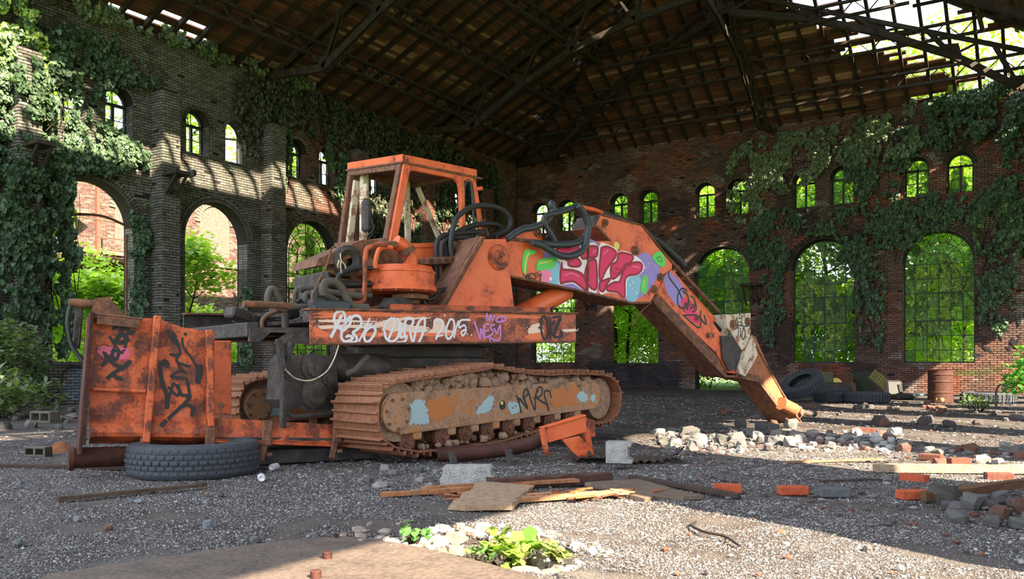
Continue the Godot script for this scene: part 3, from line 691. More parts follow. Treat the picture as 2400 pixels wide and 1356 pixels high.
# ---------------------------------------------------------------- brick walls
# a hole: [centre u, half width, sill, springing]
func arch_poly(h: Array, grow := 0.0) -> PackedVector2Array:
	var r := PackedVector2Array()
	r.append(Vector2(h[0] - h[1] - grow, h[2])); r.append(Vector2(h[0] + h[1] + grow, h[2]))
	for i in 25:
		var a := PI * i / 24
		r.append(Vector2(h[0] + cos(a) * (h[1] + grow), h[3] + sin(a) * (h[1] + grow)))
	return r
func wall_core(parent: Node, u0: float, u1: float, top: float, holes: Array, thick: float) -> void:
	var cuts := [u0, u1]
	for h in holes:
		if h[0] > u0 and h[0] < u1: cuts.append(h[0])
	cuts.sort()
	var g := Geo.new()
	for i in cuts.size() - 1:
		if cuts[i + 1] - cuts[i] < 0.01: continue
		var polys := [PackedVector2Array([Vector2(cuts[i], -0.2), Vector2(cuts[i + 1], -0.2), Vector2(cuts[i + 1], top), Vector2(cuts[i], top)])]
		for h in holes:
			if h[0] + h[1] < cuts[i] or h[0] - h[1] > cuts[i + 1]: continue
			var nextp := []
			var ap: PackedVector2Array = arch_poly(h) if h.size() == 4 else PackedVector2Array([Vector2(h[0] - h[1], h[2]), Vector2(h[0] + h[1], h[2]), Vector2(h[0] + h[1], h[3]), Vector2(h[0] - h[1], h[3])])
			for p in polys: nextp.append_array(Geometry2D.clip_polygons(p, ap))
			polys = nextp
		for p in polys: g.prism(p, -thick, -0.012)
	put("wall_core", g, M.mortar, parent)
func hole_half(h: Array, y: float) -> float:
	if y < h[2]: return 0.0
	if y < h[3]: return h[1]
	if h.size() > 4: return 0.0
	var R: float = h[1] + (0.235 if h[1] > 0.8 else 0.11)
	var d: float = y - h[3]
	return sqrt(R * R - d * d) if d < R else 0.0
# courses of real bricks between u0 and u1 on the plane z = 0 of the wall; pale = function(u, y) -> colour
func courses(tfs: Array, cols: Array, u0: float, u1: float, y0: float, y1: float, holes: Array, hue: Callable, tf := Transform3D.IDENTITY, gone := 0.006) -> void:
	var ch := 0.077
	var k := 0
	var y := y0 + ch * 0.5
	while y < y1:
		var spans := [[u0, u1]]
		for h in holes:
			var w := hole_half(h, y)
			if w <= 0.0: continue
			var nx := []
			for s in spans:
				if h[0] + w <= s[0] or h[0] - w >= s[1]: nx.append(s)
				else:
					if h[0] - w > s[0]: nx.append([s[0], h[0] - w])
					if h[0] + w < s[1]: nx.append([h[0] + w, s[1]])
			spans = nx
		for s in spans:
			var u: float = s[0]
			var first := true
			while u < s[1] - 0.02:
				var l := 0.225
				if first:
					l = 0.225 * (0.5 if k % 2 else 1.0) + (0.0 if s[0] > u0 + 0.01 else 0.0)
					first = false
				l = min(l, s[1] - u)
				if s[1] - u - l < 0.05: l = s[1] - u
				if rng.randf() > gone:
					var pr := rng.randf_range(-0.007, 0.010)
					tfs.append(tf * Transform3D(Basis(Vector3(l - 0.017, 0, 0), Vector3(rng.randf_range(-0.004, 0.004), ch - 0.016, 0), Vector3(0, 0, 0.05)), Vector3(u + l * 0.5, y + rng.randf_range(-0.002, 0.002), -0.021 + pr)))
					cols.append(hue.call(u, y))
				u += l
		y += ch; k += 1
func unit_brick() -> ArrayMesh:
	var g := Geo.new()
	g.at(Vector3.ZERO, Vector3.ONE, 0.07)
	return g.mesh(M.brick)
func arch_ring(parent: Node, h: Array, hue: Callable, tfs: Array, cols: Array, single: bool, depth := 0.42) -> void:
	var lo := -1 if h[1] > 0.8 else 0
	for ring in (2 if h[1] > 0.8 else 1):
		var r0: float = h[1] + ring * 0.117
		var r1 := r0 + 0.11
		var kk := int(PI * (r0 + 0.05) / 0.086)
		var proto := {}
		for i in kk:
			var a := PI * (i + 0.5) / kk
			var mid := Vector2(cos(a), sin(a))
			var tf := Transform3D(Basis(Vector3(mid.x, mid.y, 0), Vector3(-mid.y, mid.x, 0), Vector3(0, 0, 1)), Vector3(h[0] + mid.x * (r0 + r1) * 0.5, h[3] + mid.y * (r0 + r1) * 0.5, -depth * 0.5 + 0.012 + rng.randf_range(-0.006, 0.008)))
			var sc := Vector3(r1 - r0 - 0.008, PI * (r0 + 0.05) / kk - 0.014, depth)
			if single and ring == 0:
				var b := put_mesh("brick", unit_brick_of(hue.call(h[0], h[3] + h[1])), parent, tf.scaled_local(sc))
				b.name = "brick"
			else:
				tfs.append(tf.scaled_local(sc)); cols.append(hue.call(h[0], h[3] + h[1]))
	# jamb courses in the reveal
	for sd in [-1, 1]:
		var y: float = h[2] + 0.04
		while y < h[3]:
			for d in 2:
				tfs.append(Transform3D(Basis(Vector3(0.05, 0, 0), Vector3(0, 0.064, 0), Vector3(0, 0, 0.2)), Vector3(h[0] + sd * (h[1] + 0.018 + rng.randf_range(-0.004, 0.004)), y, -0.12 - 0.215 * d)))
				cols.append(hue.call(h[0], y))
			y += 0.077
var brick_shades := []
func unit_brick_of(c: Color) -> ArrayMesh:
	# a few shared tones
	if brick_shades.is_empty():
		for k in 14:
			var g := Geo.new()
			g.col = [lin(0.40, 0.38, 0.34), lin(0.34, 0.32, 0.29), lin(0.45, 0.43, 0.38), lin(0.37, 0.31, 0.27), lin(0.42, 0.36, 0.31), lin(0.30, 0.29, 0.27), lin(0.48, 0.45, 0.41), lin(0.36, 0.25, 0.21), lin(0.40, 0.26, 0.20), lin(0.30, 0.22, 0.19), lin(0.44, 0.32, 0.26), lin(0.33, 0.26, 0.23), lin(0.38, 0.30, 0.26), lin(0.27, 0.21, 0.18)][k]
			g.at(Vector3.ZERO, Vector3.ONE, 0.07)
			brick_shades.append(g.mesh(M.brick))
	var best := 0; var bd := 9.0
	for i in brick_shades.size():
		var q: Color = [lin(0.40, 0.38, 0.34), lin(0.34, 0.32, 0.29), lin(0.45, 0.43, 0.38), lin(0.37, 0.31, 0.27), lin(0.42, 0.36, 0.31), lin(0.30, 0.29, 0.27), lin(0.48, 0.45, 0.41), lin(0.36, 0.25, 0.21), lin(0.40, 0.26, 0.20), lin(0.30, 0.22, 0.19), lin(0.44, 0.32, 0.26), lin(0.33, 0.26, 0.23), lin(0.38, 0.30, 0.26), lin(0.27, 0.21, 0.18)][i]
		var d := Vector3(q.r - c.r, q.g - c.g, q.b - c.b).length()
		if d < bd: bd = d; best = i
	return brick_shades[best]

var left_tf := Transform3D(Basis(Vector3(0, 0, -1), Vector3.UP, Vector3(1, 0, 0)), Vector3.ZERO)
var right_tf := Transform3D(Basis(Vector3(0, 0, 1), Vector3.UP, Vector3(-1, 0, 0)), Vector3(W, 0, 0))
const LEFT_Z := [5.03, 8.9, 12.78, 16.66, 20.53]
const BACK_X := [1.94, 5.93, 9.8, 13.74, 17.66, 21.6]
var bn := FastNoiseLite.new()
func left_hue(u: float, y: float) -> Color:
	var z := -u
	var k := bn.get_noise_2d(z * 14.0, y * 14.0) * 0.5 + 0.5
	var c := lin(0.54, 0.53, 0.48).lerp(lin(0.42, 0.41, 0.375), k)
	var red := smoothstep(15.5, 13.0, z + 3.0 * (k - 0.5)) * (0.35 + 0.65 * smoothstep(0.35, 0.6, k))
	c = c.lerp(lin(0.52, 0.35, 0.29), red)
	if bn.get_noise_2d(z * 40.0 + 300.0, y * 40.0) > 0.32: c = c.lerp(lin(0.55, 0.53, 0.50), 0.6)
	if bn.get_noise_2d(z * 30.0 - 300.0, y * 30.0) > 0.38: c = c.lerp(lin(0.23, 0.24, 0.17), 0.6)
	# the whitewashed shape sprayed low on the wall under the first arch
	var p := Vector2(z, y)
	if (p.distance_to(Vector2(21.08, 0.66)) < 0.3 or p.distance_to(Vector2(19.95, 0.66)) < 0.36 or (y > 0.1 and y < 0.56 and z > 19.5 and z < 21.55 - 0.4 * (0.56 - y))): c = lin(0.53, 0.57, 0.60)
	return jit(c, 0.3)
func back_hue(u: float, y: float) -> Color:
	var k := bn.get_noise_2d(u * 11.0 + 900.0, y * 11.0) * 0.5 + 0.5
	var c := lin(0.46, 0.37, 0.33).lerp(lin(0.60, 0.42, 0.35), smoothstep(0.3, 0.75, k))
	if bn.get_noise_2d(u * 26.0, y * 26.0 - 500.0) > 0.3: c = c.lerp(lin(0.66, 0.37, 0.25), 0.7)
	if bn.get_noise_2d(u * 24.0 + 70.0, y * 44.0 - 500.0) > 0.36: c = c.lerp(lin(0.66, 0.62, 0.59), 0.55)
	if bn.get_noise_2d(u * 18.0 - 170.0, y * 18.0) > 0.3: c = c.lerp(lin(0.2, 0.18, 0.17), 0.6)
	# old blue-black paint low on the piers, yellow-green band right of the last window
	if y < 1.15 and u > 3.6 and u < 8.0 and k > 0.28: c = c.lerp(lin(0.18, 0.23, 0.28), 0.75)
	if y > 0.9 and y < 2.3 and u > 11.2 and u < 12.5 and k > 0.45: c = c.lerp(lin(0.26, 0.31, 0.38), 0.7)
	if u > 17.8 and u < 19.6 and absf(y - 0.72 - 0.25 * maxf(0.0, u - 18.8)) < 0.11: c = c.lerp(lin(0.40, 0.41, 0.22), 0.7)
	return jit(c, 0.3)
func build_walls() -> void:
	bn.seed = 9; bn.frequency = 0.02; bn.fractal_octaves = 3
	var brick := unit_brick()
	# left wall
	var wl := structure(node("wall_left", self, left_tf)) as Node3D
	var holes := []
	for z in LEFT_Z + [24.4, 28.3, 32.1, 36.0, 39.9]:
		holes.append([-z, 1.13, 1.08, 4.75])
		for d in [-0.69, 0.69]: holes.append([-z + d, 0.4, 7.2, 8.12])
	wall_core(wl, -LEN, 0.0, EAVE, holes, 0.5)
	var tfs := []; var cols := []
	courses(tfs, cols, -24.0, -0.02, 0.0, EAVE, holes, left_hue, Transform3D.IDENTITY, 0.01)
	for i in 5:
		arch_ring(wl, holes[i * 3], left_hue, tfs, cols, i > 1)
		for d in 2: arch_ring(wl, holes[i * 3 + 1 + d], left_hue, tfs, cols, false)
	for z in [2.9, 6.97, 10.84, 14.72, 18.6, 22.47]:
		var core := Geo.new()
		core.at(Vector3(-z, 4.3, 0.23), Vector3(0.54, 8.64, 0.5))
		core.at(Vector3(-z, 8.65, 0.2), Vector3(0.5, 0.1, 0.42))
		put("pilaster", core, M.mortar, wl)
		courses(tfs, cols, -z - 0.29, -z + 0.29, 0.0, 8.62, [], left_hue, Transform3D(Basis(), Vector3(0, 0, 0.5)), 0.015)
		courses(tfs, cols, 0.0, 0.5, 0.0, 8.62, [], func(_u, y): return left_hue(-z, y), Transform3D(Basis(Vector3(0, 0, 1), Vector3.UP, Vector3(-1, 0, 0)), Vector3(-z - 0.29, 0, 0)), 0.015)
		courses(tfs, cols, -0.5, 0.0, 0.0, 8.62, [], func(_u, y): return left_hue(-z, y), Transform3D(Basis(Vector3(0, 0, -1), Vector3.UP, Vector3(1, 0, 0)), Vector3(-z + 0.29, 0, 0)), 0.015)
	many("bricks", brick, tfs, cols, wl)
	# sprayed outline on the low wall
	var og := Geo.new()
	var ol := smooth([Vector2(-21.75, 0.02), Vector2(-21.45, 0.45), Vector2(-21.4, 0.8), Vector2(-21.1, 0.98), Vector2(-20.82, 0.85), Vector2(-20.72, 0.58), Vector2(-20.4, 0.55), Vector2(-20.2, 0.85), Vector2(-19.9, 1.02), Vector2(-19.6, 0.8)], 5)
	for j in ol.size() - 1: og.bar(Vector3(ol[j].x, ol[j].y, 0.02), Vector3(ol[j + 1].x, ol[j + 1].y, 0.02), 0.006, 0.05, Vector3(0, 1, 0.1))
	put("sprayed_outline", og, M.tag_black, wl)
	# back wall (right in the picture)
	var wb := structure(node("wall_back", self)) as Node3D
	holes = []
	for x in BACK_X:
		holes.append([x, 1.15, 1.08, 4.6])
		for d in [-0.69, 0.69]: holes.append([x + d, 0.42, 7.02, 8.0])
	holes.append([9.66, 0.95, -0.3, 1.1, "door"])
	wall_core(wb, -0.5, W + 0.5, EAVE, holes, 0.5)
	tfs = []; cols = []
	courses(tfs, cols, 0.02, W - 1.2, 0.0, EAVE, holes, back_hue, Transform3D.IDENTITY, 0.008)
	for i in 5:
		arch_ring(wb, holes[i * 3], back_hue, tfs, cols, i < 5)
		for d in 2: arch_ring(wb, holes[i * 3 + 1 + d], back_hue, tfs, cols, false)
	many("bricks", brick, tfs, cols, wb)
	# the wall on the camera's right: its arches let the sun in
	var wr := structure(node("wall_right", self, right_tf)) as Node3D
	holes = []
	for z in [2.4, 6.3, 10.2, 14.1, 18.0, 21.6, 25.3, 37.5, 41.4]: holes.append([z, 1.15, 1.08, 4.6])
	# an unseen gap added beside the camera to put sun on the front floor
	holes.append([31.6, 2.15, -0.3, 4.25, "sun_gap"])
	wall_core(wr, 0.0, LEN, EAVE, holes, 0.5)
	# windows
	var n := 1
	for z in [12.78, 8.9, 5.03]:
		big_window(n, wl, [-z, 1.13, 1.08, 4.75], 40 + n, 0.3); n += 1
	for i in [0, 2, 3, 4]:
		big_window(n, wb, [BACK_X[i], 1.15, 1.08, 4.6], 60 + n, 0.34 if i != 2 else 0.2); n += 1
	for z in LEFT_Z:
		for d in [-0.69, 0.69]:
			if z == 16.66 and d == 0.69:
				broken_window(n, wl, [-z + d, 0.4, 7.2, 8.12]); n += 1
				continue
			small_window(n, wl, [-z + d, 0.4, 7.2, 8.12], 0.55); n += 1
	for x in BACK_X.slice(0, 5):
		for d in [-0.69, 0.69]:
			small_window(n, wb, [x + d, 0.42, 7.02, 8.0]); n += 1
func glass(r: float, miss: float) -> Material:
	if r < miss: return null
	return M.mossy if r > 0.82 else (M.dusty if r > 0.55 else M.clear)
func pane_quad(a: Vector2, b: Vector2, m: Material, w: Node) -> void:
	if m == null: return
	var g := Geo.new()
	g.at(Vector3((a.x + b.x) * 0.5, (a.y + b.y) * 0.5, -0.36), Vector3(b.x - a.x, b.y - a.y, 0.004))
	put("pane", g, m, w)
func pane_ring(c: Vector2, r0: float, r1: float, a0: float, a1: float, m: Material, w: Node) -> void:
	if m == null: return
	var p := PackedVector2Array()
	for i in 5: p.append(c + Vector2.from_angle(lerpf(a0, a1, i / 4.0)) * r1)
	for i in 5: p.append(c + Vector2.from_angle(lerpf(a1, a0, i / 4.0)) * r0)
	var g := Geo.new()
	g.prism(p, -0.362, -0.358)
	put("pane", g, m, w)
func arc_bar(g: Geo, c: Vector2, r: float, w: float, z := -0.36, k := 20) -> void:
	for i in k:
		var a := PI * i / k; var b := PI * (i + 1) / k
		g.bar(Vector3(c.x + cos(a) * r, c.y + sin(a) * r, z), Vector3(c.x + cos(b) * r, c.y + sin(b) * r, z), w, w, Vector3.BACK)
func big_window(n: int, wall: Node3D, h: Array, sd: int, miss: float) -> void:
	var r := RandomNumberGenerator.new(); r.seed = sd
	var w := structure(node("window_%d" % n, self, wall.transform)) as Node3D
	var c := Vector2(h[0], h[3])
	var fr := Geo.new()
	arc_bar(fr, c, h[1] - 0.025, 0.05)
	for s in [-1, 1]: fr.bar(Vector3(h[0] + s * (h[1] - 0.025), h[2], -0.36), Vector3(h[0] + s * (h[1] - 0.025), h[3], -0.36), 0.05, 0.05)
	fr.bar(Vector3(h[0] - h[1], h[2] + 0.02, -0.36), Vector3(h[0] + h[1], h[2] + 0.02, -0.36), 0.06, 0.05)
	put("window_frame", fr, M.window, w)
	var ys := [h[2], h[2] + 0.45, h[2] + 0.97, h[2] + 1.5, h[2] + 2.0, h[2] + 2.5, h[2] + 3.0, h[3]]
	var bw := 0.022
	for k in range(1, 6):
		var x: float = h[0] + lerpf(-h[1], h[1], k / 6.0)
		var b := Geo.new(); b.bar(Vector3(x, h[2], -0.36), Vector3(x, h[3], -0.36), bw, bw); put("glazing_bar", b, M.window, w)
	for k in range(1, ys.size()):
		var b := Geo.new(); b.bar(Vector3(h[0] - h[1], ys[k], -0.36), Vector3(h[0] + h[1], ys[k], -0.36), bw, bw); put("glazing_bar", b, M.window, w)
	# heavier opening casement in the middle
	var cs := Geo.new()
	for x in [-0.76, 0.0, 0.76]: cs.bar(Vector3(h[0] + x, ys[3], -0.345), Vector3(h[0] + x, ys[5], -0.345), 0.045, 0.04)
	for y in [ys[3], ys[5]]: cs.bar(Vector3(h[0] - 0.76, y, -0.345), Vector3(h[0] + 0.76, y, -0.345), 0.045, 0.04)
	put("casement", cs, M.window, w)
	var ar := Geo.new()
	arc_bar(ar, c, h[1] * 0.67, bw); arc_bar(ar, c, h[1] * 0.34, bw)
	put("arched_bar", ar, M.window, w)
	for k in range(1, 8):
		var a := PI * k / 8.0
		var b := Geo.new()
		var r0: float = h[1] * (0.34 if k % 2 == 0 else 0.67)
		b.bar(Vector3(c.x + cos(a) * r0, c.y + sin(a) * r0, -0.36), Vector3(c.x + cos(a) * h[1], c.y + sin(a) * h[1], -0.36), bw, bw, Vector3.BACK)
		put("glazing_bar", b, M.window, w)
	for i in 6:
		for k in ys.size() - 1:
			var low: float = 0.25 if k < 3 else 0.0
			pane_quad(Vector2(h[0] + lerpf(-h[1], h[1], i / 6.0), ys[k]), Vector2(h[0] + lerpf(-h[1], h[1], (i + 1) / 6.0), ys[k + 1]), glass(r.randf(), miss + low), w)
	for k in 8: pane_ring(c, h[1] * 0.67, h[1] - 0.03, PI * k / 8.0, PI * (k + 1) / 8.0, glass(0.3 + 0.7 * r.randf(), 0.35), w)
	for k in 4: pane_ring(c, h[1] * 0.34, h[1] * 0.67, PI * k / 4.0, PI * (k + 1) / 4.0, glass(0.25 + 0.75 * r.randf(), 0.35), w)
	for k in 2: pane_ring(c, 0.01, h[1] * 0.34, PI * k / 2.0, PI * (k + 1) / 2.0, glass(0.3 + 0.7 * r.randf(), 0.4), w)
func small_window(n: int, wall: Node3D, h: Array, dirt := 0.0) -> void:
	var w := structure(node("window_%d" % n, self, wall.transform)) as Node3D
	var c := Vector2(h[0], h[3])
	var fr := Geo.new()
	arc_bar(fr, c, h[1] - 0.03, 0.06, -0.36, 12)
	for s in [-1, 1]: fr.bar(Vector3(h[0] + s * (h[1] - 0.03), h[2], -0.36), Vector3(h[0] + s * (h[1] - 0.03), h[3], -0.36), 0.07, 0.06)
	fr.bar(Vector3(h[0] - h[1], h[2] + 0.03, -0.36), Vector3(h[0] + h[1], h[2] + 0.03, -0.36), 0.07, 0.06)
	put("window_frame", fr, M.window, w)
	var tr := Geo.new(); tr.bar(Vector3(h[0] - h[1], h[3] - 0.03, -0.35), Vector3(h[0] + h[1], h[3] - 0.03, -0.35), 0.08, 0.07); put("transom", tr, M.window, w)
	var ml := Geo.new(); ml.bar(Vector3(h[0], h[2], -0.35), Vector3(h[0], h[3], -0.35), 0.08, 0.07); put("mullion", ml, M.window, w)
	for q in [[h[0] - h[1] * 0.0, h[3], h[0], h[3] + h[1]]]:
		var b := Geo.new(); b.bar(Vector3(q[0], q[1], -0.36), Vector3(q[2], q[3], -0.36), 0.02, 0.02); put("glazing_bar", b, M.window, w)
	var ym: float = (h[2] + h[3]) * 0.5 + 0.02
	var g2 := Geo.new(); g2.bar(Vector3(h[0] - h[1], ym, -0.36), Vector3(h[0] + h[1], ym, -0.36), 0.02, 0.02); put("glazing_bar", g2, M.window, w)
	for i in 2:
		for k in 2:
			pane_quad(Vector2(h[0] - h[1] + i * h[1], h[2] + k * (ym - h[2])), Vector2(h[0] + i * h[1], h[2] + (k + 1) * (ym - h[2])), glass(maxf(rng.randf(), dirt), 0.18), w)
		pane_ring(c, 0.01, h[1] - 0.03, PI * i / 2.0, PI * (i + 1) / 2.0, glass(maxf(rng.randf() * 0.9 + 0.1, dirt), 0.2), w)
func broken_window(n: int, wall: Node3D, h: Array) -> void:
	var w := structure(node("window_%d" % n, self, wall.transform)) as Node3D
	var g := Geo.new()
	g.bar(Vector3(h[0] - 0.36, 7.2, -0.3), Vector3(h[0] - 0.33, 8.3, -0.3), 0.07, 0.06)
	g.bar(Vector3(h[0] + 0.34, 7.2, -0.25), Vector3(h[0] + 0.28, 7.75, -0.2), 0.1, 0.1)
	g.bar(Vector3(h[0] - 0.4, 7.95, -0.3), Vector3(h[0] + 0.3, 8.05, -0.3), 0.06, 0.06)
	put("window_frame", g, M.wood, w)

# ---------------------------------------------------------------- roof
func left_y(x: float) -> float: return EAVE + S1 * x
func roof_y(x: float, z: float) -> float:
	return EAVE + minf(minf(S1 * x, S1 * (W - x)), S2 * z)
# where boards and tiles survive; out of view the gaps are shaped for the light
func covered(x: float, z: float) -> bool:
	var e := bn.get_noise_2d(x * 35.0, z * 35.0) * 1.2
	var end := S2 * z < minf(S1 * x, S1 * (W - x))
	if end:
		var lim := 18.3 - 1.0 * maxf(0.0, z - 0.6) + e * 0.8
		return x < lim
	if x < W / 2:
		if z > 24.4: return x < 1.2  # opened out of view to let sun onto the left ivy
		if z > 17.7 and z < 20.0 and x < 0.8: return bn.get_noise_2d(x * 190.0, z * 30.0) > 0.0
		return true
	# far slope: closed to shade the hall, opened behind the camera for sky light
	return z < 33.0
func build_roof() -> void:
	var c := structure(node("ceiling", self)) as Node3D
	var bt := []; var bc := []
	var plank := Geo.new(); plank.at(Vector3.ZERO, Vector3.ONE)
	var cover := Geo.new()
	# boards on the left slope run along Z, on the end slope along X
	var sl := Vector3(1, S1, 0).normalized(); var sr := Vector3(-1, S1, 0).normalized(); var se := Vector3(0, S2, 1).normalized()
	for side in 3:
		var dirv: Vector3 = [sl, sr, se][side]
		var run: Vector3 = [Vector3.BACK, Vector3.BACK, Vector3.RIGHT][side]
		var nrm := dirv.cross(run).normalized()
		if nrm.y < 0: nrm = -nrm
		var steps: int = [90, 90, 66][side]
		var seg: float = [1.6, 1.6, 1.5][side]
		var total: float = [LEN, LEN, W][side]
		for i in steps:
			var t: float = (i - 2.5) * 0.142
			var horiz: float = t * (dirv.x if side < 2 else dirv.z)
			horiz = absf(horiz) * signf(t)
			var a := -rng.randf() * seg
			while a < total:
				var l: float = seg * [1.0, 1.0, 2.0][rng.randi() % 3]
				var m := a + l * 0.5
				var pos: Vector3
				if side == 0: pos = Vector3(horiz, EAVE + S1 * horiz, m)
				elif side == 1: pos = Vector3(W - horiz, EAVE + S1 * horiz, m)
				else: pos = Vector3(m, EAVE + S2 * horiz, horiz)
				a += l
				if m < 0 or m > total: continue
				var mine := roof_y(pos.x, pos.z) >= pos.y - 0.42 and (side != 0 or pos.x <= W / 2) and (side != 1 or pos.x > W / 2)
				if not mine: continue
				# ragged: shorten at the edge of what is covered
				var ok := covered(pos.x, pos.z)
				if not ok: continue
				if rng.randf() > 0.012: bt.append(Transform3D(Basis(run * (l - 0.01), nrm * 0.022, dirv * 0.128), pos + nrm * (0.075 + rng.randf() * 0.006)))
				if bc.size() < bt.size(): bc.append(jit([lin(0.46, 0.29, 0.225), lin(0.34, 0.23, 0.18), lin(0.54, 0.36, 0.28), lin(0.40, 0.26, 0.20), lin(0.68, 0.53, 0.43)][0 if rng.randf() < 0.4 else rng.randi() % 5], 0.25))
				var q := pos + nrm * 0.105
				var hx := run * l * 0.5; var hd := dirv * 0.071
				cover.quad(q - hx - hd, q + hx - hd, q + hx + hd, q - hx + hd)
	many("roof_boards", plank.mesh(M.board), bt, bc, c)
	stuff(put("roof_tiles", cover, M.tile, c))
	# rafters
	for k in range(1, 54):
		var z := k * 0.8
		for s in [0, 1]:
			var zmax := W / 2
			if S2 * z < S1 * W / 2: zmax = S2 * z / S1
			if zmax < 0.3: continue
			var x0: float = 0.0 if s == 0 else W; var x1: float = zmax if s == 0 else W - zmax
			if (s == 0 and z > 24.0) or (s == 1 and z < 7.5): continue
			var g := Geo.new()
			g.bar(Vector3(x0, EAVE, z), Vector3(x1, EAVE + S1 * zmax, z), 0.10, 0.15)
			put("rafter", g, M.wood_dark, c)
	for k in range(1, 31):
		var x := k * 0.76
		var zm := minf(S1 * x, S1 * (W - x)) / S2
		if x > 20.6: continue
		var g := Geo.new()
		g.bar(Vector3(x, EAVE, 0), Vector3(x, EAVE + S2 * zm, zm), 0.10, 0.15)
		put("rafter", g, M.wood_dark, c)
	for s in [0, 1]:
		var g := Geo.new()
		var zt := S1 * W / 2 / S2
		g.bar(Vector3(0 if s == 0 else W, EAVE, 0), Vector3(W / 2, EAVE + S1 * W / 2, zt), 0.12, 0.2)
		put("hip_rafter", g, M.wood_dark, c)
		g = Geo.new()
		g.bar(Vector3(-0.2 if s == 0 else W + 0.2, EAVE + 0.05, -0.13), Vector3(W / 2, EAVE + S1 * W / 2 + 0.14, zt), 1.1, 0.05)
		put("hip_cap", g, M.tile, c)
	# purlins: lattice girders
	var lab := 0
	for t in [2.0, 4.25, 6.5]:
		var z0: float = t * S1 / S2
		purlin(Vector3(t, left_y(t) - 0.19, 24.0), Vector3(t, left_y(t) - 0.19, z0), "dark lattice purlin under the left roof slope, %s up from the wall" % ["first", "second", "third"][lab])
		lab += 1
	lab = 0
	for t in [1.35, 2.71, 3.98]:
		var x0: float = t * S2 / S1
		purlin(Vector3(x0, EAVE + S2 * t - 0.19, t), Vector3(W - x0, EAVE + S2 * t - 0.19, t), "rusty lattice purlin across the hipped end roof, %s up from the wall" % ["first", "second", "third"][lab])
		lab += 1
	for t in [2.0, 4.25]:
		purlin(Vector3(W - t, left_y(t) - 0.19, 12.0), Vector3(W - t, left_y(t) - 0.19, t * S1 / S2), "lattice purlin of the right roof slope, %s" % ("nearest the eaves" if t < 3 else "higher up"))
	# trusses
	var ch := [[0.0, 10.25], [2.5, 10.05], [4.7, 11.25], [6.8, 12.1], [9.2, 12.65], [11.75, 13.0]]
	truss(ch, Vector3(0, 0, 14.72), Vector3(1, 0, 0), true, "iron roof truss across the hall, nearest one in view at upper left")
	truss(ch, Vector3(0, 0, 6.97), Vector3(1, 0, 0), true, "iron roof truss across the hall, behind the cab top, nearer the far corner")
	var dl := Vector3(1, 0, 0.43).normalized()
	truss([[0.0, 10.25], [2.6, 10.1], [5.4, 11.25], [7.5, 12.1], [9.8, 12.65], [12.4, 13.0]], Vector3(0.1, 0, 0.05), dl, false, "diagonal iron hip truss rising from the far left corner")
	truss([[0.0, 10.25], [3.5, 9.95], [5.5, 11.1], [7.8, 12.0], [10.0, 12.6], [12.6, 13.0]], Vector3(W - 0.1, 0, 0.05), Vector3(-dl.x, 0, dl.z), false, "diagonal iron hip truss against the open sky at upper right")
	truss([[0.0, 10.2], [1.4, 10.0], [3.9, 11.9], [6.0, 12.6], [8.0, 13.0]], Vector3(11.75, 0, 0), Vector3(0, 0, 1), false, "short iron half truss over the middle of the windowed back wall")
func purlin(a: Vector3, b: Vector3, label: String) -> void:
	var o := node("lattice_purlin", self, Transform3D(Basis(), a))
	tag(o, label, "roof beam")
	var d := b - a
	var l := d.length()
	var u := d / l
	var H := 0.46
	for y in [0.0, -H]:
		var g := Geo.new()
		g.bar(Vector3(0, y, 0), d + Vector3(0, y, 0), 0.12, 0.08)
		put("chord", g, M.truss, o)
	var k := int(l / 0.45)
	var bar := Geo.new(); bar.at(Vector3.ZERO, Vector3(sqrt(0.45 * 0.45 + H * H), 0.02, 0.07))
	var bm := bar.mesh(M.truss)
	for i in k:
		var p := u * (i + 0.5) * 0.45 + Vector3(0, -H * 0.5, 0)
		var s := 1.0 if i % 2 == 0 else -1.0
		var x := (u * 0.45 + Vector3(0, s * H, 0)).normalized()
		var z := u.cross(Vector3.UP).normalized()
		put_mesh("lattice_bar", bm, o, Transform3D(Basis(x, z.cross(x), z), p))
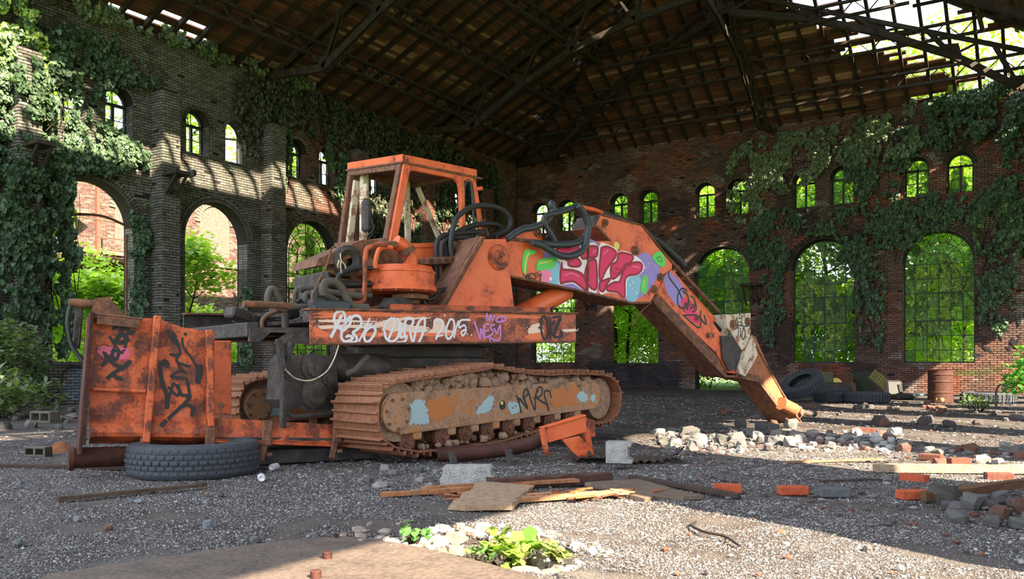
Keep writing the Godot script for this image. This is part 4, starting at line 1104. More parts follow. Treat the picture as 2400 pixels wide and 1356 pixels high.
func truss(ch: Array, at: Vector3, d: Vector3, both: bool, label: String) -> void:
	var o := node("roof_truss", self, Transform3D(Basis(), at))
	tag(o, label, "roof truss")
	var sd := Vector3(-d.z, 0, d.x)
	for m in (2 if both else 1):
		var pts := []
		for p in ch:
			var t: float = p[0] if m == 0 else W - p[0]
			pts.append(d * t + Vector3(0, p[1], 0))
		for i in pts.size() - 1:
			var g := Geo.new()
			for s in [-0.06, 0.06]: g.bar(pts[i] + sd * s, pts[i + 1] + sd * s, 0.03, 0.22)
			put("bottom_chord", g, M.truss, o)
		for i in range(1, pts.size() - (0 if not both else 1)):
			var p: Vector3 = pts[i]
			var ends := []
			for dt in [-0.85, 0.75]:
				var q: Vector3 = p + d * dt * (1.0 if m == 0 else -1.0)
				var w := at + q
				q.y = roof_y(clampf(w.x, 0.05, W - 0.05), maxf(w.z, 0.02)) - 0.12
				ends.append(q)
			for k in 2:
				var g := Geo.new()
				if k == 0: g.bar(p, ends[k], 0.08, 0.07)
				else:
					for s in [-0.06, 0.06]: g.bar(p + sd * s, ends[k] + sd * s, 0.03, 0.11)
				put("strut", g, M.truss, o)
			var gp := Geo.new()
			var bx := d; var tf := Transform3D(Basis(bx, Vector3.UP, bx.cross(Vector3.UP)), p + Vector3(0, 0.08, 0))
			gp.prism(PackedVector2Array([Vector2(-0.3, -0.16), Vector2(0.34, -0.06), Vector2(0.26, 0.3), Vector2(-0.18, 0.3)]), -0.02, 0.02, tf)
			put("gusset_plate", gp, M.truss, o)
	var x0 := 0.0
	var last: float = W if both else ch[ch.size() - 1][0]
	var segs := 8
	for i in segs:
		var pa := d * lerpf(x0, last, float(i) / segs); var pb := d * lerpf(x0, last, float(i + 1) / segs)
		for p in [pa, pb]: pass
		var wa := at + pa; var wb2 := at + pb
		pa.y = roof_y(clampf(wa.x, 0.02, W - 0.02), maxf(wa.z, 0.01)) - 0.14
		pb.y = roof_y(clampf(wb2.x, 0.02, W - 0.02), maxf(wb2.z, 0.01)) - 0.14
		var g := Geo.new()
		g.bar(pa, pb, 0.1, 0.14)
		put("top_chord", g, M.truss, o)

# ---------------------------------------------------------------- excavator
# local axes: x towards the dipper, y up, z towards the camera side
var mach_tf := yawed(Vector3(15.876, 0, 25.421), 71.067)
var track_tf := yawed(Vector3(16.007, 0, 26.833), 83.067)
func turned(p: Vector3, axis: String, deg := 0.0) -> Transform3D:
	# y axis of a lathe laid along x or z
	var b := Basis()
	if axis == "z": b = Basis(Vector3.RIGHT, PI / 2)
	elif axis == "x": b = Basis(Vector3.FORWARD, PI / 2)
	return Transform3D(b * Basis(Vector3.UP, deg_to_rad(deg)), p)
func pin(parent: Node, p: Vector3, r: float, called := "pin", m: Material = null, l := 0.06) -> void:
	var g := Geo.new()
	g.lathe([Vector2(0, 0), Vector2(r, 0), Vector2(r, l * 0.4), Vector2(r * 0.75, l * 0.45), Vector2(r * 0.55, l * 0.45), Vector2(r * 0.5, l), Vector2(r * 0.42, l), Vector2(0, l)], 20, turned(p, "z"))
	put(called, g, m if m else M.rust, parent)
func plate(poly: Array, z0: float, z1: float, called: String, m: Material, parent: Node) -> MeshInstance3D:
	var g := Geo.new()
	g.prism(pv2(poly), z0, z1)
	return put(called, g, m, parent)
func rod(pts: Array, r: float, called: String, m: Material, parent: Node, sides := 10) -> MeshInstance3D:
	var g := Geo.new()
	g.tube(pts, r, sides)
	return put(called, g, m, parent)
func bars(list: Array, w: float, h: float, called: String, m: Material, parent: Node, ch := 0.008) -> void:
	for b in list:
		var g := Geo.new()
		g.bar(b[0], b[1], w, h, Vector3.UP, ch)
		put(called, g, m, parent)
func build_excavator() -> void:
	var ex := node("excavator", self, mach_tf)
	tag(ex, "wrecked orange tracked excavator with open cab and graffiti boom", "excavator")
	# deck
	var db := plate([-2.085, 1.21, 1.47, 1.293, 1.47, 1.64, -2.085, 1.55], -0.025, 0.0, "deck_beam", M.beam, ex)
	tag(db, "long rusty side beam with white, purple and black lettering")
	bars([[Vector3(-2.11, 1.556, -0.07), Vector3(1.49, 1.646, -0.07)], [Vector3(-2.085, 1.21, -0.08), Vector3(1.47, 1.29, -0.08)]], 0.19, 0.022, "flange", M.rust, db, 0.004)
	spray("worn_paint_glints", WORN_GLINT_BEAM, 0.0, db, 0.0001)
	spray("graffiti", TAGS_BEAM, 0.002, db, 0.0001)
	var g := Geo.new()
	g.bar(Vector3(-2.0, 1.46, -1.25), Vector3(1.4, 1.55, -1.25), 2.4, 0.04)
	put("deck_plate", g, M.iron, ex)
	var fb := plate([-2.55, 1.27, 1.2, 1.36, 1.2, 1.68, -2.55, 1.60], -2.53, -2.5, "deck_beam", M.iron, ex)
	bars([[Vector3(-2.57, 1.605, -2.45), Vector3(1.22, 1.69, -2.45)], [Vector3(-2.55, 1.28, -2.45), Vector3(1.2, 1.37, -2.45)], [Vector3(-2.55, 1.34, -2.4), Vector3(-0.5, 1.38, -2.4)]], 0.14, 0.025, "flange", M.rust, fb, 0.004)
	plate([-2.68, 1.225, -2.68, 1.36, -2.04, 1.375, -2.04, 1.21, -2.43, 1.213, -2.30, 1.315, -2.47, 1.318, -2.58, 1.225], -0.10, -0.05, "rear_channel", M.iron, ex)
	bars([[Vector3(-2.64, 1.34, -0.08), Vector3(-2.64, 1.34, -2.5)], [Vector3(-1.2, 1.38, -0.08), Vector3(-1.2, 1.40, -2.5)]], 0.12, 0.14, "cross_member", M.iron, ex)
	g = Geo.new(); g.box(yawed(Vector3(0.2, 1.655, -0.82), 0, 1.4), Vector3(2.3, 0.10, 0.95), 0.01); put("base_plate", g, M.worn, ex)
	g = Geo.new(); g.lathe([Vector2(0.55, 0.98), Vector2(0.82, 0.98), Vector2(0.82, 1.08), Vector2(0.74, 1.10), Vector2(0.74, 1.22), Vector2(0.9, 1.23), Vector2(0.9, 1.42), Vector2(0.4, 1.42)], 40, Transform3D(Basis(), Vector3(0, 0, -1.25)))
	put("slewing_ring", g, M.iron, ex)
	# boom foot
	for z in [[-0.60, -0.55], [-1.15, -1.10]]:
		plate([0.42, 2.54, 0.785, 2.574, 0.925, 1.70, -0.17, 1.67], z[0], z[1], "boom_bracket", M.orange, ex)
	g = Geo.new(); g.bar(Vector3(-0.20, 1.68, -0.85), Vector3(0.40, 2.56, -0.85), 0.72, 0.05, Vector3.UP, 0.008); put("bracket_plate", g, M.rust, ex)
	g = Geo.new(); g.bar(Vector3(-0.19, 1.66, -0.565), Vector3(0.405, 2.555, -0.565), 0.05, 0.10, Vector3.UP, 0.008); put("bracket_flange", g, M.rust, ex)
	g = Geo.new(); g.lathe([Vector2(0, 0), Vector2(0.16, 0), Vector2(0.16, 0.018), Vector2(0.14, 0.024), Vector2(0.14, 0.03), Vector2(0.085, 0.03), Vector2(0.08, 0.05), Vector2(0.02, 0.05), Vector2(0.02, 0.03), Vector2(0, 0.03)], 28, turned(Vector3(0.671, 2.336, -0.55), "z")); put("pivot_boss", g, M.worn, ex)
	# boom
	var bm := node("boom", ex)
	tag(bm, "orange boom sprayed with big pink bubble letters")
	plate([0.62, 2.30, 0.80, 2.575, 1.565, 2.612, 2.66, 2.726, 2.38, 2.912, 2.477, 3.068, 2.70, 3.045, 3.289, 3.003, 3.603, 2.73, 3.936, 2.505, 3.93, 2.43, 3.749, 2.329, 3.648, 2.129, 3.467, 1.909, 3.054, 1.884, 1.979, 2.013, 0.88, 2.125], -1.08, -0.60, "boom_box", M.orange, bm)
	for s in [[0.88, 2.118, 1.979, 2.008], [1.979, 2.008, 3.054, 1.879], [3.054, 1.879, 3.467, 1.904]]:
		g = Geo.new(); g.bar(Vector3(s[0], s[1], -0.84), Vector3(s[2], s[3], -0.84), 0.56, 0.03, Vector3.UP, 0.006); put("bottom_flange", g, M.rust, bm)
	for s in [[2.37, 2.905, 2.66, 2.72], [2.477, 3.07, 3.289, 3.006], [3.289, 3.006, 3.936, 2.51]]:
		g = Geo.new(); g.bar(Vector3(s[0], s[1], -0.84), Vector3(s[2], s[3], -0.84), 0.52, 0.025, Vector3.UP, 0.006); put("top_flange", g, M.rust, bm)
	g = Geo.new()
	var ef := [Vector3(2.375, 2.91, -0.598), Vector3(2.474, 3.07, -0.598), Vector3(2.474, 3.07, -1.082), Vector3(2.375, 2.91, -1.082)]
	g.quad(ef[0] + Vector3(-0.004, 0.003, 0), ef[1] + Vector3(-0.004, 0.003, 0), ef[2] + Vector3(-0.004, 0.003, 0), ef[3] + Vector3(-0.004, 0.003, 0))
	put("end_plate", g, M.iron, bm)
	g = Geo.new(); g.bar(Vector3(2.22, 1.985, -0.592), Vector3(2.235, 2.678, -0.592), 0.012, 0.03); put("weld_seam", g, M.rust, bm)
	for z in [[-0.74, -0.70], [-1.0, -0.96]]:
		plate([0.90, 2.56, 0.96, 2.64, 1.239, 2.759, 1.36, 2.81, 1.45, 2.80, 1.49, 2.74, 1.53, 2.59], z[0], z[1], "lifting_ear", M.orange, bm)
	for q in [[1.42, 2.735, -0.70, 0.055], [2.55, 2.965, -0.60, 0.05], [3.14, 2.63, -0.60, 0.07], [3.67, 2.285, -0.60, 0.06], [3.54, 2.10, -0.60, 0.06]]: pin(bm, Vector3(q[0], q[1], q[2]), q[3])
	spray("graffiti", TAGS_BOOM, -0.60, bm, 0.00012)
	# boom cylinder
	var cy := node("boom_cylinder", ex)
	rod([Vector3(1.12, 1.60, -0.84), Vector3(2.05, 2.02, -0.84)], 0.135, "cylinder_tube", M.orange_clean, cy, 24)
	rod([Vector3(1.55, 1.62, -0.80), Vector3(1.72, 1.72, -0.80)], 0.06, "pipe_coil", M.worn, cy)
	for k in 3: rod([Vector3(1.60 + 0.05 * k, 1.63 + 0.03 * k, -0.735), Vector3(1.63 + 0.05 * k, 1.74 + 0.03 * k, -0.735)], 0.015, "clamp", M.iron, cy)
	rod([Vector3(2.0, 2.0, -0.84), Vector3(2.3, 2.12, -0.84)], 0.07, "piston_rod", M.iron, cy, 16)
	# dipper
	var st := node("dipper_arm", ex)
	tag(st, "rusty orange dipper arm slanting down to the ground")
	plate([3.60, 1.93, 3.676, 2.096, 3.927, 2.421, 4.05, 2.40, 5.194, 1.444, 5.30, 1.20, 5.55, 1.0, 5.60, 0.86, 5.30, 0.88, 5.026, 1.187, 3.70, 1.98], -1.05, -0.65, "upper_arm", M.worn_bright, st)
	plate([3.55, 1.96, 3.676, 2.05, 5.03, 1.14, 5.28, 0.84, 5.62, 0.83, 5.62, 0.80, 5.22, 0.81, 3.60, 1.90], -1.07, -0.64, "underside", M.rust, st)
	spray("graffiti", TAGS_STICK, -0.65, st, 0.00012)
	rod([Vector3(3.98, 2.47, -0.86), Vector3(5.12, 1.70, -0.86)], 0.105, "arm_cylinder", M.worn_bright, st, 20)
	rod([Vector3(5.10, 1.715, -0.86), Vector3(5.34, 1.55, -0.86)], 0.06, "piston_rod", M.iron, st, 16)
	bars([[Vector3(3.95, 2.60, -0.7), Vector3(5.15, 1.84, -0.7)]], 0.05, 0.05, "cable_duct", M.rust, st)
	for q in [[4.55, 1.72, 0.05], [4.82, 1.46, 0.05]]: pin(st, Vector3(q[0], q[1], -0.65), q[2], "pin", M.rust, 0.03)
	var wp := plate([5.19, 1.79, 5.825, 1.843, 5.825, 1.504, 5.70, 1.30, 5.60, 1.24, 5.483, 1.354, 5.353, 1.494, 5.236, 1.585], -0.65, -0.60, "link_plate", M.cream, st)
	tag(wp, "off-white link plate with black tags")
	plate([5.19, 1.79, 5.825, 1.843, 5.825, 1.504, 5.60, 1.24, 5.236, 1.585], -1.1, -1.05, "link_plate", M.cream, st)
	spray("graffiti", TAGS_PLATE, -0.60, st, 0.00012)
	for q in [[5.36, 1.65], [5.74, 1.70]]: pin(st, Vector3(q[0], q[1], -0.60), 0.07, "pin", M.rust, 0.04)
	plate([5.10, 1.46, 5.45, 1.46, 5.56, 1.25, 5.60, 0.95, 5.30, 0.90, 5.14, 1.1], -0.70, -0.615, "bracket", M.iron, st)
	plate([5.478, 0.952, 5.70, 1.30, 5.854, 1.484, 5.94, 1.312, 5.985, 1.174, 5.85, 1.0, 5.665, 0.82, 5.53, 0.86], -0.64, -0.58, "gusset_plate", M.cream, st)
	pin(st, Vector3(5.66, 1.0, -0.58), 0.08, "pin", M.cream, 0.05)
	plate([5.62, 0.86, 5.86, 1.45, 6.02, 1.47, 6.30, 1.08, 6.75, 0.50, 7.30, -0.02, 7.10, -0.02, 6.10, 0.83], -1.05, -0.65, "lower_arm", M.rust_light, st)
	plate([5.50, 0.86, 5.62, 0.90, 6.10, 0.82, 7.10, -0.02, 7.00, -0.02, 6.10, 0.72, 5.55, 0.80], -1.07, -0.64, "underside", M.rust, st)
	bars([[Vector3(5.86, 1.48, -0.85), Vector3(6.77, 0.52, -0.85)], [Vector3(6.77, 0.52, -0.85), Vector3(7.32, 0.0, -0.85)]], 0.44, 0.03, "top_flange", M.rust, st)
	rod([Vector3(6.62, 0.36, -0.58), Vector3(7.0, 0.24, -0.58)], 0.11, "bucket_cylinder", M.rust_light, st, 18)
	rod([Vector3(7.0, 0.24, -0.58), Vector3(7.42, 0.16, -0.58), Vector3(7.62, 0.15, -0.58)], 0.05, "piston_rod", M.iron, st, 12)
	pin(st, Vector3(7.05, 0.2, -0.55), 0.11, "pin", M.rust, 0.1)
	# cab
	build_cab(ex)
	# engine bay
	g = Geo.new(); g.at(Vector3(-0.85, 1.82, -1.7), Vector3(0.9, 0.56, 1.0), 0.02); put("engine_block", g, M.iron, ex)
	g = Geo.new(); g.box(yawed(Vector3(-0.72, 2.02, -1.12), 0), Vector3(0.62, 0.78, 0.2), 0.02); put("engine_cover", g, M.rust, ex)
	plate([-1.74, 2.06, -1.70, 2.15, -1.17, 2.40, -0.95, 2.42, -1.12, 2.27, -1.5, 2.11], -1.25, -0.62, "engine_hood", M.rust, ex)
	g = Geo.new(); g.lathe([Vector2(0, 0), Vector2(0.13, 0), Vector2(0.15, 0.05), Vector2(0.15, 0.34), Vector2(0.11, 0.4), Vector2(0.11, 0.46), Vector2(0.05, 0.5), Vector2(0, 0.5)], 24, turned(Vector3(-1.42, 2.16, -0.88), "x")); put("air_cleaner", g, M.frame, ex)
	g = Geo.new(); g.lathe([Vector2(0.05, 0), Vector2(0.15, 0.0), Vector2(0.17, 0.03), Vector2(0.17, 0.12), Vector2(0.12, 0.15), Vector2(0.06, 0.1)], 24, turned(Vector3(-1.36, 2.15, -0.72), "z")); put("turbocharger", g, M.iron, ex)
	g = Geo.new(); g.lathe([Vector2(0, 2.06), Vector2(0.03, 2.1), Vector2(0.03, 2.04), Vector2(0.07, 2.03), Vector2(0.07, 1.9), Vector2(0, 1.9)], 16, Transform3D(Basis(), Vector3(-0.83, 0.0, -0.9))); put("breather", g, M.iron, ex)
	# swivel drum in front of the cab
	var dr := node("swivel_drum", ex)
	g = Geo.new(); g.lathe([Vector2(0, 1.83), Vector2(0.36, 1.83), Vector2(0.415, 1.85), Vector2(0.415, 1.90), Vector2(0.39, 1.905), Vector2(0.39, 2.05), Vector2(0.40, 2.055), Vector2(0.40, 2.075), Vector2(0.38, 2.08), Vector2(0.36, 2.13), Vector2(0, 2.15)], 40, Transform3D(Basis(), Vector3(-0.66, 0, -0.66))); put("drum", g, M.worn_bright, dr)
	for k in 14:
		var a := TAU * k / 14
		var b := Geo.new(); b.lathe([Vector2(0, -0.012), Vector2(0.016, -0.012), Vector2(0.016, 0.012), Vector2(0, 0.012)], 6, Transform3D(Basis(), Vector3(-0.66 + 0.40 * cos(a), 1.838, -0.66 + 0.40 * sin(a)))); put("bolt", b, M.rust, dr)
	rod(smooth([Vector3(-0.52, 2.1, -0.68), Vector3(-0.53, 2.26, -0.68), Vector3(-0.60, 2.36, -0.68), Vector3(-0.72, 2.42, -0.68)], 4), 0.085, "neck_pipe", M.orange_clean, dr, 18)
	rod([Vector3(-0.57, 2.30, -0.66), Vector3(-0.60, 2.36, -0.66)], 0.1, "clamp", M.rust, dr, 18)
	g = Geo.new(); g.lathe([Vector2(0, 1.70), Vector2(0.10, 1.70), Vector2(0.12, 1.74), Vector2(0.21, 1.755), Vector2(0.21, 1.80), Vector2(0.17, 1.805), Vector2(0.12, 1.84), Vector2(0, 1.84)], 30, Transform3D(Basis(), Vector3(-0.60, 0, -0.55))); put("filter_head", g, M.rust, ex)
	g = Geo.new(); g.stone(Transform3D(Basis(), Vector3(-0.78, 1.66, -0.52)), Vector3(0.42, 0.2, 0.3), rng, 0.15, 9); put("oil_sack", g, M.iron, ex)
	# manifold
	var mf := node("valve_manifold", ex)
	g = Geo.new(); g.box(yawed(Vector3(0.10, 2.285, -0.95), 0, 6), Vector3(0.58, 0.09, 0.26), 0.012); put("block", g, M.rust, mf)
	for k in 5:
		var b := Geo.new(); b.lathe([Vector2(0, 0), Vector2(0.022, 0), Vector2(0.022, 0.02), Vector2(0, 0.02)], 6, turned(Vector3(-0.14 + 0.1 * k, 2.262 + 0.0105 * k, -0.82), "z")); put("bolt", b, M.iron, mf)
	g = Geo.new(); g.at(Vector3(-1.82, 1.61, -0.12), Vector3(0.42, 0.095, 0.16), 0.015); put("valve_block", g, M.bluehose, ex)
	g = Geo.new(); g.at(Vector3(-1.99, 1.70, -0.12), Vector3(0.06, 0.12, 0.06), 0.008); put("valve_block", g, M.bluehose, ex)
	g = Geo.new(); g.lathe([Vector2(0, 0), Vector2(0.035, 0), Vector2(0.035, 0.5), Vector2(0, 0.5)], 14, turned(Vector3(-2.65, 1.60, -0.3), "x")); put("valve_rod", g, M.rust, ex)
	for k in 6:
		g = Geo.new(); g.box(yawed(Vector3(-2.45 + 0.16 * k, 1.5 + rng.randf_range(-0.05, 0.08), -1.0 - 0.2 * (k % 3)), rng.randf_range(0, 60), rng.randf_range(-20, 20)), Vector3(0.22, 0.12, 0.2), 0.02); put("gear_casing", g, M.iron, ex)
	# hoses and pipes
	for h in HOSES:
		var pts := []
		for i in range(0, h[3].size(), 3): pts.append(Vector3(h[3][i], h[3][i + 1], h[3][i + 2]))
		var mm: Material = M[h[1]]
		rod(smooth(pts, 4), h[2] * 0.9, h[0], mm, ex, 8)
	# undercarriage
	var t_in := mach_tf.affine_inverse() * track_tf
	var body := node("car_body", ex, t_in)
	g = Geo.new(); g.at(Vector3(1.6, 0.70, -1.52), Vector3(1.7, 0.42, 1.6), 0.03); put("centre_frame", g, M.iron, body)
	g = Geo.new()
	g.prism(PackedVector2Array([Vector2(-0.90, 0.66), Vector2(-0.84, 0.57), Vector2(-0.30, 0.53), Vector2(-0.24, 0.62), Vector2(-0.28, 1.02), Vector2(-0.38, 1.10), Vector2(-0.80, 1.10), Vector2(-0.88, 1.02)]), -1.12, -0.80)
	put("gear_housing", g, M.iron, body)
	for q in [[-0.58, 0.98, 0.14], [-0.55, 0.72, 0.17], [-0.42, 0.86, 0.1]]:
		g = Geo.new(); g.lathe([Vector2(0, 0), Vector2(q[2], 0), Vector2(q[2], 0.02), Vector2(q[2] * 0.7, 0.035), Vector2(q[2] * 0.68, 0.055), Vector2(0.03, 0.06), Vector2(0.03, 0.08), Vector2(0, 0.08)], 24, turned(Vector3(q[0], q[1], -0.80), "z")); put("cover_disc", g, M.iron, body)
	rod(smooth([Vector3(-0.98, 1.2, -0.74), Vector3(-0.96, 0.75, -0.74), Vector3(-0.90, 0.52, -0.74), Vector3(-0.7, 0.50, -0.74), Vector3(-0.2, 0.52, -0.74)], 4), 0.025, "guard_bar", M.iron, body)
	g = Geo.new(); g.lathe([Vector2(0, 0), Vector2(0.1, 0.02), Vector2(0.15, 0.10), Vector2(0.155, 0.5), Vector2(0.15, 0.7), Vector2(0.1, 0.8), Vector2(0, 0.82)], 24, turned(Vector3(-0.25, 0.97, -0.95), "x")); put("travel_motor", g, M.iron_light, body)
	bars([[Vector3(-1.05, 1.25, -0.7), Vector3(-0.98, 0.85, -0.7)], [Vector3(-0.98, 0.95, -0.7), Vector3(-1.0, 0.40, -0.7)], [Vector3(-0.86, 1.22, -0.75), Vector3(-0.99, 0.85, -0.72)]], 0.05, 0.06, "strut", M.iron, body)
	rod(smooth([Vector3(-1.0, 0.96, -0.66), Vector3(-0.88, 0.87, -0.66), Vector3(-0.70, 0.85, -0.66), Vector3(-0.52, 0.93, -0.66), Vector3(-0.42, 1.06, -0.66), Vector3(-0.36, 1.2, -0.66)], 4), 0.008, "cable", M.pale, body, 6)
	rod(smooth([Vector3(-0.30, 0.92, -0.60), Vector3(-0.2, 0.95, -0.6), Vector3(-0.1, 1.02, -0.62), Vector3(0.05, 1.09, -0.7)], 4), 0.03, "hose", M.greyhose, body)
	var tr := build_track(ex, t_in)
	var t2 := tr.duplicate() as Node3D
	t2.name = "track_001"
	ex.add_child(t2)
	t2.transform = t_in * Transform3D(Basis(), Vector3(0.0, 0.0, -2.37))
	tag(tr, "near rusty crawler track packed with dried mud"); tag(t2, "far rusty crawler track")

func build_track(ex: Node, t_in: Transform3D) -> Node3D:
	var tr := node("track", ex, t_in)
	var path := []
	for p in [[-0.06, 0.885], [0.5, 0.935], [1.02, 0.985], [1.3, 1.01], [1.7, 0.965], [2.2, 0.93], [2.9, 0.935], [3.45, 0.915], [3.70, 0.85], [3.86, 0.70], [3.885, 0.52], [3.80, 0.33], [3.55, 0.22], [3.0, 0.20], [2.4, 0.195], [2.05, 0.175], [1.4, 0.105], [0.9, 0.082], [0.4, 0.072], [0.02, 0.10], [-0.30, 0.20], [-0.43, 0.36], [-0.455, 0.55], [-0.40, 0.74], [-0.28, 0.84]]:
		path.append(Vector2(p[0], p[1]))
	path.append(path[0])
	path = smooth(path, 8)
	var sh := Geo.new()
	sh.at(Vector3(0, -0.045, 0), Vector3(0.178, 0.022, 0.68), 0.004)
	sh.at(Vector3(-0.068, -0.012, 0), Vector3(0.026, 0.048, 0.68), 0.008); sh.at(Vector3(0.022, -0.022, 0), Vector3(0.022, 0.03, 0.68), 0.007)
	sh.at(Vector3(0, -0.075, 0.06), Vector3(0.15, 0.05, 0.05)); sh.at(Vector3(0, -0.075, -0.06), Vector3(0.15, 0.05, 0.05))
	var sm := sh.mesh(M.shoe)
	var acc := 0.09
	for i in path.size() - 1:
		var d: Vector2 = path[i + 1] - path[i]
		var l := d.length()
		acc += l
		if acc >= 0.184:
			acc -= 0.184
			var u := d / l
			var p: Vector2 = path[i + 1] - u * acc
			var x := Vector3(u.x, u.y, 0); var y := Vector3(-u.y, u.x, 0)
			put_mesh("track_shoe", sm, tr, Transform3D(Basis(x, y, Vector3(0, 0, 1)) * Basis(Vector3.BACK, rng.randf_range(-0.06, 0.06)) * Basis(Vector3.UP, rng.randf_range(-0.02, 0.02)), Vector3(p.x, p.y, -0.325 + rng.randf_range(-0.008, 0.008))))
	var sf := Geo.new()
	sf.prism(PackedVector2Array([Vector2(-0.36, 0.50), Vector2(-0.34, 0.64), Vector2(-0.25, 0.72), Vector2(0.2, 0.735), Vector2(3.2, 0.80), Vector2(3.36, 0.74), Vector2(3.40, 0.62), Vector2(3.36, 0.50), Vector2(3.25, 0.455), Vector2(-0.1, 0.33), Vector2(-0.28, 0.38)]), -0.60, -0.02)
	var side := put("side_frame", sf, M.frame, tr)
	var lr := Geo.new(); lr.bar(Vector3(-0.12, 0.335, -0.06), Vector3(3.27, 0.46, -0.06), 0.12, 0.045, Vector3.UP, 0.008); put("lower_rail", lr, M.frame, tr)
	spray("graffiti", TAGS_FRAME, -0.02, tr, 0.00015)
	var cap := Geo.new(); cap.lathe([Vector2(0, 0), Vector2(0.185, 0), Vector2(0.185, 0.015), Vector2(0.17, 0.022), Vector2(0, 0.022)], 28, turned(Vector3(-0.16, 0.525, -0.02), "z")); put("hub_cap", cap, M.frame, tr)
	for k in 7:
		var a := TAU * (k + 0.3) / 7
		var b := Geo.new(); b.lathe([Vector2(0, 0), Vector2(0.017, 0), Vector2(0.017, 0.018), Vector2(0, 0.018)], 6, turned(Vector3(-0.16 + 0.15 * cos(a), 0.525 + 0.15 * sin(a), 0.0), "z")); put("bolt", b, M.rust, tr)
	var hub := Geo.new(); hub.lathe([Vector2(0, 0), Vector2(0.30, 0), Vector2(0.30, 0.52), Vector2(0, 0.52)], 32, turned(Vector3(-0.12, 0.54, -0.58), "z")); put("idler", hub, M.mud, tr)
	var spr := Geo.new(); spr.lathe([Vector2(0, 0), Vector2(0.27, 0), Vector2(0.27, 0.40), Vector2(0, 0.42)], 32, turned(Vector3(3.52, 0.56, -0.52), "z")); put("sprocket", spr, M.mud, tr)
	for x in [0.03, 0.53, 0.89, 1.24, 1.60, 1.98, 2.38, 2.8]:
		var y: float = 0.245 + 0.034 * x
		var ro := Geo.new(); ro.lathe([Vector2(0, 0), Vector2(0.07, 0), Vector2(0.075, 0.05), Vector2(0.11, 0.055), Vector2(0.11, 0.11), Vector2(0.085, 0.12), Vector2(0.085, 0.26), Vector2(0.11, 0.27), Vector2(0.11, 0.32), Vector2(0.085, 0.33), Vector2(0.08, 0.345), Vector2(0.05, 0.345), Vector2(0.045, 0.37), Vector2(0, 0.37)], 22, turned(Vector3(x, y, -0.385), "z")); put("roller", ro, M.frame_dark, tr)
		var bl := Geo.new(); bl.at(Vector3(x + 0.10, y + 0.055, -0.09), Vector3(0.12, 0.11, 0.16), 0.015); put("roller_bracket", bl, M.frame, tr)
	var mg := Geo.new()
	for k in 330:
		var x := rng.randf_range(0.15, 3.35)
		var up := 0.90 - 0.03 * absf(x - 1.4) - (0.05 if x > 2.0 else 0.0)
		var y := rng.randf_range(0.72, up)
		var s := rng.randf_range(0.03, 0.13)
		mg.stone(yawed(Vector3(x, y - (0.08 if rng.randf() < 0.12 and x < 2.2 else 0.0), -0.08 + rng.randf_range(-0.1, 0.02)), rng.randf_range(0, 360), rng.randf_range(-30, 30), rng.randf_range(-30, 30)), Vector3(s * 1.3, s * 0.8, s * 1.2), rng, 0.3, 8)
	mg.at(Vector3(1.75, 0.79, -0.36), Vector3(3.2, 0.16, 0.45))
	stuff(put("dried_mud", mg, M.mud, tr))
	var dirt := Geo.new()
	for k in 46:
		var x := rng.randf_range(0.1, 2.6)
		var s := rng.randf_range(0.02, 0.07)
		dirt.stone(yawed(Vector3(x, 0.135 + 0.035 * x + s * 0.3, rng.randf_range(-0.2, -0.01)), rng.randf_range(0, 360)), Vector3(s * 1.5, s, s * 1.3), rng, 0.3, 6)
	stuff(put("track_dirt", dirt, M.mud, tr))
	return tr

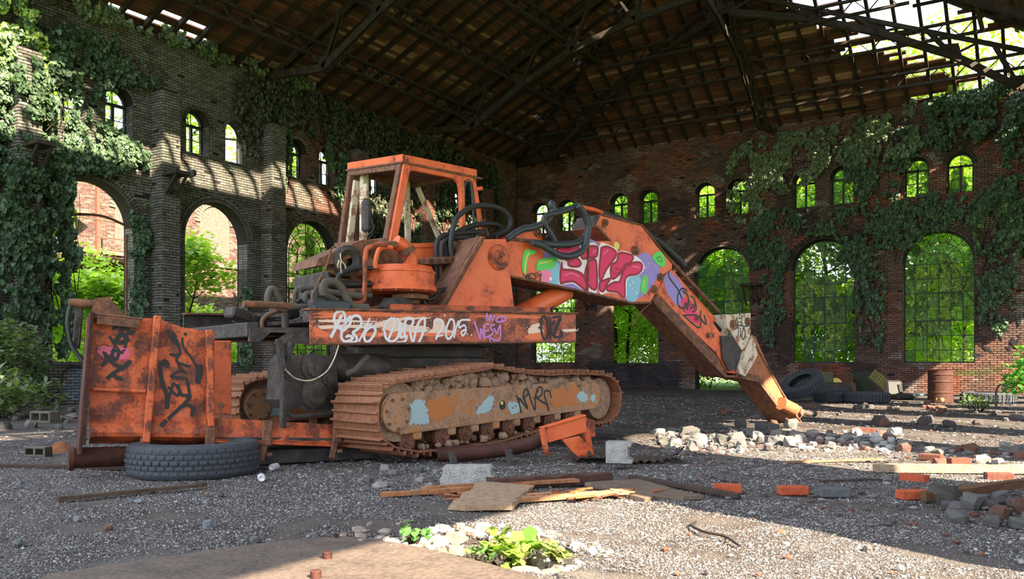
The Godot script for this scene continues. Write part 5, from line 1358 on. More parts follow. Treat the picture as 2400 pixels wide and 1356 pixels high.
func build_cab(ex: Node) -> void:
	var c := node("cab", ex)
	tag(c, "glassless orange cab frame")
	var hull := func(p: Array, q: Array, m: Material, called: String):
		var g := Geo.new(); var o := Vector3.ZERO
		for k in 4: o += (p[k] + q[k]) / 8.0
		g.out4(p[0], p[1], p[2], p[3], o); g.out4(q[0], q[1], q[2], q[3], o)
		for k in 4: g.out4(p[k], p[(k + 1) % 4], q[(k + 1) % 4], q[k], o)
		return put(called, g, m, c)
	var up := func(l: Array, d: float): return l.map(func(v): return v + Vector3(0, d, 0))
	var top := [Vector3(-0.34, 3.585, -1.16), Vector3(0.78, 3.55, -1.16), Vector3(0.80, 3.69, -2.62), Vector3(-0.34, 3.75, -2.62)]
	hull.call(top, up.call(top, -0.085), M.orange, "roof_panel")
	var rim := [Vector3(-0.36, 3.495, -1.145), Vector3(0.86, 3.455, -1.145), Vector3(0.84, 3.60, -2.64), Vector3(-0.36, 3.66, -2.64)]
	hull.call(rim, up.call(rim, -0.022), M.rust, "roof_gutter")
	# posts: [top, bottom, width, depth, material]
	var P := [[Vector3(-0.27, 3.48, -1.2), Vector3(-0.49, 2.42, -1.2), 0.10, 0.11, M.orange], [Vector3(0.55, 3.46, -1.2), Vector3(0.585, 2.60, -1.2), 0.07, 0.075, M.orange], [Vector3(0.74, 3.46, -1.2), Vector3(0.92, 2.60, -1.2), 0.06, 0.06, M.orange],
		[Vector3(-0.30, 3.64, -2.56), Vector3(-0.40, 2.50, -2.72), 0.09, 0.09, M.rust], [Vector3(-0.20, 3.62, -2.40), Vector3(-0.21, 2.50, -2.40), 0.09, 0.10, M.cream], [Vector3(0.49, 3.58, -2.45), Vector3(0.52, 2.50, -2.45), 0.07, 0.08, M.cream],
		[Vector3(0.67, 3.52, -2.45), Vector3(1.10, 2.70, -2.45), 0.06, 0.07, M.cream], [Vector3(-0.26, 3.5, -2.50), Vector3(-0.34, 2.50, -2.60), 0.05, 0.10, M.cream]]
	for p in P: bars([[p[0], p[1]]], p[2], p[3], "post", p[4], c, 0.012)
	# rust edge of the near post and window headers
	bars([[Vector3(-0.335, 3.47, -1.23), Vector3(-0.555, 2.44, -1.23)]], 0.10, 0.045, "post_edge", M.rust, c, 0.006)
	bars([[Vector3(-0.30, 3.445, -1.2), Vector3(0.78, 3.415, -1.2)]], 0.06, 0.07, "header", M.orange, c)
	bars([[Vector3(-0.32, 3.44, -1.2), Vector3(-0.32, 3.60, -2.6)], [Vector3(0.62, 3.47, -1.3), Vector3(0.66, 3.56, -2.5)], [Vector3(-0.3, 3.59, -2.5), Vector3(0.75, 3.55, -2.5)]], 0.06, 0.07, "header", M.rust, c)
	# rounded corners of the window openings
	for q in [[-0.285, 3.415, 1, -1], [0.52, 3.40, -1, -1], [-0.43, 2.50, 1, 1]]:
		var g := Geo.new()
		g.prism(PackedVector2Array([Vector2(q[0], q[1]), Vector2(q[0] + 0.11 * q[2], q[1]), Vector2(q[0] + 0.05 * q[2], q[1] + 0.03 * q[3]), Vector2(q[0] + 0.02 * q[2], q[1] + 0.06 * q[3]), Vector2(q[0], q[1] + 0.13 * q[3])]), -1.22, -1.17)
		put("corner_gusset", g, M.orange, c)
	bars([[Vector3(-0.54, 2.44, -1.2), Vector3(1.0, 2.60, -1.2)]], 0.07, 0.06, "sill", M.orange, c)
	plate([-0.545, 2.45, -0.10, 2.47, 0.95, 2.60, 0.95, 1.70, -0.45, 1.66], -1.21, -1.18, "side_panel", M.orange, c)
	var lp := [Vector3(-0.55, 2.46, -1.2), Vector3(-0.44, 2.60, -2.74), Vector3(-0.44, 1.65, -2.7), Vector3(-0.5, 1.62, -1.2)]
	hull.call(lp, lp.map(func(v): return v + Vector3(0.03, 0, 0)), M.rust, "rear_panel")
	bars([[Vector3(-0.55, 2.50, -1.2), Vector3(-0.44, 2.62, -2.74)]], 0.08, 0.08, "sill", M.rust, c)
	rod(smooth([Vector3(0.61, 2.72, -1.185), Vector3(0.595, 3.0, -1.185), Vector3(0.60, 3.30, -1.185), Vector3(0.65, 3.41, -1.185), Vector3(0.71, 3.34, -1.185), Vector3(0.735, 3.05, -1.185), Vector3(0.76, 2.72, -1.185)], 5), 0.018, "window_seal", M.bluehose, c)
	# remains inside
	var g := Geo.new(); g.at(Vector3(-0.22, 3.0, -2.3), Vector3(0.08, 0.42, 0.18), 0.02); put("switch_box", g, M.iron, c)
	g = Geo.new(); g.at(Vector3(-0.24, 3.32, -2.32), Vector3(0.05, 0.2, 0.16), 0.01); put("fuse_box", g, M.cream, c)
	rod(smooth([Vector3(-0.2, 2.95, -2.2), Vector3(-0.2, 2.8, -2.15), Vector3(-0.25, 2.72, -2.2), Vector3(-0.2, 2.68, -2.3), Vector3(-0.15, 2.78, -2.25), Vector3(-0.22, 2.84, -2.2)], 5), 0.01, "loose_wire", M.rubber, c, 6)
	g = Geo.new(); g.at(Vector3(0.2, 1.62, -1.9), Vector3(1.2, 0.05, 1.3)); put("cab_floor", g, M.iron, c)
	bars([[Vector3(0.78, 3.30, -1.18), Vector3(0.87, 3.32, -1.16)]], 0.05, 0.05, "mirror_stub", M.orange, c)

# ---------------------------------------------------------------- the torn blade and its tyre
var blade_tf := yawed(Vector3(14.498, 0, 28.711), 64.067)
func build_blade() -> void:
	var b := node("dozer_blade", self, blade_tf)
	tag(b, "crumpled rust-orange steel blade with black spray tags propped on a tire", "dozer blade")
	var nz := FastNoiseLite.new(); nz.seed = 4; nz.frequency = 1.6
	var topy := func(x: float) -> float:
		if x < 0.06: return 1.43
		if x < 0.14: return 1.43 - 0.2 * (x - 0.06)
		if x < 0.3: return 1.414 - 0.36 * (x - 0.14)
		return 1.356 - 0.15 * (x - 0.3)
	var sheet := func(x0: float, x1: float, tf: Callable, bf: Callable, bulge: float, called: String, m: Material):
		var g := Geo.new()
		var NX := int((x1 - x0) / 0.03); var NY := 30
		var P := []
		for i in NX + 1:
			for j in NY + 1:
				var x := lerpf(x0, x1, float(i) / NX); var t := float(j) / NY
				var y: float = lerpf(bf.call(x), tf.call(x), t)
				var z := -0.04 - 0.04 * t + 0.02 * nz.get_noise_2d(x * 1.4, y * 1.1)
				z += bulge * sin(clampf((0.22 - t) / 0.22, 0, 1) * PI)
				if t < 0.06: z -= 0.10 * (0.06 - t) / 0.06
				P.append(Vector3(x, y, z))
		for side in [1, -1]:
			for i in NX:
				for j in NY:
					var a: Vector3 = P[i * (NY + 1) + j]; var e: Vector3 = P[(i + 1) * (NY + 1) + j]; var f: Vector3 = P[(i + 1) * (NY + 1) + j + 1]; var h: Vector3 = P[i * (NY + 1) + j + 1]
					var o := Vector3(0, 0, 0.0 if side == 1 else -0.014)
					if side == 1: g.quad(a, e, f, h)
					else: g.quad(a + o, h + o, f + o, e + o)
		return put(called, g, m, b)
	var low := func(x: float) -> float: return 0.30 - 0.05 * (x + 0.5)
	sheet.call(-0.47, 0.60, topy, low, 0.07, "blade_sheet", M.worn)
	sheet.call(0.58, 1.95, func(x): return 0.50 - 0.09 * (x - 0.58), func(x): return 0.25 - 0.08 * (x - 0.58), 0.06, "lower_sheet", M.worn)
	spray("graffiti", TAGS_BLADE, 0.0, b, 0.0001, func(x: float, y: float) -> float:
		var lo: float = low.call(x)
		var t: float = (y - lo) / (topy.call(x) - lo)
		return -0.036 - 0.04 * t + 0.02 * nz.get_noise_2d(x * 1.4, y * 1.1) + 0.07 * sin(clampf((0.22 - t) / 0.22, 0, 1) * PI))
	# ribs
	var rib := [[Vector3(0.085, 1.45, 0.0), Vector3(-0.02, 0.30, 0.03)], [Vector3(0.535, 1.33, 0.0), Vector3(0.545, 0.42, 0.03)]]
	for r in rib:
		var g := Geo.new(); g.bar(r[0], r[1], 0.07, 0.065, Vector3.UP, 0.01); put("rib", g, M.worn, b)
	for r in [[Vector3(-0.02, 0.34, 0.02), Vector3(-0.045, 0.20, 0.03)], [Vector3(0.545, 0.45, 0.03), Vector3(0.53, 0.17, 0.035)]]:
		var g := Geo.new(); g.bar(r[0], r[1], 0.05, 0.085, Vector3.UP, 0.008); put("rib_foot", g, M.rust, b)
	for x in [1.03, 1.74]:
		var g := Geo.new(); g.bar(Vector3(x + 0.05, 0.46, 0.02), Vector3(x + 0.03, 0.22, 0.04), 0.05, 0.09, Vector3.UP, 0.008); g.bar(Vector3(x + 0.02, 0.24, 0.03), Vector3(x - 0.02, 0.06, 0.03), 0.04, 0.06, Vector3.UP, 0.008); g.at(Vector3(x + 0.06, 0.13, 0.03), Vector3(0.06, 0.035, 0.04), 0.006); put("hook", g, M.rust, b)
	rod([Vector3(-0.45, 0.79, 0.0), Vector3(-0.02, 0.762, 0.02)], 0.022, "brace", M.worn, b)
	var g2 := Geo.new(); g2.bar(Vector3(-0.46, 1.455, 0.0), Vector3(-0.04, 1.415, 0.0), 0.10, 0.02, Vector3.UP, 0.004); g2.bar(Vector3(-0.42, 1.40, 0.045), Vector3(-0.08, 1.37, 0.045), 0.012, 0.075); put("top_lip", g2, M.rust, b)
	g2 = Geo.new(); g2.bar(Vector3(-0.46, 1.46, -0.1), Vector3(-0.56, 0.22, -0.02), 0.34, 0.03, Vector3.RIGHT, 0.004); put("end_plate", g2, M.rust_dark, b)
	g2 = Geo.new(); g2.bar(Vector3(-0.47, 1.42, -0.03), Vector3(-0.53, 0.30, -0.01), 0.05, 0.05, Vector3.UP, 0.006); put("edge_bar", g2, M.rust, b)
	rod([Vector3(-0.63, 0.19, -0.02), Vector3(-0.05, 0.17, -0.10)], 0.09, "rolled_lip", M.rust_dark, b, 18)
	rod([Vector3(-0.64, 0.185, -0.02), Vector3(-0.60, 0.185, -0.02)], 0.105, "lip_end", M.rust_dark, b, 18)
	g2 = Geo.new(); g2.bar(Vector3(-0.1, 0.34, -0.35), Vector3(2.15, 0.22, -0.35), 0.6, 0.03); put("back_plate", g2, M.iron, b)
	g2 = Geo.new(); g2.bar(Vector3(0.62, 0.09, -0.30), Vector3(2.3, 0.08, -0.30), 0.35, 0.14, Vector3.UP, 0.01); put("cutting_edge", g2, M.iron, b)
	# bracket and broken lift cylinder behind the top corner
	for z in [-0.16, -0.24]:
		plate([-0.46, 1.40, -0.42, 1.60, -0.30, 1.62, -0.28, 1.58, -0.12, 1.40], z, z + 0.02, "lift_bracket", M.rust, b)
	rod([Vector3(-0.62, 1.56, -0.25), Vector3(-0.40, 1.55, -0.25)], 0.04, "lift_pin", M.rust, b)
	g2 = Geo.new(); g2.bar(Vector3(-0.53, 1.56, -0.28), Vector3(-0.56, 1.15, -0.3), 0.08, 0.06, Vector3.UP, 0.01); put("lift_arm", g2, M.iron, b)
	rod(smooth([Vector3(-0.60, 1.56, -0.24), Vector3(-0.63, 1.40, -0.24), Vector3(-0.60, 1.18, -0.24), Vector3(-0.50, 1.02, -0.2)], 5), 0.02, "hose", M.rubber, b)
	g2 = Geo.new(); g2.at(Vector3(0.70, 0.88, -0.32), Vector3(0.22, 0.72, 0.03), 0.005); put("side_plate", g2, M.orange, b)
	pin(b, Vector3(0.64, 0.62, 0.02), 0.03, "ring", M.rust, 0.03)
	rod([Vector3(0.64, 0.60, 0.02), Vector3(0.63, 0.42, 0.02)], 0.012, "rod", M.rust, b)
	# the other torn end, under the track
	var r := node("steel_bracket", self, yawed(Vector3(17.059, 0, 26.029), 58.067))
	tag(r, "bent orange steel bracket with lugs sticking out under the near track", "scrap metal")
	plate([0.03, 0.355, 0.03, 0.24, 0.10, 0.215, 0.54, 0.31, 0.52, 0.475], -0.06, -0.03, "web", M.orange, r)
	g2 = Geo.new(); g2.bar(Vector3(0.02, 0.36, -0.06), Vector3(0.52, 0.48, -0.06), 0.1, 0.02, Vector3.UP, 0.004); put("flange", g2, M.orange, r)
	g2 = Geo.new(); g2.bar(Vector3(0.0, 0.36, 0.0), Vector3(0.04, 0.12, 0.02), 0.05, 0.05, Vector3.UP, 0.006); g2.at(Vector3(0.06, 0.105, 0.03), Vector3(0.08, 0.02, 0.05)); put("hook", g2, M.worn, r)
	plate([0.24, 0.24, 0.44, 0.27, 0.60, 0.12, 0.62, 0.06, 0.57, 0.05, 0.44, 0.05, 0.37, 0.10], -0.04, -0.01, "lug", M.orange, r)
	plate([0.47, 0.46, 0.55, 0.46, 0.63, 0.12, 0.57, 0.11], -0.10, -0.05, "end_plate", M.worn, r)
	plate([0.55, 0.46, 0.68, 0.42, 0.69, 0.25, 0.60, 0.24], -0.14, -0.11, "side_lug", M.worn, r)
	pin(r, Vector3(0.555, 0.09, -0.01), 0.02, "pin", M.iron, 0.02)
	rod(smooth([Vector3(-0.95, 0.10, -0.45), Vector3(-0.5, 0.12, -0.3), Vector3(-0.1, 0.19, -0.14), Vector3(0.05, 0.26, -0.10)], 4), 0.075, "torn_trough", M.rust_dark, r, 10)
	for x in [-0.35, -0.95]:
		g2 = Geo.new(); g2.bar(Vector3(x, 0.16, -0.05), Vector3(x + 0.02, 0.0, -0.03), 0.04, 0.07, Vector3.UP, 0.006); put("post", g2, M.iron, r)
	tyre_thing(yawed(Vector3(14.76, 0.155, 28.41), 10), 0.59, 0.31, true, "large dusty tire lying flat under the orange blade")
func tyre_thing(tf: Transform3D, R: float, w: float, blocks: bool, label: String) -> Node3D:
	var o := node("tire", self, tf)
	tag(o, label, "tire", "old tires lying about the hall")
	var g := Geo.new()
	var h := w * 0.5
	var r0 := R * 0.55
	g.lathe([Vector2(r0, -h * 0.7), Vector2(r0 + 0.03, -h * 0.78), Vector2(R * 0.8, -h * 1.0), Vector2(R * 0.93, -h * 0.92), Vector2(R - 0.02, -h * 0.75), Vector2(R - 0.012, 0), Vector2(R - 0.02, h * 0.75), Vector2(R * 0.93, h * 0.92), Vector2(R * 0.8, h * 1.0), Vector2(r0 + 0.03, h * 0.78), Vector2(r0, h * 0.7), Vector2(r0 + 0.02, h * 0.55), Vector2(R - 0.06, h * 0.5), Vector2(R - 0.06, -h * 0.5), Vector2(r0 + 0.02, -h * 0.55), Vector2(r0, -h * 0.7)], 48)
	put("tire_wall", g, M.tyre, o)
	var k := 46 if blocks else 40
	var bl := Geo.new(); bl.at(Vector3.ZERO, Vector3(0.03, w * 0.75 / 5.0 - 0.012, TAU * R / k - 0.014), 0.006)
	var bm := bl.mesh(M.tyre)
	if blocks:
		for i in k:
			for row in 5:
				var a := TAU * (i + 0.5 * (row % 2)) / k
				var y := (row - 2) * w * 0.75 / 5.0
				var rr := R - 0.012 - 0.008 * absf(row - 2)
				put_mesh("tread_block", bm, o, Transform3D(Basis(Vector3(cos(a), 0, sin(a)), Vector3.UP, Vector3(-sin(a), 0, cos(a))), Vector3(cos(a) * rr, y, sin(a) * rr)))
	else:
		var tg := Geo.new()
		for i in k:
			var a := TAU * i / k
			for row in 3:
				tg.box(Transform3D(Basis(Vector3(cos(a), 0, sin(a)), Vector3.UP, Vector3(-sin(a), 0, cos(a))) * Basis(Vector3.RIGHT, 0.3), Vector3(cos(a) * (R - 0.01), (row - 1) * w * 0.24, sin(a) * (R - 0.01))), Vector3(0.03, w * 0.2, TAU * R / k * 0.7))
		put("tread", tg, M.tyre, o)
	return o

# ---------------------------------------------------------------- loose things
func thing(called: String, tf: Transform3D, label: String, cat: String, group := "") -> Node3D:
	var o := node(called, self, tf)
	tag(o, label, cat, group)
	return o
func solid(called: String, g: Geo, m: Material, tf: Transform3D, label: String, cat: String, group := "") -> MeshInstance3D:
	var o := put(called, g, m, self, tf)
	tag(o, label, cat, group)
	return o
func wavy(s: Vector3, sd: int, k := 8, jag := 0.03) -> Geo:
	# a plank with splintered ends and slightly uneven faces
	var r := RandomNumberGenerator.new(); r.seed = sd
	var g := Geo.new()
	var top := []; var bot := []
	for i in k + 1:
		var x := lerpf(-s.x / 2, s.x / 2, float(i) / k)
		var row := []; var rb := []
		for j in 4:
			var z := lerpf(-s.z / 2, s.z / 2, j / 3.0)
			var xe := x + (r.randf_range(-jag, jag) * s.x if i == 0 or i == k else 0.0)
			row.append(Vector3(xe, s.y / 2 + r.randf_range(-0.15, 0.15) * s.y, z + r.randf_range(-0.06, 0.06) * s.z)); rb.append(Vector3(xe, -s.y / 2, z))
		top.append(row); bot.append(rb)
	for i in k:
		for j in 3:
			g.quad(top[i][j], top[i][j + 1], top[i + 1][j + 1], top[i + 1][j]); g.quad(bot[i][j], bot[i + 1][j], bot[i + 1][j + 1], bot[i][j + 1])
		g.quad(bot[i][0], top[i][0], top[i + 1][0], bot[i + 1][0]); g.quad(bot[i][3], bot[i + 1][3], top[i + 1][3], top[i][3])
	for j in 3:
		g.quad(bot[0][j], bot[0][j + 1], top[0][j + 1], top[0][j]); g.quad(bot[k][j], top[k][j], top[k][j + 1], bot[k][j + 1])
	return g
func between(a: Vector3, b: Vector3) -> Transform3D:
	var x := (b - a).normalized(); var z := x.cross(Vector3.UP).normalized()
	return Transform3D(Basis(x, z.cross(x), z), (a + b) * 0.5)
func brick_geo(sd: int, c: Color) -> Geo:
	var g := Geo.new(); g.col = c
	g.at(Vector3(0, 0.034, 0), Vector3(0.22, 0.068, 0.105), 0.006)
	return g
func build_things() -> void:
	tyre_thing(Transform3D(Basis(Vector3(1, 0, 0.6).normalized(), 0.62), Vector3(15.55, 0.50, 10.1)), 0.56, 0.30, false, "dark tire tilted up against the others, right of the dipper tip")
	tyre_thing(yawed(Vector3(16.1, 0.14, 9.2), 0), 0.45, 0.27, false, "tire lying flat half hidden behind the tilted tire")
	tyre_thing(yawed(Vector3(17.05, 0.15, 9.3), 0), 0.57, 0.29, false, "tire lying flat in front of the wrecked car seat")
	tyre_thing(yawed(Vector3(19.75, 0.15, 7.75), 0), 0.66, 0.29, false, "wide dark tire lying flat right of the oil barrel")
	tyre_thing(yawed(Vector3(15.15, 0.14, 5.2), 0), 0.55, 0.27, false, "tire lying flat in deep shade before the green slabs")
	# oil barrel
	var b := thing("oil_barrel", Transform3D(Basis(), Vector3(18.68, 0, 8.3)), "rusty brown oil barrel standing below the last arched window", "barrel")
	var g := Geo.new()
	var pr := [Vector2(0, 0.0), Vector2(0.30, 0.0), Vector2(0.315, 0.02)]
	for k in 3:
		var y: float = [0.28, 0.57, 0.75][k]
		pr.append_array([Vector2(0.305, y - 0.03), Vector2(0.318, y), Vector2(0.305, y + 0.03)])
	pr.append_array([Vector2(0.305, 0.86), Vector2(0.317, 0.875), Vector2(0.295, 0.88), Vector2(0.29, 0.80), Vector2(0, 0.79)])
	g.lathe(pr, 32); put("barrel_body", g, M.rust_dark, b)
	for k in 2:
		g = Geo.new(); g.lathe([Vector2(0, 0), Vector2(0.05, 0), Vector2(0.05, 0.006), Vector2(0, 0.006)], 16, Transform3D(Basis(Vector3(1, 0, 0), PI / 2), Vector3(-0.02 + 0.1 * k, 0.10, 0.30))); put("yellow_mark", g, M.tag_yellow, b)
	# concrete slabs with a painted half disc, trough, louvre panel, seat
	solid("concrete_slab", boxgeo(Vector3(0.85, 0.75, 0.12), 0.02, lin(0.62, 0.66, 0.52)), M.concrete, yawed(Vector3(14.45, 0.375, 3.4), 4), "mossy pale slab leaning on the wall behind the tilted tire", "slab")
	var s2 := thing("concrete_slab", yawed(Vector3(15.15, 0.33, 3.3), 0), "orange-stained slab with a yellow half disc painted on it", "slab")
	put("slab", boxgeo(Vector3(0.7, 0.62, 0.1), 0.02, lin(0.62, 0.42, 0.36)), M.concrete, s2)
	g = Geo.new()
	for k in 16:
		var a := PI * k / 16; var c := PI * (k + 1) / 16
		g.tri(Vector3(-0.2, 0.02, 0.056), Vector3(-0.2 + cos(a) * 0.22, 0.02 + sin(a) * 0.22, 0.056), Vector3(-0.2 + cos(c) * 0.22, 0.02 + sin(c) * 0.22, 0.056))
	put("painted_disc", g, M.tag_yellow, s2)
	solid("concrete_slab", boxgeo(Vector3(0.75, 0.78, 0.14), 0.02, lin(0.40, 0.45, 0.36)), M.concrete, yawed(Vector3(15.8, 0.39, 2.9), -4), "dark green slab standing behind the slatted panel", "slab")
	var tr := thing("steel_trough", yawed(Vector3(15.15, 0, 4.1), -2), "dark open steel trough in front of the slabs", "trough")
	g = Geo.new(); g.at(Vector3(0, 0.28, 0), Vector3(1.1, 0.3, 0.5)); put("trough_body", g, M.iron, tr)
	g = Geo.new(); g.bar(Vector3(0.5, 0.44, 0.25), Vector3(0.66, 0.1, 0.3), 0.03, 0.06); put("end_flap", g, M.rust, tr)
	for x in [-0.45, 0.45]:
		g = Geo.new(); g.at(Vector3(x, 0.065, 0), Vector3(0.08, 0.13, 0.4)); put("foot", g, M.iron, tr)
	var lp := thing("slatted_panel", Transform3D(Basis(Vector3(0, 0, 1), deg_to_rad(-40)), Vector3(16.45, 0.44, 3.5)), "yellowish slatted panel leaning over behind the car seat", "panel")
	for k in 9:
		g = Geo.new(); g.col = jit(lin(0.62, 0.60, 0.34), 0.1); g.box(Transform3D(Basis(Vector3(1, 0, 0), 0.25), Vector3(-0.40 + 0.1 * k, 0, 0)), Vector3(0.086, 0.34, 0.025), 0.004); put("slat", g, M.board, lp)
	for y in [-0.16, 0.16]:
		g = Geo.new(); g.col = lin(0.5, 0.48, 0.3); g.at(Vector3(0, y, -0.03), Vector3(0.92, 0.04, 0.03)); put("rail", g, M.board, lp)
	var se := thing("car_seat", yawed(Vector3(17.45, 0, 7.7), 30), "torn dark car seat slumped between the tire and the barrel", "seat")
	put("backrest", boxgeo(Vector3(0.46, 0.50, 0.16), 0.06, Color.WHITE), M.rubber, se, yawed(Vector3(0, 0.33, 0), 0, 0, -12))
	put("cushion", boxgeo(Vector3(0.52, 0.16, 0.5), 0.05, Color.WHITE), M.rubber, se, yawed(Vector3(0.12, 0.12, 0.2), 12))
	put("torn_cover", boxgeo(Vector3(0.08, 0.36, 0.02), 0.005, lin(0.36, 0.38, 0.38)), M.concrete, se, yawed(Vector3(0.14, 0.30, 0.11), 0, 8, -12))
	for k in 4:
		solid("painted_board", boxgeo(Vector3(0.5, 0.02, 0.16), 0.004, lin(0.36, 0.50, 0.62)), M.board, yawed(Vector3(17.3 + 0.13 * k, 0.02 + 0.03 * k, 4.6 + 0.2 * (k % 2)), 25 * k), ["pale blue board lying lowest in the pile behind the seat", "pale blue board second in the pile behind the seat", "pale blue board third in the pile behind the seat", "pale blue board on top of the pile behind the seat"][k], "board")
	var hp := thing("bent_rail", yawed(Vector3(20.25, 0, 10.6), -20), "bent grey tube hoop standing among the leaves at right", "rail")
	rod(smooth([Vector3(-0.16, 0, 0), Vector3(-0.16, 0.35, 0), Vector3(-0.1, 0.52, 0), Vector3(0.02, 0.54, 0), Vector3(0.1, 0.46, 0)], 5), 0.025, "tube", M.greyhose, hp)
	rod([Vector3(0.05, 0.5, 0.02), Vector3(0.18, 0.0, 0.05)], 0.02, "prop", M.concrete, hp)
	# concrete blocks
	var cb := thing("concrete_block", yawed(Vector3(17.30, 0.0, 27.62), 28), "long pale concrete block lying in front of the near track", "concrete block")
	g = Geo.new(); g.prism(PackedVector2Array([Vector2(-0.215, 0), Vector2(0.21, 0), Vector2(0.225, 0.08), Vector2(0.195, 0.105), Vector2(0.20, 0.15), Vector2(0.18, 0.165), Vector2(-0.20, 0.158), Vector2(-0.205, 0.09), Vector2(-0.225, 0.06)]), -0.10, 0.10); put("block", g, M.concrete, cb)
	cb = thing("concrete_block", yawed(Vector3(17.86, 0.065, 25.95), 20), "upright grey concrete block on the corrugated sheet", "concrete block")
	g = Geo.new(); g.prism(PackedVector2Array([Vector2(-0.10, 0), Vector2(0.10, 0), Vector2(0.15, 0.0), Vector2(0.15, 0.03), Vector2(0.11, 0.05), Vector2(0.105, 0.155), Vector2(0.14, 0.165), Vector2(0.14, 0.19), Vector2(0.10, 0.20), Vector2(-0.10, 0.20)]), -0.1, 0.1); put("block", g, M.concrete, cb)
	corrugated()
	hollow_block(Vector3(12.05, 0.0, 28.4), 20, 0.55, "hollow concrete block on the dark floor at far left")
	hollow_block(Vector3(6.6, 0.0, 25.4), 10, 1.0, "greenish hollow block lying by the left bush")
	g = Geo.new(); g.col = lin(0.80, 0.60, 0.45); g.lathe([Vector2(0, 0.13), Vector2(0.06, 0.11), Vector2(0.14, 0.05), Vector2(0.22, 0.0)], 14); solid("sand_heap", g, M.mud, Transform3D(Basis(), Vector3(11.7, -0.01, 27.95)), "small heap of orange sand left of the blade", "sand")
	# cans
	for k in 2:
		g = Geo.new(); g.lathe([Vector2(0, 0), Vector2(0.028, 0), Vector2(0.033, 0.01), Vector2(0.033, 0.10), Vector2(0.028, 0.115), Vector2(0.02, 0.115), Vector2(0, 0.108)], 20)
		solid("spray_can", g, M.can, Transform3D(Basis(Vector3(0, 1, 0), 0.9 - k * 0.5) * Basis(Vector3(1, 0, 0), PI / 2), [Vector3(15.68, 0.04, 28.42), Vector3(15.2, 0.04, 27.82)][k]), ["pale can lying with its end to the viewer right of the big tire", "grey can lying on its side in shade behind the other can"][k], "can")
	# plate in the foreground with bolts
	var fp := thing("foundation_slab", Transform3D(Basis(), Vector3(18.3, 0, 30.6)), "smooth brown slab with rusty bolts at the bottom edge", "slab")
	g = Geo.new(); g.col = lin(0.60, 0.53, 0.48)
	var pl := PackedVector2Array()
	for p in [[17.55, 31.25], [17.80, 30.35], [17.90, 30.10], [18.08, 29.88], [18.30, 29.84], [18.53, 29.86], [18.9, 29.92], [19.40, 30.05], [20.1, 30.3], [20.3, 31.0], [19.5, 32.0], [18.0, 32.0]]: pl.append(Vector2(p[0] - 18.3, -(p[1] - 30.6)))
	g.prism(pl, 0.0, 0.035, Transform3D(Basis(Vector3(1, 0, 0), Vector3(0, 0, -1), Vector3(0, 1, 0)), Vector3.ZERO)); put("slab", g, M.slab, fp)
	for q in [[18.40, 30.33, 1.0], [18.64, 30.64, 1.0], [18.06, 29.93, 0.6]]:
		g = Geo.new(); g.lathe([Vector2(0, 0.0), Vector2(0.026, 0.0), Vector2(0.026, 0.03), Vector2(0.022, 0.036), Vector2(0, 0.036)], 6, Transform3D(Basis().scaled(Vector3(q[2], q[2], q[2])), Vector3(q[0] - 18.3, 0.035, q[1] - 30.6))); put("bolt", g, M.rust_dark, fp)
	# planks and beams on the floor: [from, to, width, thickness, colour, label]
	var pk := [
		[Vector3(15.3, 0.02, 29.98), Vector3(15.62, 0.03, 28.95), 0.06, 0.03, lin(0.42, 0.36, 0.31), "long thin plank in front of the big tire"],
		[Vector3(17.2, 0.03, 28.56), Vector3(17.85, 0.03, 27.55), 0.07, 0.03, lin(0.86, 0.60, 0.42), "split pale plank lying nearest among the splinters"],
		[Vector3(17.3, 0.04, 28.2), Vector3(18.1, 0.05, 27.2), 0.06, 0.03, lin(0.80, 0.58, 0.42), "split pale plank behind the other in the splinters"],
		[Vector3(17.62, 0.05, 27.78), Vector3(18.25, 0.05, 26.86), 0.10, 0.08, lin(0.42, 0.31, 0.26), "square brown beam stub behind the splinters"],
		[Vector3(18.1, 0.03, 28.35), Vector3(18.72, 0.04, 27.45), 0.09, 0.03, lin(0.86, 0.66, 0.50), "pale splintered plank right of the cracked board"],
		[Vector3(18.33, 0.03, 26.63), Vector3(19.45, 0.03, 27.16), 0.08, 0.03, lin(0.35, 0.29, 0.26), "dark narrow plank running toward the orange brick"],
		[Vector3(20.04, 0.05, 24.92), Vector3(21.9, 0.06, 24.0), 0.14, 0.07, lin(0.78, 0.72, 0.64), "long pale beam across the sunlit gravel at right"],
		[Vector3(20.62, 0.05, 26.62), Vector3(21.6, 0.14, 25.3), 0.10, 0.06, lin(0.52, 0.39, 0.27), "brown beam resting on the rubble at the right edge"],
		[Vector3(19.1, 0.02, 24.7), Vector3(19.9, 0.03, 23.9), 0.05, 0.02, lin(0.66, 0.55, 0.46), "thin lath on the sunlit gravel behind the bricks"],
		[Vector3(12.4, 0.02, 29.3), Vector3(14.1, 0.03, 28.6), 0.1, 0.03, lin(0.34, 0.28, 0.25), "dark board lying left of the big tire"],
		[Vector3(19.75, 0.015, 25.9), Vector3(20.15, 0.02, 25.55), 0.06, 0.02, lin(0.36, 0.31, 0.29), "short dark batten between bricks at right"],
	]
	for i in pk.size():
		var q = pk[i]
		var L: float = (q[1] - q[0]).length()
		var gg := wavy(Vector3(L, q[3], q[2]), 300 + i)
		for k in gg.c.size(): gg.c[k] = q[4]
		solid("plank", gg, M.wood, between(q[0], q[1]), q[5], "plank")
	var bd := wavy(Vector3(0.92, 0.04, 0.44), 77, 10, 0.05)
	for k in bd.c.size(): bd.c[k] = lin(0.80, 0.70, 0.60)
	solid("cracked_board", bd, M.wood, between(Vector3(18.15, 0.03, 28.68), Vector3(17.78, 0.05, 27.76)), "wide cracked pale board in the sun at centre", "board")
	bd = wavy(Vector3(0.95, 0.03, 0.5), 78, 8, 0.08)
	for k in bd.c.size(): bd.c[k] = lin(0.70, 0.60, 0.52)
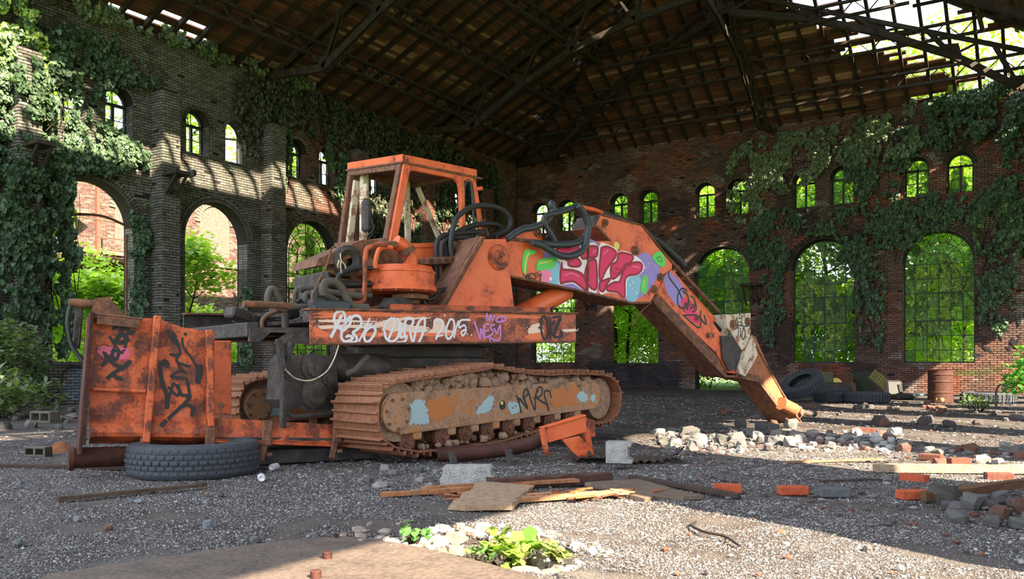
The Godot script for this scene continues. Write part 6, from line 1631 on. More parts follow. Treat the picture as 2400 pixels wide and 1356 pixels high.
	solid("cracked_board", bd, M.slab, between(Vector3(18.25, 0.025, 26.95), Vector3(19.05, 0.02, 27.5)), "flat brownish sheet right of the splinters", "board")
	# orange splinters: short slivers
	for k in 70:
		var p := Vector3(rng.randf_range(17.7, 18.9), rng.randf_range(0.012, 0.05), 0)
		p.z = 28.25 - (p.x - 17.7) * 0.75 + rng.randf_range(-0.25, 0.3)
		var gg := Geo.new(); gg.col = jit([lin(0.86, 0.54, 0.32), lin(0.78, 0.50, 0.33), lin(0.88, 0.68, 0.52), lin(0.55, 0.36, 0.26)][k % 4], 0.15)
		var sl := rng.randf_range(0.05, 0.22); var sw := rng.randf_range(0.012, 0.045)
		gg.at(Vector3.ZERO, Vector3(sl, 0.012, sw), 0.003)
		solid("wood_splinter", gg, M.wood, yawed(p, 50 + rng.randf_range(-25, 25), rng.randf_range(-8, 8)), ("%s %s %s sliver of wood %s the cracked board" % ["long" if sl > 0.16 else ("short" if sl < 0.1 else "middling"), "broad" if sw > 0.028 else "thin", ["orange", "brown-orange", "pale", "dark brown"][k % 4], "left of" if p.x < 18.1 else ("beside" if p.x < 18.5 else "right of")]), "splinter", "wood splinters round the cracked board")
	# crooked stick in the sun
	rod_thing("crooked_stick", [Vector3(19.55, 0.02, 28.30), Vector3(19.58, 0.025, 28.45), Vector3(19.72, 0.025, 28.60), Vector3(19.86, 0.025, 28.66), Vector3(20.0, 0.015, 28.82)], 0.008, M.wood_dark, "dark crooked stick on the bright gravel", "stick")
	# bricks: [x, z, turn, colour, label]
	var OR := lin(0.82, 0.38, 0.22); var BR := lin(0.48, 0.28, 0.22); var GR := lin(0.42, 0.42, 0.43)
	var bk := [[19.26, 26.86, 20, OR, "orange brick at the end of the dark narrow plank"], [19.72, 26.69, 35, OR, "orange brick standing alone between two dark ones at centre right"], [20.01, 26.62, 30, GR, "grey block alone right of the lone orange brick"], [20.40, 25.40, -20, OR, "orange brick half under a grey stone at right"], [20.53, 26.42, 40, OR, "orange brick beside a dark lump at right"], [20.30, 23.50, -10, BR, "brown brick left of the broken brown one"], [20.58, 23.75, 40, BR, "broken brown brick tilted at right"], [19.0, 19.9, 15, BR, "brown brick far back by the rubble strip"], [17.5, 18.5, -15, BR, "dull brick behind the dipper tip"], [21.0, 24.9, 20, BR, "dull red brick near the brown beam at right edge"]]
	for i in bk.size():
		var q = bk[i]
		solid("brick", brick_geo(i, q[3]), M.brick, yawed(Vector3(q[0], 0.0, q[1]), q[2], 0, 0), q[4], "brick")
	# wall fixtures
	bracket(Transform3D(Basis(), Vector3(11.1, 4.12, 0.0)), 0.8, "iron corner bracket on the pier right of the dipper arm")
	bracket(Transform3D(Basis(), Vector3(3.95, 4.1, 0.0)), 0.7, "iron bracket on the pier below the boom")
	bracket(left_tf * Transform3D(Basis(), Vector3(-18.65, 6.3, 0.5)), 0.55, "wooden bracket on the pilaster between the two open arches")
	bracket(left_tf * Transform3D(Basis(), Vector3(-22.4, 6.3, 0.5)), 0.55, "wooden bracket half buried in ivy at far left")
	var fl := thing("floodlight", left_tf * Transform3D(Basis(Vector3.UP, 0.6), Vector3(-17.9, 6.5, 0.45)), "small grey floodlight on the wall above the second arch", "floodlight")
	put("housing", boxgeo(Vector3(0.34, 0.2, 0.18), 0.04, lin(0.62, 0.66, 0.68)), M.concrete, fl, yawed(Vector3.ZERO, 0, 20))
	bars([[Vector3(0, -0.05, 0), Vector3(-0.1, -0.15, -0.5)]], 0.04, 0.04, "arm", M.iron, fl)
	var ai := thing("iron_arch_bar", left_tf, "rusted curved iron bar across the first open arch", "iron bar")
	rod(smooth([Vector3(-21.66, 4.55, -0.2), Vector3(-21.09, 4.88, -0.2), Vector3(-20.6, 4.98, -0.2), Vector3(-20.1, 4.98, -0.2), Vector3(-19.5, 4.83, -0.2), Vector3(-18.95, 4.66, 0.02)], 4), 0.035, "bar", M.rust, ai)
	plate([-20.95, 4.85, -20.95, 4.35, -20.60, 4.65], -0.21, -0.19, "torn_sheet", M.cream, ai)
	rod([Vector3(-19.42, 1.1, -0.35), Vector3(-19.42, 4.6, -0.35)], 0.03, "upright", M.rust, ai)
	# black spray drawing right of the last window
	var tg := thing("wall_painting", Transform3D(Basis(), Vector3(0, 0, 0.012)), "black sprayed tangle of branches on the wall right of the last window", "graffiti")
	var g3 := Geo.new(); var g4 := Geo.new()
	var r := RandomNumberGenerator.new(); r.seed = 8
	for k in 46:
		var c := Vector2(19.95 + r.randf_range(-0.9, 1.2), 2.2 + r.randf_range(-0.9, 0.9))
		var d := (c - Vector2(20.0, 1.3)).normalized().rotated(r.randf_range(-0.7, 0.7))
		var L := r.randf_range(0.2, 0.5)
		var w := r.randf_range(0.04, 0.09)
		var n := Vector2(-d.y, d.x)
		(g3 if k % 4 else g4).prism(PackedVector2Array([c, c + d * L * 0.4 + n * w, c + d * L, c + d * L * 0.45 - n * w]), 0.0, 0.0005 * (k + 1))
	put("black_strokes", g3, M.tag_black, tg); put("grey_strokes", g4, M.iron, tg)
func boxgeo(s: Vector3, ch: float, c: Color) -> Geo:
	var g := Geo.new(); g.col = c; g.at(Vector3.ZERO, s, ch)
	return g
func rod_thing(called: String, pts: Array, r: float, m: Material, label: String, cat: String) -> void:
	var g := Geo.new(); g.tube(smooth(pts, 4), r, 6)
	solid(called, g, m, Transform3D.IDENTITY, label, cat)
func bracket(tf: Transform3D, s: float, label: String) -> void:
	var o := thing("wall_bracket", tf, label, "bracket")
	put("shelf_beam", boxgeo(Vector3(s * 0.9, 0.1, 0.6), 0.01, Color.WHITE), M.truss, o, Transform3D(Basis(), Vector3(0, 0, 0.3)))
	for x in [-0.3 * s, 0.3 * s]: bars([[Vector3(x, -0.05, 0.52), Vector3(x, -0.85 * s - 0.1, 0.05)]], 0.07, 0.07, "brace", M.truss, o)
	bars([[Vector3(0, 0, 0.04), Vector3(0, -0.95 * s, 0.04)]], 0.1, 0.06, "back_strap", M.truss, o)
func hollow_block(p: Vector3, turn: float, s: float, label: String) -> void:
	var o := thing("hollow_block", yawed(p, turn).scaled_local(Vector3(s, s, s)), label, "concrete block")
	var g := Geo.new(); g.col = lin(0.62, 0.60, 0.55)
	for y in [0.02, 0.18]: g.at(Vector3(0, y, 0), Vector3(0.5, 0.04, 0.2), 0.006)
	for x in [-0.23, 0.0, 0.23]: g.at(Vector3(x, 0.1, 0), Vector3(0.04, 0.12, 0.2))
	put("block", g, M.concrete, o)
func corrugated() -> void:
	var g := Geo.new()
	var o := Vector3(17.0, 0, 25.35)
	var ux := Vector3(0.9, 0, -0.55).normalized(); var uz := Vector3(0.5, 0, 0.86).normalized()
	var N := 60; var K := 10
	var P := []
	for i in N + 1:
		for j in K + 1:
			var a := 1.15 * i / N; var b := 0.6 * j / K
			var y := 0.03 + 0.014 * sin(a * TAU / 0.085) + 0.05 * exp(-pow((a - 0.25) / 0.2, 2)) + 0.16 * pow(maxf(0, a - 0.85) / 0.3, 2) * (b / 0.6)
			P.append(o + ux * a + uz * b + Vector3(0, y, 0))
	for s in [0, 1]:
		for i in N:
			for j in K:
				var A: Vector3 = P[i * (K + 1) + j]; var B: Vector3 = P[i * (K + 1) + j + 1]; var C: Vector3 = P[(i + 1) * (K + 1) + j + 1]; var D: Vector3 = P[(i + 1) * (K + 1) + j]
				var d := Vector3(0, -0.003 * s, 0)
				if s == 0: g.quad(A, B, C, D)
				else: g.quad(A + d, D + d, C + d, B + d)
	solid("corrugated_sheet", g, M.sheet, Transform3D.IDENTITY, "buckled corrugated metal sheet under the upright concrete block", "metal sheet")

# ---------------------------------------------------------------- rubble and gravel
# spots already taken on the floor: [place, radius]
var laid := []
func clear_of(p: Vector3, r: float) -> bool:
	for q in laid:
		if Vector2(p.x - q[0].x, p.z - q[0].z).length() < r + q[1]: return false
	return true
func tone_word(c: Color) -> String:
	var l := c.get_luminance()
	if c.r > c.b * 1.9: return "reddish-brown"
	return "pale" if l > 0.38 else ("light grey" if l > 0.24 else ("grey" if l > 0.15 else "dark grey"))
func in_quad(q: Array) -> Vector3:
	var u := rng.randf(); var v := rng.randf()
	var a := Vector2(q[0][0], q[0][1]).lerp(Vector2(q[1][0], q[1][1]), u); var b := Vector2(q[3][0], q[3][1]).lerp(Vector2(q[2][0], q[2][1]), u)
	var p := a.lerp(b, v)
	return Vector3(p.x, 0, p.y)
func build_rubble() -> void:
	for n in get_children():
		if n is Node3D and n.has_meta("category") and n.get_meta("category") in ["brick", "tire", "barrel", "concrete block", "seat", "rail", "can"]: laid.append([n.position, 0.6 if n.get_meta("category") in ["tire", "seat"] else 0.2])
	for q in [[Vector3(22.2, 0, 23.8), 0.1]]: laid.append(q)
	for k in 12:
		laid.append([Vector3(20.04, 0, 24.92).lerp(Vector3(21.9, 0, 24.0), k / 11.0), 0.1]); laid.append([Vector3(20.62, 0, 26.62).lerp(Vector3(21.6, 0, 25.3), k / 11.0), 0.08]); laid.append([Vector3(18.33, 0, 26.63).lerp(Vector3(19.45, 0, 27.16), k / 11.0), 0.08])
	laid.append([Vector3(17.86, 0, 20.4), 0.5]); laid.append([Vector3(17.2, 0, 21.0), 0.4])
	var grey := [lin(0.44, 0.43, 0.42), lin(0.52, 0.51, 0.49), lin(0.38, 0.37, 0.36), lin(0.58, 0.56, 0.53)]
	var sets := [
		[[[16.3, 21.39], [17.79, 19.36], [18.89, 23.16], [17.83, 24.69]], 95, 0.06, 0.22, grey, "in the concrete strip before the dipper tip", "rubble before the dipper tip"],
		[[[18.14, 20.67], [19.38, 19.38], [19.98, 22.75], [18.96, 23.41]], 70, 0.05, 0.18, [lin(0.68, 0.66, 0.63), lin(0.54, 0.52, 0.50), lin(0.78, 0.76, 0.73), lin(0.50, 0.37, 0.32)], "in the pale heap right of the dipper tip", "pale rubble right of the dipper tip"],
		[[[20.14, 22.64], [21.06, 21.45], [21.3, 24.2], [20.49, 24.51]], 26, 0.07, 0.18, [lin(0.45, 0.42, 0.40), lin(0.5, 0.34, 0.28), lin(0.6, 0.57, 0.54)], "at the right edge behind the pale beam", "rubble behind the pale beam"],
		[[[20.64, 26.38], [21.35, 25.6], [21.45, 27.35], [20.89, 27.43]], 26, 0.08, 0.2, [lin(0.40, 0.38, 0.37), lin(0.36, 0.33, 0.31), lin(0.46, 0.33, 0.28)], "in the pile under the brown beam", "rubble under the brown beam"],
		[[[11.42, 11.88], [20.39, 6.04], [20.85, 17.36], [15.59, 20.79]], 60, 0.08, 0.26, [lin(0.42, 0.40, 0.39), lin(0.34, 0.32, 0.31), lin(0.48, 0.34, 0.28)], "strewn on the far floor below back windows", "rubble on the far floor"],
		[[[15.75, 27.41], [16.53, 26.89], [17.76, 28.49], [17.02, 28.74]], 24, 0.04, 0.12, grey, "between the big tire and long block", "stones before the track"],
		[[[18.92, 27.74], [21.26, 26.83], [21.33, 28.69], [19.46, 29.9]], 26, 0.02, 0.05, [lin(0.60, 0.36, 0.27), lin(0.5, 0.45, 0.42), lin(0.72, 0.69, 0.66), lin(0.3, 0.27, 0.27)], "lying on the bright gravel in front", "crumbs on the bright gravel"],
		[[[13.59, 29.55], [16.1, 28.83], [17.99, 29.64], [17.18, 31.29]], 14, 0.03, 0.07, [lin(0.52, 0.53, 0.54), lin(0.42, 0.42, 0.42), lin(0.52, 0.40, 0.31)], "on the dark gravel at lower left", "chips on the dark gravel"],
		[[[1.53, 23.67], [2.97, 22.74], [8.84, 26.25], [7.97, 26.81]], 22, 0.08, 0.25, [lin(0.42, 0.40, 0.38), lin(0.5, 0.47, 0.43)], "by the foot of the left wall", "stones by the left wall"]]
	for s in sets:
		for k in s[1]:
			var sz := lerpf(s[2], s[3], pow(rng.randf(), 1.8))
			var p := in_quad(s[0])
			for again in 24:
				if clear_of(p, sz * 0.62): break
				p = in_quad(s[0])
			laid.append([p, sz * 0.62])
			var g := Geo.new(); g.col = jit(s[4][rng.randi() % s[4].size()], 0.15)
			var hh := sz * rng.randf_range(0.45, 0.85)
			g.stone(Transform3D.IDENTITY, Vector3(sz * rng.randf_range(0.9, 1.5), hh, sz), rng, 0.25, 5 + rng.randi() % 4)
			solid("rubble_lump", g, M.stone, yawed(Vector3(p.x, hh * 0.38, p.z), rng.randf_range(0, 360), rng.randf_range(-14, 14), rng.randf_range(-14, 14)), ("%s %s %s, %s" % ["big" if sz > lerpf(s[2], s[3], 0.55) else ("mid-sized" if sz > lerpf(s[2], s[3], 0.25) else "small"), tone_word(g.col), "chunk" if hh > sz * 0.65 else "flat piece", s[5]]), "rubble", s[6])
	# broken slab blocks in the pit
	for k in 12:
		var a := TAU * k / 12
		var g := Geo.new(); g.col = jit(lin(0.62, 0.54, 0.47), 0.15)
		var sz := rng.randf_range(0.07, 0.15)
		g.stone(Transform3D.IDENTITY, Vector3(sz * 1.4, sz * 0.7, sz), rng, 0.25, 7)
		solid("broken_slab_piece", g, M.stone, yawed(Vector3(18.95 + 0.38 * cos(a), -0.05, 29.72 + 0.28 * sin(a)), rng.randf_range(0, 360), rng.randf_range(-15, 15)), "brown broken edge stone round the pit with plants in front", "rubble", "stones round the pit")
	# gravel: uncountable
	var st := Geo.new(); st.stone(Transform3D.IDENTITY, Vector3(1, 0.7, 1), rng, 0.25, 5)
	var tfs := []; var cols := []
	var tones := [lin(0.56, 0.53, 0.51), lin(0.45, 0.42, 0.40), lin(0.35, 0.33, 0.32), lin(0.72, 0.70, 0.67), lin(0.55, 0.40, 0.34), lin(0.30, 0.30, 0.33)]
	for k in 420000:
		var d := lerpf(3.4, 11.5, pow(rng.randf(), 0.95))
		var w := rng.randf_range(-0.85, 0.80) * d
		# a fan of floor in front of the photographer
		var p := Vector3(21.5, 0, 33.4) + Vector3(0.838, 0, -0.5456) * w + Vector3(-0.5456, 0, -0.838) * d
		if p.x > 23.0: continue
		var bare := gnoise.get_noise_2d(p.x * 3.1 - 90.0, p.z * 5.0)
		if rng.randf() < 0.9 * smoothstep(0.12, 0.4, bare) + smoothstep(8.0, 11.5, d) * 0.8: continue
		if Vector2((p.x - 18.98) / 0.42, (p.z - 29.72) / 0.30).length() < 1.0: continue
		var s := rng.randf_range(0.004, 0.010) * (1.0 + 0.07 * d) * 0.8 * (2.0 if rng.randf() < 0.03 else 1.0)
		tfs.append(Transform3D(Basis(Vector3.UP, rng.randf() * TAU).scaled(Vector3(s * rng.randf_range(0.8, 1.5), s * 0.8, s)), Vector3(p.x, ground_height(p.x, p.z) + s * 0.15, p.z)))
		var c: Color = tones[rng.randi() % 4 if rng.randf() < 0.75 else rng.randi() % 6]
		cols.append(jit(c, 0.25))
	var gr := many("gravel", st.mesh(M.stone), tfs, cols, self)
	tag(gr, "loose pale and grey gravel strewn over the front of the floor", "gravel")
	# crumbled mortar round the pit
	var cm := Geo.new()
	for k in 150:
		var a := rng.randf() * TAU; var q := rng.randf_range(0.75, 2.1)
		var p := Vector3(18.95 + 0.40 * q * cos(a) - 0.12 * q, 0, 29.62 + 0.26 * q * sin(a) - 0.04 * q)
		if p.z > 29.95: continue
		var s := rng.randf_range(0.02, 0.08) / (0.6 + 0.4 * q)
		cm.col = jit([lin(0.72, 0.65, 0.58), lin(0.64, 0.56, 0.49), lin(0.80, 0.75, 0.69)][k % 3], 0.12)
		cm.stone(yawed(Vector3(p.x, ground_height(p.x, p.z) + s * 0.15, p.z), rng.randf_range(0, 360), rng.randf_range(-15, 15)), Vector3(s * 1.6, s * 0.7, s), rng, 0.3, 7)
	var cmo := put("crumbled_mortar", cm, M.stone, self)
	tag(stuff(cmo), "crumbled pale mortar round the little pit in front", "mortar crumbs")
	tfs = []; cols = []
	for k in 13000:
		var p := Vector3(rng.randf_range(8.0, 22.5), 0, rng.randf_range(8.0, 28.0))
		if k > 9000: p = in_quad(sets[0 if k % 2 else 1][0])
		var s := rng.randf_range(0.015, 0.05)
		if rng.randf() < 0.4 * absf(gnoise.get_noise_2d(p.x * 3, p.z * 3)): continue
		tfs.append(Transform3D(Basis(Vector3.UP, rng.randf() * TAU).scaled(Vector3(s * 1.4, s * 0.6, s)), Vector3(p.x, s * 0.15, p.z)))
		cols.append(jit([lin(0.52, 0.50, 0.49), lin(0.36, 0.33, 0.31), lin(0.30, 0.27, 0.26), lin(0.64, 0.62, 0.60), lin(0.48, 0.32, 0.26)][rng.randi() % 5], 0.2))
	var ch := many("rubble_chips", st.mesh(M.stone), tfs, cols, self)
	tag(ch, "small dark and grey chips scattered over the middle and far floor", "rubble chips")

# ---------------------------------------------------------------- leaves
func leaf_mesh(kind: String) -> ArrayMesh:
	var g := Geo.new()
	var o: PackedVector2Array
	if kind.begins_with("ivy"): o = PackedVector2Array([Vector2(0, 0), Vector2(0.32, -0.1), Vector2(0.5, 0.25), Vector2(0.3, 0.45), Vector2(0.34, 0.7), Vector2(0, 1.0), Vector2(-0.34, 0.7), Vector2(-0.3, 0.45), Vector2(-0.5, 0.25), Vector2(-0.32, -0.1)])
	elif kind == "narrow": o = PackedVector2Array([Vector2(0, 0), Vector2(0.16, 0.3), Vector2(0.15, 0.6), Vector2(0, 1.0), Vector2(-0.15, 0.6), Vector2(-0.16, 0.3)])
	else: o = PackedVector2Array([Vector2(0, 0), Vector2(0.3, 0.25), Vector2(0.33, 0.6), Vector2(0, 1.0), Vector2(-0.33, 0.6), Vector2(-0.3, 0.25)])
	var mid := Vector2(0, 0.45)
	for i in o.size():
		var a := o[i]; var b := o[(i + 1) % o.size()]
		var f := func(p: Vector2): return Vector3(p.x, p.y - 0.2, 0.25 * absf(p.x) - 0.12 * p.y * p.y)
		g.tri(f.call(mid), f.call(b), f.call(a))
	return g.mesh(M.ivy if kind == "ivy_wall" else M.leaf)
# leaves over a wall plane; areas: [u, y, ru, ry, count, [tones], thick]
func ivy_patch(wall: Transform3D, areas: Array, label: String, sd: int, size := 0.105) -> void:
	var r := RandomNumberGenerator.new(); r.seed = sd
	var nz := FastNoiseLite.new(); nz.seed = sd; nz.frequency = 0.9
	var tfs := []; var cols := []
	var o := node("ivy", self, wall)
	tag(o, label, "ivy")
	for a in areas:
		var k := 0
		var guard := 0
		while k < a[4] * 1.8 and guard < a[4] * 9:
			guard += 1
			var an := r.randf() * TAU; var rad := sqrt(r.randf())
			var u: float = a[0] + cos(an) * a[2] * rad; var y: float = a[1] + sin(an) * a[3] * rad
			var n := nz.get_noise_2d(u * 1.1, y * 0.8) + 0.6 * nz.get_noise_2d(u * 4.0 + 40, y * 3.0)
			if n < -0.22 + 0.34 * rad: continue
			if y < 0.05: continue
			k += 1
			var s := size * r.randf_range(0.6, 1.25)
			var z: float = 0.045 + r.randf_range(0.01, a[6] * (0.35 + 0.65 * clampf(n + 0.3, 0, 1)))
			var b := Basis(Vector3.RIGHT, r.randf_range(-0.9, 0.2)) * Basis(Vector3.UP, r.randf_range(-0.8, 0.8))
			b = Basis(Vector3.UP, r.randf_range(-0.5, 0.5)) * b * Basis(Vector3.BACK, PI + r.randf_range(-0.7, 0.7))
			tfs.append(Transform3D(b.scaled(Vector3(s, s, s)), Vector3(u, y, z)))
			var c: Color = a[5][r.randi() % a[5].size()]
			var f := r.randf_range(0.7, 1.25)
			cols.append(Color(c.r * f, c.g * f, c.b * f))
	many("leaves", leaf_mesh("ivy_wall" if wall.origin.length() < 0.3 else "ivy"), tfs, cols, o)
	var g := Geo.new()
	for a in areas:
		for k in int(a[2] * 5 + 2):
			var u: float = a[0] + r.randf_range(-0.8, 0.8) * a[2]
			var y: float = a[1] - a[3] * r.randf_range(0.5, 0.9)
			var pts := []
			var top: float = a[1] + a[3] * r.randf_range(0.3, 0.9)
			var x := u
			var steps := 7
			for i in steps + 1:
				pts.append(Vector3(x, lerpf(y, top, float(i) / steps), 0.03 + 0.02 * r.randf()))
				x += r.randf_range(-0.22, 0.22)
			g.tube(pts, 0.014, 5, 0.006, false)
	stuff(put("stems", g, M.bark, o))
var G1 := [Color(0.060, 0.115, 0.055), Color(0.080, 0.150, 0.068), Color(0.048, 0.088, 0.050), Color(0.110, 0.180, 0.080)]
var G2 := [Color(0.16, 0.22, 0.10), Color(0.21, 0.28, 0.14), Color(0.10, 0.15, 0.08), Color(0.26, 0.31, 0.18)]  # lighter ivy tones with sunlight mixed into the colour
var GB := [Color(0.09, 0.075, 0.05), Color(0.06, 0.06, 0.04), Color(0.05, 0.09, 0.04), Color(0.12, 0.09, 0.055), Color(0.04, 0.08, 0.04)]
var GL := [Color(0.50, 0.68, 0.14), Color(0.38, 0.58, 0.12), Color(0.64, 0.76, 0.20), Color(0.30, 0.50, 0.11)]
func build_ivy() -> void:
	ivy_patch(left_tf, [[-23.4, 5.2, 1.9, 4.4, 8200, G1, 0.55], [-22.8, 8.9, 1.0, 1.1, 1300, GL, 0.5], [-22.4, 8.9, 1.2, 1.2, 1000, G1, 0.45], [-21.9, 8.2, 0.9, 1.6, 1300, G1, 0.35], [-21.2, 6.6, 1.0, 0.7, 1300, G1, 0.35], [-20.3, 7.3, 0.5, 1.3, 700, G1, 0.2], [-20.0, 6.7, 1.0, 0.5, 800, G1, 0.25], [-21.5, 3.6, 0.45, 2.4, 1500, G1, 0.35], [-22.0, 5.6, 0.7, 1.5, 1500, G1, 0.5], [-20.2, 9.2, 1.6, 0.7, 700, G1, 0.2], [-22.47, 5.2, 0.55, 3.6, 0, G1, 0.2]], "thick dark ivy covering the left end of the side wall", 31, 0.12)  # the yellow-green area near the top has sunlight put into its leaf colour
	ivy_patch(left_tf * Transform3D(Basis(), Vector3(0, 0, 0.52)), [[-22.5, 4.4, 0.6, 2.4, 900, G1, 0.25], [-22.45, 7.6, 0.45, 1.2, 260, G1, 0.2], [-22.6, 1.6, 0.5, 1.2, 300, G1, 0.2]], "ivy over the face of the first brick pilaster at far left", 44, 0.12)
	ivy_patch(left_tf, [[-19.4, 2.9, 0.3, 1.9, 1100, G1, 0.2], [-18.9, 2.0, 0.6, 1.0, 800, G1, 0.25], [-19.2, 5.0, 0.4, 0.8, 350, G1, 0.2]], "ivy climbing the jamb between the two open arches", 32)
	ivy_patch(left_tf, [[-15.7, 2.3, 0.25, 1.4, 500, G1, 0.2], [-15.3, 8.8, 0.9, 1.4, 1000, GB, 0.2], [-14.3, 8.0, 0.5, 1.6, 700, G1, 0.15]], "sparse ivy round the broken upper window of the side wall", 33)
	ivy_patch(left_tf, [[-13.0, 9.5, 2.6, 0.8, 2600, GB, 0.35], [-9.5, 9.2, 2.8, 1.1, 3600, GB, 0.4], [-6.0, 8.6, 2.8, 1.5, 4600, GB, 0.4], [-3.0, 8.4, 2.0, 1.4, 2400, GB, 0.35], [-11.5, 8.0, 0.9, 1.4, 900, G1, 0.25]], "brown dying creeper hanging along the top of the side wall", 34)
	ivy_patch(left_tf, [[-9.0, 6.4, 2.0, 1.3, 4600, GB, 0.35], [-6.5, 6.2, 2.4, 1.8, 5600, G1, 0.35], [-8.0, 5.0, 2.0, 1.4, 2600, G1, 0.3], [-4.2, 5.4, 1.4, 2.2, 2600, G1, 0.3], [-10.8, 5.6, 0.5, 1.8, 900, G1, 0.3]], "dark green ivy on the side wall behind the cab", 35)
	ivy_patch(left_tf, [[-17.8, 10.35, 3.0, 0.22, 1500, G2, 0.4], [-14.4, 10.35, 1.4, 0.25, 900, G2, 0.45], [-21.0, 10.3, 1.2, 0.3, 700, G2, 0.4]], "leafy fringe growing on top of the side wall under the roof slits", 36)
	ivy_patch(Transform3D.IDENTITY, [[12.0, 8.8, 1.9, 1.2, 3000, G2, 0.3], [10.9, 7.6, 0.8, 1.0, 1000, G2, 0.25], [13.0, 9.2, 2.2, 0.8, 2200, G2, 0.3], [15.3, 9.2, 2.4, 0.9, 3600, G2, 0.35], [15.6, 8.0, 1.2, 1.2, 1400, G1, 0.3]], "ivy with sunlight put into its pale leaf tones, over the upper back wall windows", 37)  # leaf tones lightened to stand in for sunshine
	ivy_patch(Transform3D.IDENTITY, [[11.7, 5.6, 0.9, 1.3, 1500, G1, 0.3], [11.9, 3.4, 0.5, 1.8, 1100, G1, 0.25], [12.0, 6.5, 1.0, 0.6, 700, G1, 0.25]], "ivy hanging on the pier between the second and third glazed back windows", 38)
	ivy_patch(Transform3D.IDENTITY, [[15.8, 6.0, 1.6, 1.0, 2200, G1, 0.3], [15.5, 3.6, 0.5, 2.4, 1500, G1, 0.3], [14.9, 5.2, 0.5, 0.9, 500, G1, 0.2], [13.8, 6.4, 1.6, 0.5, 900, G1, 0.25]], "ivy hanging on the pier left of the last window", 39)
	ivy_patch(Transform3D.IDENTITY, [[19.3, 9.6, 2.4, 1.0, 5200, G1, 0.5], [18.0, 6.4, 2.6, 0.7, 1700, G1, 0.3], [17.5, 9.0, 1.6, 0.6, 1200, G1, 0.3], [19.8, 5.5, 1.0, 2.0, 1900, G1, 0.3], [19.4, 3.4, 0.6, 1.4, 700, G1, 0.25], [21.0, 8.2, 1.4, 2.0, 2600, G1, 0.35]], "dense dark ivy at the right end of the back wall", 40)
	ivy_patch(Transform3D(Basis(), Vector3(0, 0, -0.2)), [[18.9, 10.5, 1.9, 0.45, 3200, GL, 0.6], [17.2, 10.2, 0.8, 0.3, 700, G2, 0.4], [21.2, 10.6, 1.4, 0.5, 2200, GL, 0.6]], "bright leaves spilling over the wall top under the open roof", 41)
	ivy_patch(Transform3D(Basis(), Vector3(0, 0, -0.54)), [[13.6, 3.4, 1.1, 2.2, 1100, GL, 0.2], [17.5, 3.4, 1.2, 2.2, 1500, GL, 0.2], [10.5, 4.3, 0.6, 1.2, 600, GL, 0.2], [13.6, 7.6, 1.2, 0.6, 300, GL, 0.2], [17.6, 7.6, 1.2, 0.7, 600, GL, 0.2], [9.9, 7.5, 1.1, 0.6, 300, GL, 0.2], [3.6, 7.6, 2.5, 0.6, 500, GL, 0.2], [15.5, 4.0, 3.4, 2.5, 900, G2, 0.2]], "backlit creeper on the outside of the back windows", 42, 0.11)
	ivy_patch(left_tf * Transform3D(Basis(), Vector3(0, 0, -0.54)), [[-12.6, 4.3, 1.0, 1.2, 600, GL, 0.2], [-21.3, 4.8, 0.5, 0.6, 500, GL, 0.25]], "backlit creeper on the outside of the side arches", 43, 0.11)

# ---------------------------------------------------------------- plants
func scatter_leaves(o: Node, blobs: Array, kind: String, size: float, tones: Array, sd: int, called := "foliage") -> void:
	var r := RandomNumberGenerator.new(); r.seed = sd
	var tfs := []; var cols := []
	for b in blobs:
		for k in b[2]:
			var d: Vector3 = Vector3(r.randfn(), r.randfn(), r.randfn()).normalized() * float(b[1]) * pow(r.randf(), 0.45)
			var s := size * r.randf_range(0.6, 1.3)
			tfs.append(Transform3D((Basis(Vector3.UP, r.randf() * TAU) * Basis(Vector3.RIGHT, r.randf_range(-2.2, -0.6)) * Basis(Vector3.BACK, r.randf_range(-0.6, 0.6))).scaled(Vector3(s, s, s)), b[0] + d * Vector3(1, 0.8, 1)))
			var c: Color = tones[r.randi() % tones.size()]
			var f := r.randf_range(0.75, 1.25)
			cols.append(Color(c.r * f, c.g * f, c.b * f))
	many(called, leaf_mesh(kind), tfs, cols, o)
func tree(p: Vector3, h: float, spread: float, n: int, tones: Array, label: String, sd: int, trunk := 0.12, clear := 0.25) -> void:
	var r := RandomNumberGenerator.new(); r.seed = sd
	var o := thing("tree", Transform3D(Basis(), p), label, "tree", "")
	var pts := []
	var x := Vector3.ZERO
	for i in 7:
		pts.append(x)
		x += Vector3(r.randf_range(-0.25, 0.25), h * 0.14, r.randf_range(-0.25, 0.25))
	var g := Geo.new(); g.tube(smooth(pts, 3), trunk, 7, trunk * 0.3); put("trunk", g, M.bark, o)
	var blobs := []
	for i in 9:
		var t := lerpf(clear, 0.95, i / 8.0)
		var a: Vector3 = pts[clampi(int(t * 6), 0, 5)]
		var ang := r.randf() * TAU
		var e := a + Vector3(cos(ang) * spread * r.randf_range(0.4, 1.0), h * r.randf_range(0.06, 0.2), sin(ang) * spread * r.randf_range(0.4, 1.0))
		g = Geo.new(); g.tube(smooth([a, a.lerp(e, 0.5) + Vector3(0, -0.15, 0), e], 3), trunk * 0.4, 5, trunk * 0.12); put("branch", g, M.bark, o)
		blobs.append([e, spread * r.randf_range(0.45, 0.75), n / 12]); blobs.append([a.lerp(e, 0.6), spread * 0.5, n / 24])
	blobs.append([pts[6], spread * 0.7, n / 10])
	scatter_leaves(o, blobs, "round", 0.24, tones, sd)
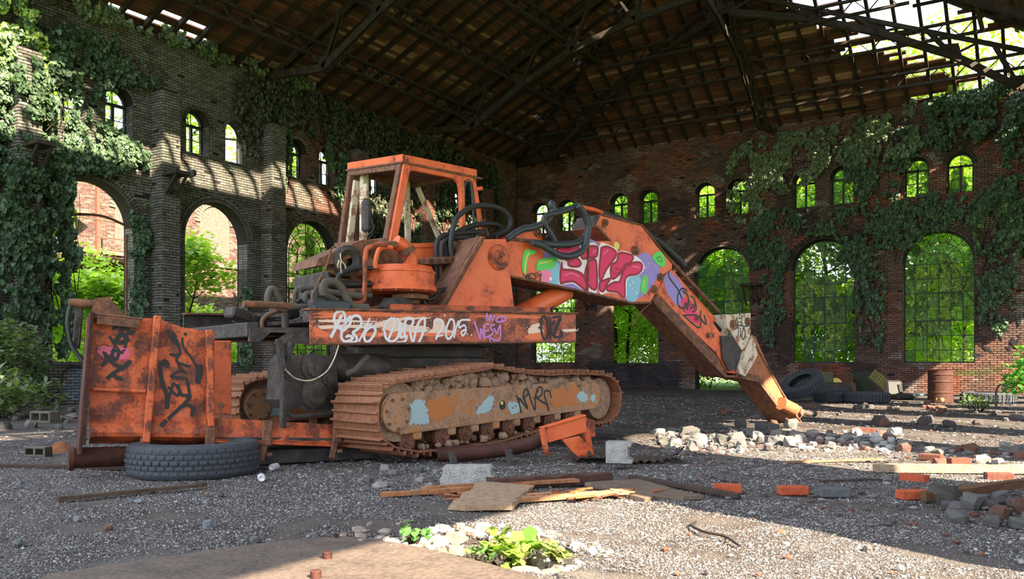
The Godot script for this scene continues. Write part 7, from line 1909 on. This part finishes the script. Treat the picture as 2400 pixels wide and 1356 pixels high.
func bush(p: Vector3, R: float, h: float, n: int, tones: Array, label: String, sd: int, kind := "round", size := 0.12) -> void:
	var r := RandomNumberGenerator.new(); r.seed = sd
	var o := thing("bush", Transform3D(Basis(), p), label, "bush", "")
	var blobs := []
	for i in 7:
		var e := Vector3(r.randf_range(-R, R), h * r.randf_range(0.35, 0.95), r.randf_range(-R, R))
		var g := Geo.new(); g.tube(smooth([Vector3(e.x * 0.2, 0, e.z * 0.2), e * Vector3(0.6, 0.5, 0.6), e], 3), 0.015, 5, 0.005); put("stem", g, M.bark, o)
		blobs.append([e, R * 0.55, n / 7])
	scatter_leaves(o, blobs, kind, size, tones, sd)
func build_outside() -> void:
	# ground outside
	var g := Geo.new(); g.col = Color(0.36, 0.50, 0.12)
	g.at(Vector3(-30.5, -0.25, 10), Vector3(60, 0.3, 120)); g.at(Vector3(31, -0.25, -30.5), Vector3(63, 0.3, 60)); g.at(Vector3(54, -0.25, 30), Vector3(60, 0.3, 61)); g.at(Vector3(12, -0.3, 60), Vector3(24, 0.3, 31))
	var og := put("ground_outside", g, M.plain_ground, self)
	structure(og)
	# brick building beyond the left wall
	var eb := thing("brick_building", Transform3D(Basis(Vector3(0, 0, -1), Vector3.UP, Vector3(1, 0, 0)), Vector3(-9, 0, 0)), "sunlit pink brick building seen through the open arches", "building")
	g = Geo.new(); g.at(Vector3(-8.0, 4.9, -0.3), Vector3(40, 9.8, 0.6)); put("wall", g, M.mortar_pale, eb)
	var tfs := []; var cols := []
	var hue := func(_u, _y): return jit([lin(0.44, 0.31, 0.275), lin(0.39, 0.26, 0.23), lin(0.50, 0.39, 0.35), lin(0.35, 0.23, 0.20)][rng.randi() % 4], 0.12)
	var eh := []
	for u in [-17.2, -13.6, -9.8, -6.0]: eh.append([u, 0.75, 5.6, 7.0])
	courses(tfs, cols, -19.5, -3.5, 3.4, 9.8, eh, hue, Transform3D.IDENTITY, 0.0)
	many("bricks", unit_brick(), tfs, cols, eb)
	for h in eh:
		for i in 21:
			var a := PI * (i + 0.5) / 21
			g = Geo.new(); g.col = jit(lin(0.56, 0.49, 0.42), 0.08); g.at(Vector3.ZERO, Vector3(0.26, 0.115, 0.08), 0.01)
			put("arch_stone", g, M.brick, eb, Transform3D(Basis(Vector3(cos(a), sin(a), 0), Vector3(-sin(a), cos(a), 0), Vector3(0, 0, 1)), Vector3(h[0] + cos(a) * 0.88, h[3] + sin(a) * 0.88, 0.02)))
		g = Geo.new(); g.col = lin(0.44, 0.33, 0.29); g.at(Vector3(h[0], 6.4, -0.06), Vector3(1.4, 2.2, 0.05)); put("blind_panel", g, M.brick, eb)
	for y in [5.25, 8.3]:
		g = Geo.new(); g.col = lin(0.56, 0.49, 0.43); g.at(Vector3(-11.5, y, 0.04), Vector3(16, 0.14, 0.12), 0.01); put("string_course", g, M.brick, eb)
	for u in [-15.1, -11.6]:
		g = Geo.new(); g.col = lin(0.60, 0.36, 0.28); g.at(Vector3(u, 6.5, 0.08), Vector3(0.12, 6.4, 0.12)); put("downpipe", g, M.brick, eb)
	g = Geo.new(); g.at(Vector3(-15.0, 4.75, 1.0), Vector3(4.6, 0.16, 2.0), 0.01); put("gantry", g, M.rust, eb)
	for k in 5:
		rod([Vector3(-17.2 + 1.1 * k, 4.8, 2.0), Vector3(-17.2 + 1.1 * k, 6.1, 2.0)], 0.03, "railing_post", M.rust, eb)
	rod([Vector3(-17.2, 6.1, 2.0), Vector3(-12.8, 6.1, 2.0)], 0.025, "rail", M.rust, eb); rod([Vector3(-17.2, 5.5, 2.0), Vector3(-12.8, 5.5, 2.0)], 0.02, "rail", M.rust, eb)
	# trees and bushes
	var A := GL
	var B := [Color(0.46, 0.64, 0.14), Color(0.38, 0.56, 0.13), Color(0.58, 0.70, 0.18), Color(0.66, 0.72, 0.20)]
	var Y := [Color(0.64, 0.78, 0.20), Color(0.54, 0.72, 0.17), Color(0.76, 0.82, 0.28), Color(0.48, 0.64, 0.16)]  # leaf tones brightened in place of sunlight on the shaded bushes
	bush(Vector3(-2.6, 0, 20.6), 1.4, 4.2, 3000, Y, "bright maple-like bush outside the first open arch", 71, "ivy", 0.2)
	bush(Vector3(-2.2, 0, 18.6), 1.2, 3.4, 2400, Y, "light green bush right of the first one outside the first open arch", 72, "ivy", 0.18)
	bush(Vector3(-4.4, 0, 17.2), 1.8, 4.6, 3000, Y, "yellow-green shrub behind the two bushes outside the first arch", 73, "round", 0.16)
	tree(Vector3(-1.9, 0, 15.6), 5.6, 1.3, 2200, B, "thin young tree outside the second open arch", 74, 0.05, 0.3)
	bush(Vector3(-4.6, 0, 13.0), 1.8, 3.6, 3600, Y, "dense bright shrub filling the lower second arch", 75, "round", 0.15)
	bush(Vector3(-4.0, 0, 15.6), 1.6, 3.8, 2800, Y, "bright shrub at the left of the second arch", 76, "round", 0.15)
	tree(Vector3(-4.0, 0, 9.6), 8.5, 2.2, 4200, B, "leafy tree outside the glazed arch left of the cab", 77, 0.1, 0.1)
	bush(Vector3(-2.4, 0, 10.6), 1.8, 3.4, 3200, Y, "shrub below the tree left of the cab", 78, "round", 0.15)
	tree(Vector3(-4.0, 0, 4.0), 8.0, 2.2, 3600, B, "tree outside the side wall behind the cab", 79, 0.1, 0.1)
	for i in 4: tree(Vector3(-14.0, 0, 3.0 + 5.0 * i), 17.0, 3.4, 7000, B, "tree rising behind the pink brick building, %s from the right" % ["first", "second", "third", "fourth"][i], 240 + i, 0.16, 0.3)
	var xs := [-2.0, 1.6, 4.0, 5.2, 7.0, 8.6, 10.6, 12.4, 14.4, 16.4, 18.2, 20.6, 23.0]
	for i in xs.size():
		var near := i % 2 == 0
		tree(Vector3(xs[i], 0, -3.6 if near else -7.0), 9.5 + (i * 37 % 5) * 0.7, 2.1 if near else 2.8, 5200 if near else 8000, A if i % 3 else B, "tree %s beyond the back wall, %s from the left" % ["close" if near else "farther back", ["first", "second", "third", "fourth", "fifth", "sixth", "seventh", "eighth", "ninth", "tenth", "eleventh", "twelfth", "thirteenth"][i]], 90 + i, 0.09 if near else 0.13, 0.08 if not near else 0.3)
	for i in 9:
		var x := -3.0 + i * 3.3
		tree(Vector3(x, 0, -12.5 - (i % 2) * 2.0), 12.5 + (i * 13 % 4), 3.9, 9000, A, "tall tree in the back row of the wood, %s from the left" % ["first", "second", "third", "fourth", "fifth", "sixth", "seventh", "eighth", "ninth"][i], 130 + i, 0.16, 0.02)
	for i in 8:
		bush(Vector3(-1.0 + 3.1 * i, 0, -2.6 - (i % 3) * 0.8), 1.7, 1.9, 2400, Y, "undergrowth bush below the back windows, %s from the left" % ["first", "second", "third", "fourth", "fifth", "sixth", "seventh", "eighth"][i], 160 + i, "round", 0.14)
	for i in 3:
		tree(Vector3(17.5 + 4.2 * i, 0, -9.5 - i), 17.5, 4.0, 9500, [Color(0.34, 0.42, 0.08), Color(0.26, 0.36, 0.07), Color(0.46, 0.48, 0.10)], ["tall yellowing tree showing over the broken roof, left one", "tall yellowing tree showing over the broken roof, middle one", "tall yellowing tree showing over the broken roof, right one"][i], 180 + i, 0.16, 0.35)
	for i in 9:
		bush(Vector3(-6.0 + 4.6 * i, 0, -17.5), 3.2, 5.5, 3600, Y, "leafy thicket closing the view behind the wood, %s from the left" % ["first", "second", "third", "fourth", "fifth", "sixth", "seventh", "eighth", "ninth"][i], 220 + i, "round", 0.36)
	# plants inside
	bush(Vector3(2.6, 0, 23.9), 0.9, 1.9, 1500, G2, "wild bush at the foot of the ivy wall at far left", 201, "round", 0.13)
	bush(Vector3(4.6, 0, 25.2), 1.0, 0.8, 1200, G2, "low weeds in front of the wild bush at far left", 202, "narrow", 0.2)
	bush(Vector3(21.1, 0, 13.4), 0.5, 1.5, 420, [Color(0.12, 0.36, 0.06), Color(0.18, 0.44, 0.09)], "bright willow-like sapling at the right edge", 203, "narrow", 0.24)
	bush(Vector3(19.9, 0, 12.6), 0.28, 0.25, 160, G2, "small tuft of weeds on the rubble at right", 204, "narrow", 0.16)
	bush(Vector3(19.02, -0.12, 29.62), 0.13, 0.22, 110, [Color(0.20, 0.32, 0.05), Color(0.30, 0.38, 0.08)], "yellow-green weed growing in the pit", 205, "ivy", 0.06)
	bush(Vector3(18.46, 0.0, 29.74), 0.09, 0.12, 26, [Color(0.10, 0.26, 0.06), Color(0.15, 0.31, 0.08)], "small green seedling at the edge of the brown slab", 206, "round", 0.06)
	bush(Vector3(18.98, -0.03, 29.86), 0.08, 0.1, 22, [Color(0.12, 0.27, 0.06), Color(0.18, 0.32, 0.08)], "tiny weed in front of the pit", 207, "round", 0.05)
	bush(Vector3(19.28, 0.0, 29.6), 0.07, 0.06, 60, [Color(0.4, 0.42, 0.12), Color(0.3, 0.4, 0.1)], "dry grass tuft right of the pit", 208, "narrow", 0.07)
	var bl := thing("large_leaf_plant", Transform3D(Basis(), Vector3(19.0, -0.1, 29.42)), "single large bright leaf on a stalk above the pit", "plant")
	rod(smooth([Vector3(0.06, 0, 0), Vector3(0.08, 0.1, 0), Vector3(0.06, 0.19, 0), Vector3(0.02, 0.20, 0.01)], 4), 0.004, "stalk", M.bark, bl)
	var lm := put_mesh("leaf", leaf_mesh("ivy"), bl, Transform3D(Basis(Vector3.UP, 0.5) * Basis(Vector3.BACK, PI + 0.35) * Basis().scaled(Vector3(0.15, 0.15, 0.15)), Vector3(0.0, 0.165, 0.02)))
	lm.mesh = big_leaf()
func big_leaf() -> ArrayMesh:
	var g := Geo.new(); g.col = Color(0.20, 0.52, 0.08)
	var o := [Vector2(0, 0), Vector2(0.35, -0.12), Vector2(0.6, 0.2), Vector2(0.45, 0.35), Vector2(0.55, 0.6), Vector2(0.25, 0.68), Vector2(0.1, 1.0), Vector2(-0.2, 0.7), Vector2(-0.45, 0.62), Vector2(-0.42, 0.35), Vector2(-0.58, 0.2), Vector2(-0.32, -0.1)]
	for i in o.size():
		var f := func(p: Vector2): return Vector3(p.x, p.y - 0.2, 0.3 * absf(p.x))
		g.tri(f.call(Vector2(0, 0.4)), f.call(o[(i + 1) % o.size()]), f.call(o[i]))
	return g.mesh(M.leaf)
